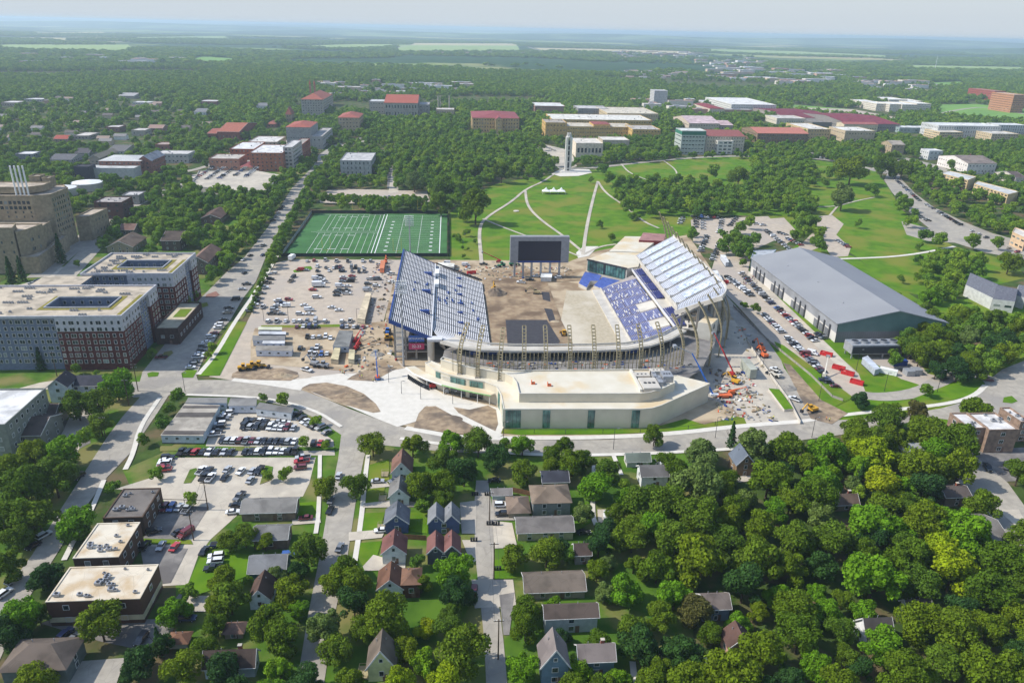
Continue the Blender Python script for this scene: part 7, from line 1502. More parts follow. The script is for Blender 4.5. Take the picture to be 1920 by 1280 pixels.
for pts,w_ in [([(690,853),(684,900),(680,950),(672,1010),(664,1060)],1.6),([(600,853),(598,960),(592,1000)],1.4),([(1114,870),(1110,965),(1118,985)],1.6),([(1150,853),(1165,890)],1.6),([(1186,1240),(1190,1280)],1.6),([(1300,1270),(1316,1240),(1345,1232),(1358,1235)],1.8),([(195,900),(170,960),(140,1010),(120,1050)],1.6),([(300,745),(262,800),(250,850),(235,880)],1.8),([(350,740),(500,745),(590,768),(640,800)],1.6)]:
    line('sidewalk',pts,w_,m_conc2,'mark')
for pts in ([(654,998),(700,994),(720,1000),(716,1008),(654,1014)],[(682,944),(728,938),(800,942),(800,950),(680,952)],[(694,905),(725,903),(732,912),(694,916)],[(680,1062),(700,1040),(760,1056),(760,1068),(684,1070)],[(548,975),(600,970),(602,980),(548,984)],[(1120,960),(1145,955),(1155,975),(1125,980)],[(1120,955),(1155,955),(1150,980),(1122,980)],[(1226,860),(1245,856),(1268,878),(1260,888),(1246,885)],[(1386,890),(1420,890),(1425,900),(1380,905)],[(350,1117),(392,1117),(385,1147),(347,1147)],[(1870,955),(1910,955),(1930,990),(1930,1010)]):
    patch('driveway',pts,m_conc,'mark')
for pts in ([(690,915),(722,913),(715,945),(684,947)],[(678,962),(722,960),(712,994),(676,996)],[(668,1018),(716,1014),(704,1052),(680,1060),(668,1040)],[(765,960),(802,960),(802,1000),(768,996)],[(692,872),(730,860),(730,900),(690,902)],[(556,943),(598,940),(594,966),(556,966)],[(1072,950),(1104,940),(1108,980),(1076,998)],[(926,1050),(980,1040),(985,1082),(926,1086)]):
    patch('lawn',pts,m_lawn,'patch',False)
def person_mesh():
    m = bpy.data.materials.new('clothed_person'); m.use_nodes = True; t = m.node_tree; N = t.nodes; L = t.links; b = N['Principled BSDF']; b.inputs['Roughness'].default_value = .8
    sp = N.new('ShaderNodeSeparateXYZ'); L.new(N.new('ShaderNodeTexCoord').outputs['Object'],sp.inputs[0]); oi = N.new('ShaderNodeObjectInfo'); prev = None
    for z,c in ((.88,None),(1.48,(.42,.26,.18,1)),(1.66,(.05,.035,.025,1))):
        g = N.new('ShaderNodeMath'); g.operation = 'GREATER_THAN'; g.inputs[1].default_value = z; L.new(sp.outputs[2],g.inputs[0]); x = N.new('ShaderNodeMix'); x.data_type = 'RGBA'; L.new(g.outputs[0],x.inputs[0])
        if prev is None: x.inputs[6].default_value = (.03,.035,.06,1)
        else: L.new(prev,x.inputs[6])
        if c is None: L.new(oi.outputs['Color'],x.inputs[7])
        else: x.inputs[7].default_value = c
        prev = x.outputs[2]
    L.new(prev,b.inputs[0])
    V = [(0,0,.95),(0,0,1.2),(0,0,1.42),(0,0,1.52),(0,-.01,1.64),(0,0,1.74),(.1,0,.86),(.11,0,.48),(.12,.02,.08),(.12,-.14,.04),(-.1,0,.86),(-.12,.04,.48),(-.13,.06,.08),(-.13,-.1,.04),(.2,0,1.4),(.26,.02,1.12),(.27,-.08,.9),(.27,-.1,.82),(-.2,0,1.4),(-.26,.02,1.12),(-.25,-.12,.92),(-.25,-.16,.84)]
    E_ = [(0,1),(1,2),(2,3),(3,4),(4,5),(0,6),(6,7),(7,8),(8,9),(0,10),(10,11),(11,12),(12,13),(2,14),(14,15),(15,16),(16,17),(2,18),(18,19),(19,20),(20,21)]
    R = [.15,.14,.15,.055,.095,.07,.1,.065,.045,.04,.1,.065,.045,.04,.065,.045,.032,.035,.065,.045,.032,.035]
    me = bpy.data.meshes.new('person'); me.from_pydata(V,E_,[]); o = bpy.data.objects.new('p_',me); COL.objects.link(o); md = o.modifiers.new('s','SKIN'); md.use_smooth_shade = True
    for i,r in enumerate(R): me.skin_vertices[0].data[i].radius = (r,r*.8)
    me.skin_vertices[0].data[0].use_root = True; dg = bpy.context.evaluated_depsgraph_get(); r = bpy.data.meshes.new_from_object(o.evaluated_get(dg)); bpy.data.objects.remove(o); r.materials.clear(); r.materials.append(m); r.name = 'person'; return r
PM = person_mesh(); PC = {'white': (.7,.7,.7),'black': (.03,.03,.03),'red': (.45,.05,.05),'blue': (.05,.1,.4),'pink': (.6,.3,.35),'orange': (.85,.25,.04),'yellow': (.7,.75,.08)}
def people(pts,cols,where):
    pts = sorted(pts); cnt = {}
    for i,p in enumerate(pts): cnt.setdefault(cols[i % len(cols)],[]).append(p)
    for c,L_ in cnt.items():
        for i,p in enumerate(L_):
            x,y,_ = P(*p); o = bpy.data.objects.new('person',PM); COL.objects.link(o); o.location = (x,y,.1 if p[1] > 0 else 0); o.rotation_euler = (0,0,R_.uniform(0,6.28)); o.color = PC[c]+(1,)
            tag(o,'%s person in a %s top %s' % (ORD[i],c,where),'person','people '+where)
people([(1393+R_.uniform(0,26),521+R_.uniform(0,14)) for _ in range(22)],['white','black','red','blue','pink'],'from the left in the crowd by the hall')
people([(675,709),(679,708),(642,700),(646,702),(686,684),(672,688),(638,698),(700,716)],['orange','yellow'],'from the left beside the plaza works')
people([(1392,752),(1400,748),(1385,742),(1410,757),(1450,785),(1555,790),(1549,787)],['yellow','orange'],'from the left in the works yard')
w = P(1038,363); r = empty('event_tent',(w[0],w[1],0),'white three peaked event tent on the grassy hill','tent'); LAND.append(('white event tent',w[0],w[1]))
for k in range(3):
    b = MB(); c = (w[0]-7.5+k*7.5,w[1]); q = [(c[0]-3.75,c[1]-4),(c[0]+3.75,c[1]-4),(c[0]+3.75,c[1]+4),(c[0]-3.75,c[1]+4)]
    for i in range(4):
        a,d = q[i],q[(i+1) % 4]; mid = lambda p,t,z: (p[0]*(1-t)+c[0]*t,p[1]*(1-t)+c[1]*t,z)
        b.face([(*a,2.6),(*d,2.6),mid(d,.6,3.8),mid(a,.6,3.8)],m_white); b.face([mid(a,.6,3.8),mid(d,.6,3.8),(*c,6.4)],m_white)
    b.build('canopy',r);
    for i in range(4): b = MB(); b.tube((*q[i],0),(*q[i],2.6),.1,.1,m_white,6); b.build('pole',r)
w = P(968,396); b = MB(); b.tube((w[0],w[1],0),(w[0],w[1],.5),2.6,2.4,m_pcon,16); o = b.build('stone_ring'); tag(o,'small pale stone ring on the hillside lawn','stone ring')
# ================================================================== TREES
def crown_mesh(seed,n,lobes=11,flat=1.0,leaf=.055,kind='round',mname='mid'):
    """crown of unit radius standing on z=0 (0..~2): leaf clumps spread over uneven lobes"""
    g = np.random.default_rng(seed); C = []
    if kind == 'round':
        C.append((0,0,.95,.5))
        for i in range(lobes):
            a = 2*math.pi*(i*.618+g.random()*.2); t = g.random(); zz = .35+1.25*t; rr = (.62 if zz < 1.1 else .62*(1-(zz-1.1)/.9))*g.uniform(.6,1.25); C.append((rr*math.cos(a),rr*math.sin(a),zz*flat,g.uniform(.17,.44)))
    pos = []; nor = []
    if kind == 'round':
        w = np.array([c[3]**2 for c in C]); w /= w.sum(); k = g.choice(len(C),n,p=w); c = np.array(C)[k]
        d = g.normal(size=(n,3)); d[:,2] = d[:,2]*.9+.25; d /= np.linalg.norm(d,axis=1)[:,None]
        r = c[:,3]*(g.uniform(.72,1.08,n)+.10*np.sin(9*d[:,0]+k)*np.cos(8*d[:,1]))
        pos = c[:,:3]+d*r[:,None]; nor = d
    else:
        z = g.random(n)**(.8 if kind == 'cone' else 1.0)
        a = g.random(n)*2*math.pi; prof = (1-z)**.85 if kind == 'cone' else np.minimum(1,1.15*np.sqrt(np.clip(1-z,0,1)))*.9
        tier = .8+.25*np.sin(z*34+2*np.sin(a*3)); rr = prof*tier*g.uniform(.55,1.05,n)*(.42 if kind == 'cone' else .36)
        pos = np.stack([rr*np.cos(a),rr*np.sin(a),z*2],1); nor = np.stack([np.cos(a),np.sin(a),np.full(n,.55)],1); nor /= np.linalg.norm(nor,axis=1)[:,None]
    jit = g.normal(size=(n,3))*.55; nn = nor+jit; nn /= np.linalg.norm(nn,axis=1)[:,None]
    up = np.cross(nn,g.normal(size=(n,3))); up /= np.linalg.norm(up,axis=1)[:,None]; si = np.cross(nn,up); s = leaf*g.uniform(.6,1.4,n)[:,None]
    v = np.empty((n*4,3)); v[0::4] = pos-up*s; v[1::4] = pos+si*s*.8+nn*s*.25; v[2::4] = pos+up*s; v[3::4] = pos-si*s*.8+nn*s*.25
    me = bpy.data.meshes.new('crown'); me.vertices.add(n*4); me.vertices.foreach_set('co',v.ravel()); me.loops.add(n*4); me.loops.foreach_set('vertex_index',np.arange(n*4)); me.polygons.add(n); me.polygons.foreach_set('loop_start',np.arange(0,n*4,4)); me.polygons.foreach_set('loop_total',np.full(n,4)); me.update(); me.materials.append(fol[mname]); return me
def trunk_mesh(seed):
    q = random.Random(seed); b = MB(); b.tube((0,0,-.05),(0,0,.5),.055,.038,m_bark,7)
    for i in range(5): a = q.uniform(0,6.28); b.tube((0,0,.3+.05*i),(.45*math.cos(a),.45*math.sin(a),.95+.12*i),.026,.008,m_bark,5)
    b.tube((0,0,.5),(0,0,1.3),.038,.01,m_bark,6)
    me = bpy.data.meshes.new('trunk'); me.from_pydata(b.v,[],b.f); me.materials.append(m_bark); return me
TRK = [trunk_mesh(i) for i in range(3)]
PRO = {}
for k,mn in enumerate(('mid','dark','bright','yellow','pale','rust')):
    PRO[mn] = [crown_mesh(10*k+i,6500,13+4*i,(1.0,.85,.95,1.08)[i],(.050,.055,.048,.052)[i],'round',mn) for i in range(4 if mn == 'mid' else 2)]
PRO['cone'] = [crown_mesh(91,1500,kind='cone',leaf=.05,mname='dark'),crown_mesh(92,1500,kind='cone',leaf=.06,mname='dark')]
PRO['hedge'] = [crown_mesh(95,1400,kind='col',leaf=.06,mname='dark')]
TR = []
FOOTC = list(FOOT)
def blocked(x,y,R):
    for p in NOTREE:
        if pin(x,y,p): return True
    return False
def hides(x,y,R):
    u,v = Q(x,y,R*1.1); r = R*FPX/max(1,math.hypot(x,y,CH))
    for a0,a1,b0,b1,fy in FOOTC:
        if y < fy+2 and a0-r*.55 < u < a1+r*.55 and b0-r*.7 < v < b1+r*.5: return True
    return False
def tree(c,x,y,r,kind='mid'):
    X,Y = px(c,x,y); r = r/3 if c != '1' else r
    z = 6.0
    for _ in range(4): p = P(X,Y,z); R = r*math.sqrt(p[0]**2+p[1]**2+(CH-z)**2)/FPX; z = R*1.15
    TR.append([p[0],p[1],R,kind,True])
for t in [('G',60,60,90),('G',130,160,110),('G',300,110,110),('G',70,330,110),('G',210,330,95),('G',420,350,105,'bright'),('G',630,170,44,'pale'),('G',876,95,42),('G',1078,242,44),('G',245,650,90,'dark'),('G',40,610,80),('G',90,880,110,'bright'),('G',215,890,60),('G',30,1010,90,'dark'),('G',560,930,108),('G',975,850,85,'bright'),('G',1060,760,50),('G',1375,440,75),('G',1285,478,62),('G',1488,480,55),('G',1290,780,110),('G',1210,850,60),('G',1500,930,110),('G',1590,1000,100),('G',1640,730,95),('G',1745,530,92),('G',1555,660,55,'pale'),('G',1870,700,90),('G',1820,950,110,'pale'),('G',1890,1080,90),('G',1572,1185,78,'bright'),('G',1240,1200,95,'dark'),('G',1020,1190,100),('G',770,1150,92,'dark'),('G',905,1050,62,'dark'),('G',180,1250,90),('G',1605,92,46),('G',1500,112,36),('G',1830,170,72),('G',1720,1240,90,'dark'),('G',1400,700,36,'dark'),
          ('H',75,165,78),('H',440,165,88),('H',560,150,95),('H',690,80,95,'dark'),('H',1030,70,82),('H',840,30,60,'dark'),('H',1435,140,108,'bright'),('H',1590,165,42,'rust'),('H',980,555,84),('H',1155,535,98),('H',1275,570,50,'bright'),('H',620,620,125,'bright'),('H',655,760,105,'dark'),('H',430,585,50,'dark'),('H',60,690,100),('H',70,820,100,'dark'),('H',250,890,130),('H',130,960,80),('H',345,1030,58,'yellow'),('H',480,970,62,'yellow'),('H',690,1070,140),('H',600,960,90),('H',330,1262,88,'yellow'),('H',585,1258,92,'yellow'),('H',1040,850,95),('H',1035,960,85),('H',1010,1180,98,'bright'),('H',1345,1190,82,'bright'),('H',450,710,62),('H',1590,740,100,'bright'),('H',1690,1040,130,'dark'),('H',1500,590,58,'pale'),('H',1450,480,92,'dark'),('H',1640,440,108),('H',1690,250,110),('H',1840,250,130),('H',1860,480,110),('H',1780,620,100),('H',1880,760,110,'bright'),('H',1800,900,90),('H',1900,1080,100,'dark'),('H',1440,640,70),('H',1480,760,70,'pale'),('H',20,620,80),('H',1560,330,70),('H',1300,40,80),
          ('I',90,110,140,'pale'),('I',490,110,125),('I',790,110,100,'bright'),('I',965,150,60,'pale'),('I',1140,140,118,'yellow'),('I',1010,50,80,'bright'),('I',690,40,70),('I',1350,60,110),('I',1560,60,105),('I',1390,180,90,'dark'),('I',760,225,108),('I',610,240,92),('I',355,230,66,'pale'),('I',100,330,130),('I',460,370,108),('I',650,420,76,'pale'),('I',1090,330,145,'bright'),('I',1080,450,85,'dark'),('I',1370,350,108),('I',1600,390,130,'bright'),('I',100,560,150),('I',430,560,140),('I',350,700,128,'dark'),('I',620,610,100),('I',790,590,100,'dark'),('I',1090,640,170,'bright'),('I',1530,610,140,'yellow'),('I',1340,720,100),('I',1790,610,110),('I',1720,770,115),('I',70,850,105,'rust'),('I',30,1080,95,'dark'),('I',320,935,68,'bright'),('I',440,1080,130),('I',640,840,120),('I',660,990,120),('I',890,980,80),('I',1130,1050,118,'bright'),('I',1360,930,112),('I',1560,980,130),('I',760,1150,90,'bright'),('I',600,1230,90,'dark'),('I',1250,1230,120),('I',1450,1170,110),('I',1660,1170,120),('I',1850,1230,105),('I',1870,890,90),('I',1250,500,90),('I',1460,480,90,'yellow'),('I',900,800,60),('I',250,470,90),
          ('F',590,1215,118),('F',820,1225,112,'bright'),('F',1060,1235,120,'yellow'),('F',980,1110,78),('F',1140,1070,88),('F',1385,1130,108),('F',1325,1020,58,'rust'),('F',1380,905,42,'bright'),('F',1660,1010,82),('F',1005,950,52,'dark'),('F',1550,1200,100),('F',110,1235,98,'pale'),('F',350,430,26),('F',410,450,30),('F',345,190,26),('F',1190,1180,70),
          ('E',175,1200,82),('E',400,1205,82),('E',620,1185,76,'bright'),('E',770,1200,88),('E',920,1230,50),('E',1020,1200,80,'bright'),('E',1240,1225,58),('E',1762,1160,66),('E',870,1290,80,'dark'),('E',1370,1290,80),('E',1180,1260,60),
          ('D',650,860,92,'bright'),('D',565,970,82),('D',430,985,84),('D',200,985,72),('D',480,1175,50,'dark'),('D',560,1085,72),('D',1195,672,32),('D',1168,715,22),('D',1586,965,46),('D',1477,950,28),('D',1777,1075,38),('D',1705,1205,40,'bright'),('D',1832,1220,28),('D',1000,945,44),('D',955,1010,44),('D',905,1090,50),('D',805,1185,36),('D',330,1235,100,'bright'),('D',190,1260,80),('D',425,788,28),('D',1045,410,38,'dark'),('D',1085,372,34,'dark'),('D',850,695,30,'dark'),('D',910,600,28,'dark'),('D',1205,240,48),('D',430,200,20,'pale'),('D',270,305,22,'pale'),('D',540,810,18),
          ('B',755,1150,98),('B',560,1140,62),('B',755,950,55),('B',900,960,60),('B',1100,970,42),('B',570,1050,70),('B',410,1010,60,'pale'),('B',1470,940,36),('B',1405,1010,18,'dark'),('B',1510,1000,40),('B',1035,1000,20),('B',235,1020,30),('B',700,1190,50),('E',705,20,26),('E',750,75,16),('E',690,155,16,'dark'),('E',1520,50,26,'pale'),('E',680,110,12),('E',715,115,12),
          ('C',905,1090,75,'pale'),('C',1065,1055,40),('C',830,955,42),('C',955,930,85),('C',1130,920,60),('C',1240,935,58),('C',800,1020,28),('C',170,960,42),('C',320,970,62),('C',990,1255,24),('C',1240,1150,42,'dark'),('C',1290,1230,40,'dark'),('F',60,20,28),('F',770,90,42),('F',1370,30,42,'dark'),('F',1450,65,40,'dark'),('F',1630,70,42),('F',1770,80,34),('F',1845,180,60),('F',1330,98,22,'rust'),('F',1228,285,22),('F',650,30,45)]: tree(*t)
for t in [(1290,600,60),(1350,560,60),(1225,655,55),(1400,600,70),(1285,665,62),(1175,690,38),(1340,700,70),(1330,640,60),(1430,690,70),(1200,740,42),(1300,555,52),(1255,610,50),(1390,530,60)]: tree('F',*t)
for c,x,y,h in [('A',955,990,62),('A',630,1090,95),('A',690,1060,50),('A',470,1110,50),('A',1025,950,30),('D',235,800,100),('D',75,330,130),('D',130,300,110),('D',350,200,130),('D',1100,480,60),('G',905,1120,120),('E',460,150,0),('B',1455,1285,30),('C',115,1050,55),('F',270,1230,110),('F',325,40,70),('E',655,80,40),('E',640,70,36),('I',985,190,110),('F',370,10,60),('F',55,80,60)]:
    if h: X,Y = px(c,x,y); p = P(X,Y); hh = ht(X,Y,Y-h/3*1.25); TR.append([p[0],p[1],hh/2,'cone',True])
for i in range(30): a = 603+i*6.7; p = P(a,382+i*.1); TR.append([p[0],p[1],R_.uniform(3.6,5.2),'cone',True])
for i in range(46):
    t = i/45; x = 588+(508-588)*t; y = 338+(500-338)*t+4*math.sin(i); p = P(x,y); TR.append([p[0],p[1],R_.uniform(4,5),'hedge',True])
for i in range(10): p = P(503-i*3.6,505+i*9); TR.append([p[0],p[1],R_.uniform(1.8,2.6),'mid',True])
for t in [(1185,412),(1189,410),(1182,414),(1124,428),(1196,413)]: p = P(*t); TR.append([p[0],p[1],3.2,'cone',True])
RT = random.Random(99)
def scatter(pts,sp,r0,r1,mix,c='1',force=False,hide=True):
    w = [P(*px(c,*p),5)[:2] for p in pts]; xs = [p[0] for p in w]; ys = [p[1] for p in w]; y = min(ys)
    while y < max(ys):
        x = min(xs)
        while x < max(xs):
            a,b_ = x+RT.uniform(-.42,.42)*sp,y+RT.uniform(-.42,.42)*sp; x += sp
            if not pin(a,b_,w): continue
            R = RT.uniform(r0,r1)
            if not force and blocked(a,b_,R): continue
            if any((a-t[0])**2+(b_-t[1])**2 < (.66*(R+t[2]))**2 for t in TR): continue
            if hide and hides(a,b_,R): continue
            TR.append([a,b_,R,RT.choice(mix),False])
        y += sp
MX = ['mid']*6+['dark']*2+['bright']*2+['pale']; MXd = ['mid']*5+['dark']*3+['pale']
scatter([(1300,870),(1480,830),(1920,860),(1960,1300),(1130,1300),(1100,1180),(1260,1100),(1110,1040),(1180,960),(1110,870)],7.5,5,8,MX)
scatter([(1320,880),(1480,840),(1920,860),(1960,1300),(1130,1300),(1110,1190),(1270,1100),(1130,1040),(1190,960)],6,3.2,5,MX); scatter([(0,840),(150,840),(165,900),(100,980),(50,1050),(-30,1120)],9,4.5,7,MX); scatter([(-40,1120),(0,1130),(60,1120),(90,1180),(40,1250),(-40,1280)],9,4.5,7,MX)
scatter([(420,1120),(560,1060),(640,1060),(800,1130),(900,1290),(330,1290),(380,1200)],10,4,6.5,MX); scatter([(600,870),(640,860),(640,1040),(600,1040)],9,3,4.5,MX); scatter([(330,1110),(560,1030),(640,1060),(880,1110),(900,1295),(330,1295)],6.2,2.8,4.8,MX); scatter([(770,880),(890,880),(890,940),(770,950)],6.5,3,4.6,MX); scatter([(960,860),(1300,860),(1320,1000),(1130,1050),(1100,1290),(960,1290)],6.5,2.8,4.8,MX)
scatter([(1000,860),(1300,860),(1330,960),(1200,960),(1100,900),(1000,900)],9,4,6.5,MX); scatter([(770,860),(920,850),(930,910),(820,930),(765,930)],9,4.5,6.5,MX)
scatter([(1160,600),(1350,480),(1500,520),(1540,440),(1700,420),(1960,420),(1960,740),(1800,815),(1450,840),(1340,850),(1290,760)],8,4.5,7,MXd,'F'); scatter([(1230,640),(1350,540),(1500,540),(1700,520),(1960,520),(1960,720),(1780,800),(1450,830),(1350,800),(1290,740)],7.5,4,6.5,MXd,'F',True,False); scatter([(1290,200),(1350,150),(1500,140),(1700,200),(1640,300),(1590,380),(1480,440),(1380,380)],9,4.5,7,MX,'F')
scatter([(900,190),(1340,400),(1500,520),(1480,540),(1300,430),(940,230)],8,1.6,2.6,['mid'],'F')
scatter([(215,395),(300,350),(400,352),(480,366),(540,352),(510,400),(470,440),(440,500),(400,525),(372,470),(300,455),(262,425)],9,4.5,7,MX)
scatter([(300,790),(680,750),(1080,780),(1150,900),(1110,1000),(1010,960),(880,960),(780,1030),(680,1050),(640,1180),(520,1120),(430,1090),(315,1080),(300,950),(260,850)],9.5,5,7.5,MX,'B'); scatter([(0,950),(150,980),(260,950),(240,1060),(0,1050)],9,3.5,5.5,MXd,'B')
scatter([(400,890),(480,870),(720,880),(760,1010),(700,1070),(480,1060),(400,1040)],10,5,7.5,MXd,'C',True); scatter([(0,1020),(250,1060),(500,1050),(660,1040),(760,1180),(740,1280),(600,1280),(540,1180),(260,1180),(120,1210),(0,1180)],10,5,7.5,MX,'C',False)
scatter([(1280,970),(1500,1040),(1640,1060),(1500,1130),(1320,1090)],9,4.5,6,MX,'C'); scatter([(1510,1150),(1650,1130),(1760,1230),(1700,1290),(1560,1230)],9,4.5,6.5,MXd,'C')
scatter([(1230,840),(1400,800),(1960,780),(1960,1150),(1780,1040),(1700,980),(1600,970),(1590,930),(1400,950),(1230,900)],10,5,7.5,MX,'C'); scatter([(1530,1010),(1880,1000),(1960,1060),(1940,1190),(1620,1210),(1560,1120)],10,5,7.5,MXd,'B')
scatter([(190,10),(440,60),(430,150),(380,180),(330,190),(200,110)],9,4.5,6.5,MX,'F',True); scatter([(680,0),(780,0),(800,110),(740,100)],9,4,6,MX,'F',True)
scatter([(130,800),(330,800),(500,690),(520,660),(880,760),(1000,780),(880,740),(640,700),(320,680)],10,4.5,6.5,MX,'B'); scatter([(0,780),(90,790),(200,900),(180,860),(60,820)],10,4,6,MX,'B')
scatter([(1480,780),(1880,770),(1880,880),(1640,900),(1480,890)],10,5,7,MXd,'B',True,False)
scatter([(385,545),(372,480),(400,440),(520,380),(540,352),(500,425),(455,484)],8,4,6.5,MX,'1'); scatter([(150,440),(250,400),(372,400),(372,480),(262,470),(190,470)],9,4,6,MX); scatter([(120,760),(200,740),(230,800),(180,830),(120,820)],9,3,5,MX); scatter([(1560,780),(1800,780),(1740,830),(1560,830)],9,4,6,MX)
scatter([(350,790),(1180,790),(1200,840),(1100,880),(740,880),(360,860)],10,4.5,6.5,MX,'C')
TR.sort(key=lambda t: -(t[2]/math.sqrt(t[0]**2+t[1]**2+CH*CH)))
indiv = []; rest = []
for t in TR:
    u,v = Q(t[0],t[1],t[2]); r = t[2]*FPX/math.sqrt(t[0]**2+t[1]**2+CH*CH)
    if not (-r < u < 1920+r and -r < v < 1280+r*1.3): continue
    (indiv if len(indiv) < 298 else rest).append(t)
SZ = lambda R: 'huge' if R > 9 else 'broad' if R > 6.3 else 'middling' if R > 4 else 'small'
KN = {'mid': 'mid green tree','dark': 'dark green tree','bright': 'bright green tree','yellow': 'yellow green tree','pale': 'pale green tree','rust': 'rusty brown tree','cone': 'dark pointed conifer','hedge': 'narrow screening evergreen'}
LAND += [('practice pitch',-60,575),('curving hillside road',*P(1740,410)[:2]),('south street',*P(190,850)[:2]),('red skips',*P(1590,700)[:2]),('top of the alley',*P(900,900)[:2]),('white cottages street',*P(640,980)[:2]),('traffic island',*P(1895,750)[:2]),('lower lot',*P(450,890)[:2]),('yellow excavator',*P(1523,771)[:2]),('curved garden path',*P(1310,1245)[:2]),('shaded gap in the woods',*P(1560,1120)[:2])]
keys = {}
for t in indiv:
    L_ = min(LAND,key=lambda l: (l[1]-t[0])**2+(l[2]-t[1])**2); dx,dy = t[0]-L_[1],t[1]-L_[2]; d = ('right of' if dx > 0 else 'left of') if abs(dx) > abs(dy) else ('behind' if dy > 0 else 'in front of')
    keys.setdefault((SZ(t[2]),KN[t[3]],d,L_[0]),[]).append((math.hypot(dx,dy),t))
LBL = {}
for (s,k,d,l),M in keys.items():
    M.sort(key=lambda q: q[0])
    for i,(_,t) in enumerate(M): LBL[id(t)] = '%s %s %s the %s' % (s,k,d,l) if len(M) == 1 else '%s %s %s the %s, %s' % (s,k,d,l,['nearest','second nearest'][i] if i < 2 else (ORD[i]+' nearest' if i < len(ORD) else 'number %d by distance' % (i+1)))
for n,t in enumerate(indiv):
    x,y,R,k,_ = t; g = 'trees round the stadium district' if k not in ('cone','hedge') else {'cone': 'dark conifers','hedge': 'screening evergreens beside the pitch'}[k]
    r = empty({'cone': 'conifer_tree','hedge': 'screen_tree'}.get(k,'broadleaf_tree'),(x,y,0),LBL[id(t)],'tree',g)
    c = bpy.data.objects.new('crown',PRO[k][n % len(PRO[k])]); COL.objects.link(c); c.parent = r
    th = R*.4 if k not in ('cone','hedge') else R*.12
    c.location = (0,0,th*.45); c.scale = (R,R*RT.uniform(.88,1.1),R*(RT.uniform(.8,1.02) if k not in ('cone','hedge') else 1)); c.rotation_euler = (0,0,RT.uniform(0,6.28))
    q = bpy.data.objects.new('trunk',TRK[n % 3]); COL.objects.link(q); q.parent = r; q.scale = (R,)*3
def lowtree(seed,n,mn,kind='round',leaf=.17):
    me = crown_mesh(seed,n,8,1,leaf,kind,mn); o = bpy.data.objects.new('woodland_tree',me); return o
fol_far = foliage('leaves_woodland',[(.11,.22,.018),(.14,.25,.018),(.19,.30,.018),(.09,.19,.022),(.16,.265,.022),(.23,.33,.022)]); fol['far'] = fol_far
protos = [lowtree(200+i,330,'far') for i in range(4)]; protoM = [lowtree(300+i,1500,'far',leaf=.085) for i in range(4)]
def forest(name,pts,scl,objs,label):
    me = bpy.data.meshes.new(name); n = len(pts); me.vertices.add(n); me.vertices.foreach_set('co',np.asarray(pts,dtype=np.float32).ravel())
    at = me.attributes.new('sc','FLOAT_VECTOR','POINT'); at.data.foreach_set('vector',np.asarray(scl,dtype=np.float32).ravel())
    o = bpy.data.objects.new(name,me); COL.objects.link(o); o['kind'] = 'stuff'; o['label'] = label; o['category'] = 'woodland'
    col = bpy.data.collections.new(name+'_kinds')
    for q in objs: col.objects.link(q)
    ng = bpy.data.node_groups.new(name,'GeometryNodeTree'); ng.interface.new_socket('Geometry',in_out='INPUT',socket_type='NodeSocketGeometry'); ng.interface.new_socket('Geometry',in_out='OUTPUT',socket_type='NodeSocketGeometry')
    N = ng.nodes; L = ng.links; gi = N.new('NodeGroupInput'); go = N.new('NodeGroupOutput'); ip = N.new('GeometryNodeInstanceOnPoints'); ci = N.new('GeometryNodeCollectionInfo'); ci.inputs['Collection'].default_value = col; ci.inputs['Separate Children'].default_value = True; ci.inputs['Reset Children'].default_value = True
    na = N.new('GeometryNodeInputNamedAttribute'); na.data_type = 'FLOAT_VECTOR'; na.inputs['Name'].default_value = 'sc'
    rv = N.new('FunctionNodeRandomValue'); rv.data_type = 'FLOAT_VECTOR'; rv.inputs[0].default_value = (0,0,0); rv.inputs[1].default_value = (0,0,6.28)
    ip.inputs['Pick Instance'].default_value = True; L.new(gi.outputs[0],ip.inputs['Points']); L.new(ci.outputs[0],ip.inputs['Instance']); L.new(na.outputs['Attribute'],ip.inputs['Scale']); L.new(rv.outputs[0],ip.inputs['Rotation']); L.new(ip.outputs[0],go.inputs[0])
    md = o.modifiers.new('trees','NODES'); md.node_group = ng; return o
if rest: forest('campus_grove',[(t[0],t[1],t[2]*.2) for t in rest],[(t[2],t[2],t[2]*.95) for t in rest],protoM,'smaller campus and hillside trees beyond the stadium')
g = np.random.default_rng(4)
def field_pts(y0,y1,sp,r0,r1,dens=1.0):
    xl = -y1*.86-150; xr = y1*.86+200; ys = np.arange(y0,y1,sp); xs = np.arange(xl,xr,sp); X,Y = np.meshgrid(xs,ys); X = (X+g.uniform(-.45,.45,X.shape)*sp).ravel(); Y = (Y+g.uniform(-.45,.45,Y.shape)*sp).ravel()
    m3 = np.stack([XW,YW,UP],1); c = X[:,None]*XW+Y[:,None]*YW-CH*UP; u = 960-FPX*c[:,0]/c[:,2]; v = 640+FPX*c[:,1]/c[:,2]; k = (u > -40) & (u < 1960) & (v < 1300); X,Y,u,v = X[k],Y[k],u[k],v[k]
    ok = np.ones(len(X),bool)
    for p in NOTREE:
        a = np.array(p)
        if a[:,1].max() < y0-5 or a[:,1].min() > y1+5: continue
        ok &= ~pin_np(X,Y,p)
    R = g.uniform(r0,r1,len(X))
    for a0,a1,b0,b1,fy in FOOTC:
        rr = R*FPX/np.sqrt(X**2+Y**2+CH**2); vv = v-rr*1.1; ok &= ~((Y < fy+2) & (u > a0-rr*.4) & (u < a1+rr*.4) & (vv > b0-rr*.6) & (vv < b1+rr*.35))
    for p in THIN: ok &= ~(pin_np(X,Y,p) & (g.random(len(X)) < .62))
    return X[ok],Y[ok],R[ok],u[ok],v[ok]
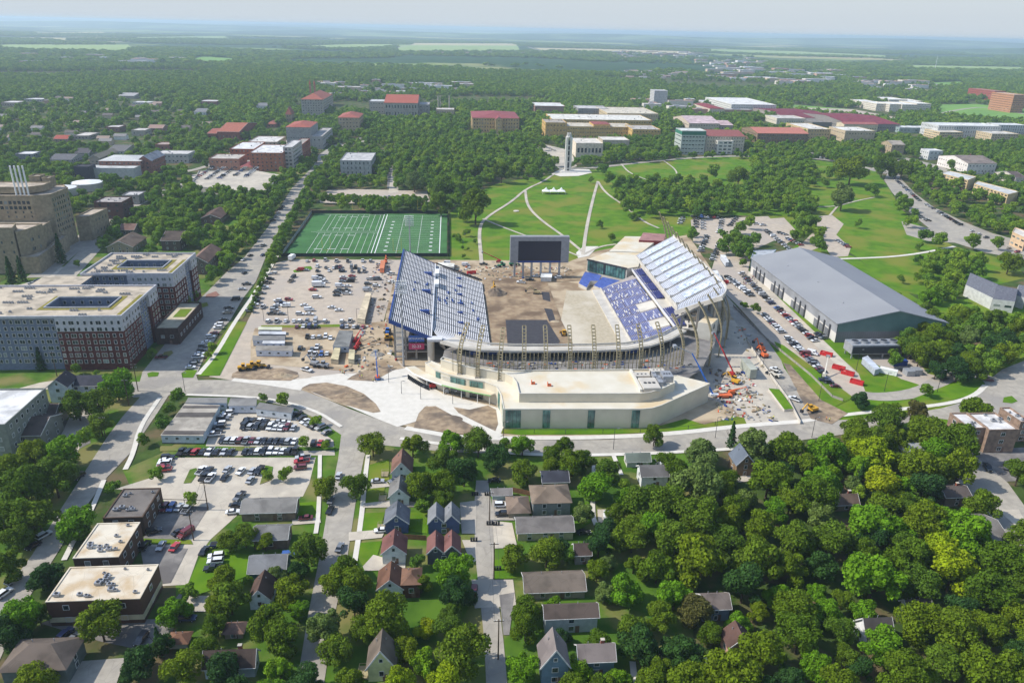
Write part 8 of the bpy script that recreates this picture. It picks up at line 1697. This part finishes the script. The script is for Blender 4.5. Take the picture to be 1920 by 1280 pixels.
LAWN = [[P(*p)[:2] for p in q] for q in ([(845,500),(842,402),(872,372),(930,345),(1000,332),(1062,322),(1250,298),(1530,300),(1662,320),(1690,392),(1790,462),(1925,520),(1700,560),(1300,470),(1110,500)],[(-60,1300),(-60,480),(250,360),(500,400),(850,480),(1300,470),(1900,480),(1990,1300)],[(1480,205),(1640,205),(1640,222),(1500,222)])]
NT = {}
X,Y,R,u,v = field_pts(560,1150,10.0,4.0,6.6)
TA = np.array([(t[0],t[1]) for t in TR])
keep = np.ones(len(X),bool)
for p in LAWN: keep &= ~pin_np(X,Y,p)
for i in range(0,len(TA)): keep &= ((X-TA[i,0])**2+(Y-TA[i,1])**2) > 64
thin = (np.sin(X*.021+1)*np.sin(Y*.017)+g.normal(0,.35,len(X))) < .75
keep &= thin; X,Y,R = X[keep],Y[keep],R[keep]
forest('town_woods',np.stack([X,Y,R*.2],1),np.stack([R,R,R*.95],1),protoM,'dense leafy trees of the town neighbourhoods beyond the campus')
X,Y,R,u,v = field_pts(1150,2900,13.0,5.5,9)
big = np.sin(X*.0035+2)*np.sin(Y*.0043+.5)+.5*np.sin(X*.009)*np.sin(Y*.011+1)+g.normal(0,.12,len(X)); keep = big < .72; X,Y,R = X[keep],Y[keep],R[keep]
forest('far_woods',np.stack([X,Y,R*.1],1),np.stack([R,R,R*.9],1),protos,'hazy carpet of woods between campus and countryside')
X,Y,R,u,v = field_pts(2900,9000,30.0,12,22)
big = np.sin(X*.0016+1)*np.sin(Y*.0021)+.6*np.sin(X*.0042+Y*.001)*np.sin(Y*.0052+2)+g.normal(0,.1,len(X)); keep = big < .16; X,Y,R = X[keep],Y[keep],R[keep]
forest('distant_woods',np.stack([X,Y,R*0-2],1),np.stack([R,R,R*.42],1),protos,'distant belts of woodland among open fields')
# ================================================================== HAZE
b = MB(); b.box(-120000,120000,-400,95000,-2.5,330,None) if False else None
hz = bpy.data.meshes.new('haze'); v_ = [(x,y,z) for z in (-2.5,162) for x,y in ((-115000,-400),(115000,-400),(115000,92000),(-115000,92000))]
hz.from_pydata(v_,[],[(3,2,1,0),(4,5,6,7),(0,1,5,4),(1,2,6,5),(2,3,7,6),(3,0,4,7)])
ho = bpy.data.objects.new('haze',hz); COL.objects.link(ho); ho['kind'] = 'stuff'; ho['label'] = 'pale summer haze over the whole landscape'; ho['category'] = 'haze'
hm_ = bpy.data.materials.new('haze'); hm_.use_nodes = True; t = hm_.node_tree
for n_ in list(t.nodes):
    if n_.type != 'OUTPUT_MATERIAL': t.nodes.remove(n_)
pv = t.nodes.new('ShaderNodeVolumePrincipled'); pv.inputs['Color'].default_value = (.68,.83,1,1); pv.inputs['Density'].default_value = HAZE_D; pv.inputs['Anisotropy'].default_value = .2
t.links.new(pv.outputs[0],[n_ for n_ in t.nodes if n_.type == 'OUTPUT_MATERIAL'][0].inputs['Volume']); hz.materials.append(hm_)
# ================================================================== gathered windows beyond the first hundred of a building
for (pn,nm),L_ in REST.items():
    par = bpy.data.objects[pn]; vs = []; fs = []; mi = []; mats = []; ox = OFF[pn]
    for me,loc in L_:
        off = len(vs)
        for vv in me.vertices: vs.append((vv.co[0]+loc[0]-ox[0],vv.co[1]+loc[1]-ox[1],vv.co[2]+loc[2]-ox[2]))
        lm = list(me.materials)
        for m in lm:
            if m not in mats: mats.append(m)
        for p in me.polygons: fs.append(tuple(off+k for k in p.vertices)); mi.append(mats.index(lm[p.material_index]))
    me = bpy.data.meshes.new('window_rest'); me.from_pydata(vs,[],fs)
    for m in mats: me.materials.append(m)
    me.polygons.foreach_set('material_index',mi); o = bpy.data.objects.new('windows',me); COL.objects.link(o); o.parent = par; o['kind'] = 'stuff'
[print('LONG',len(o['label'].split()),o['label']) for o in ALLT if not 4 <= len(o['label'].split()) <= 16]
print('objects',len(bpy.data.objects),'trees',len(indiv),len(rest),'cars',len(near),len(far))
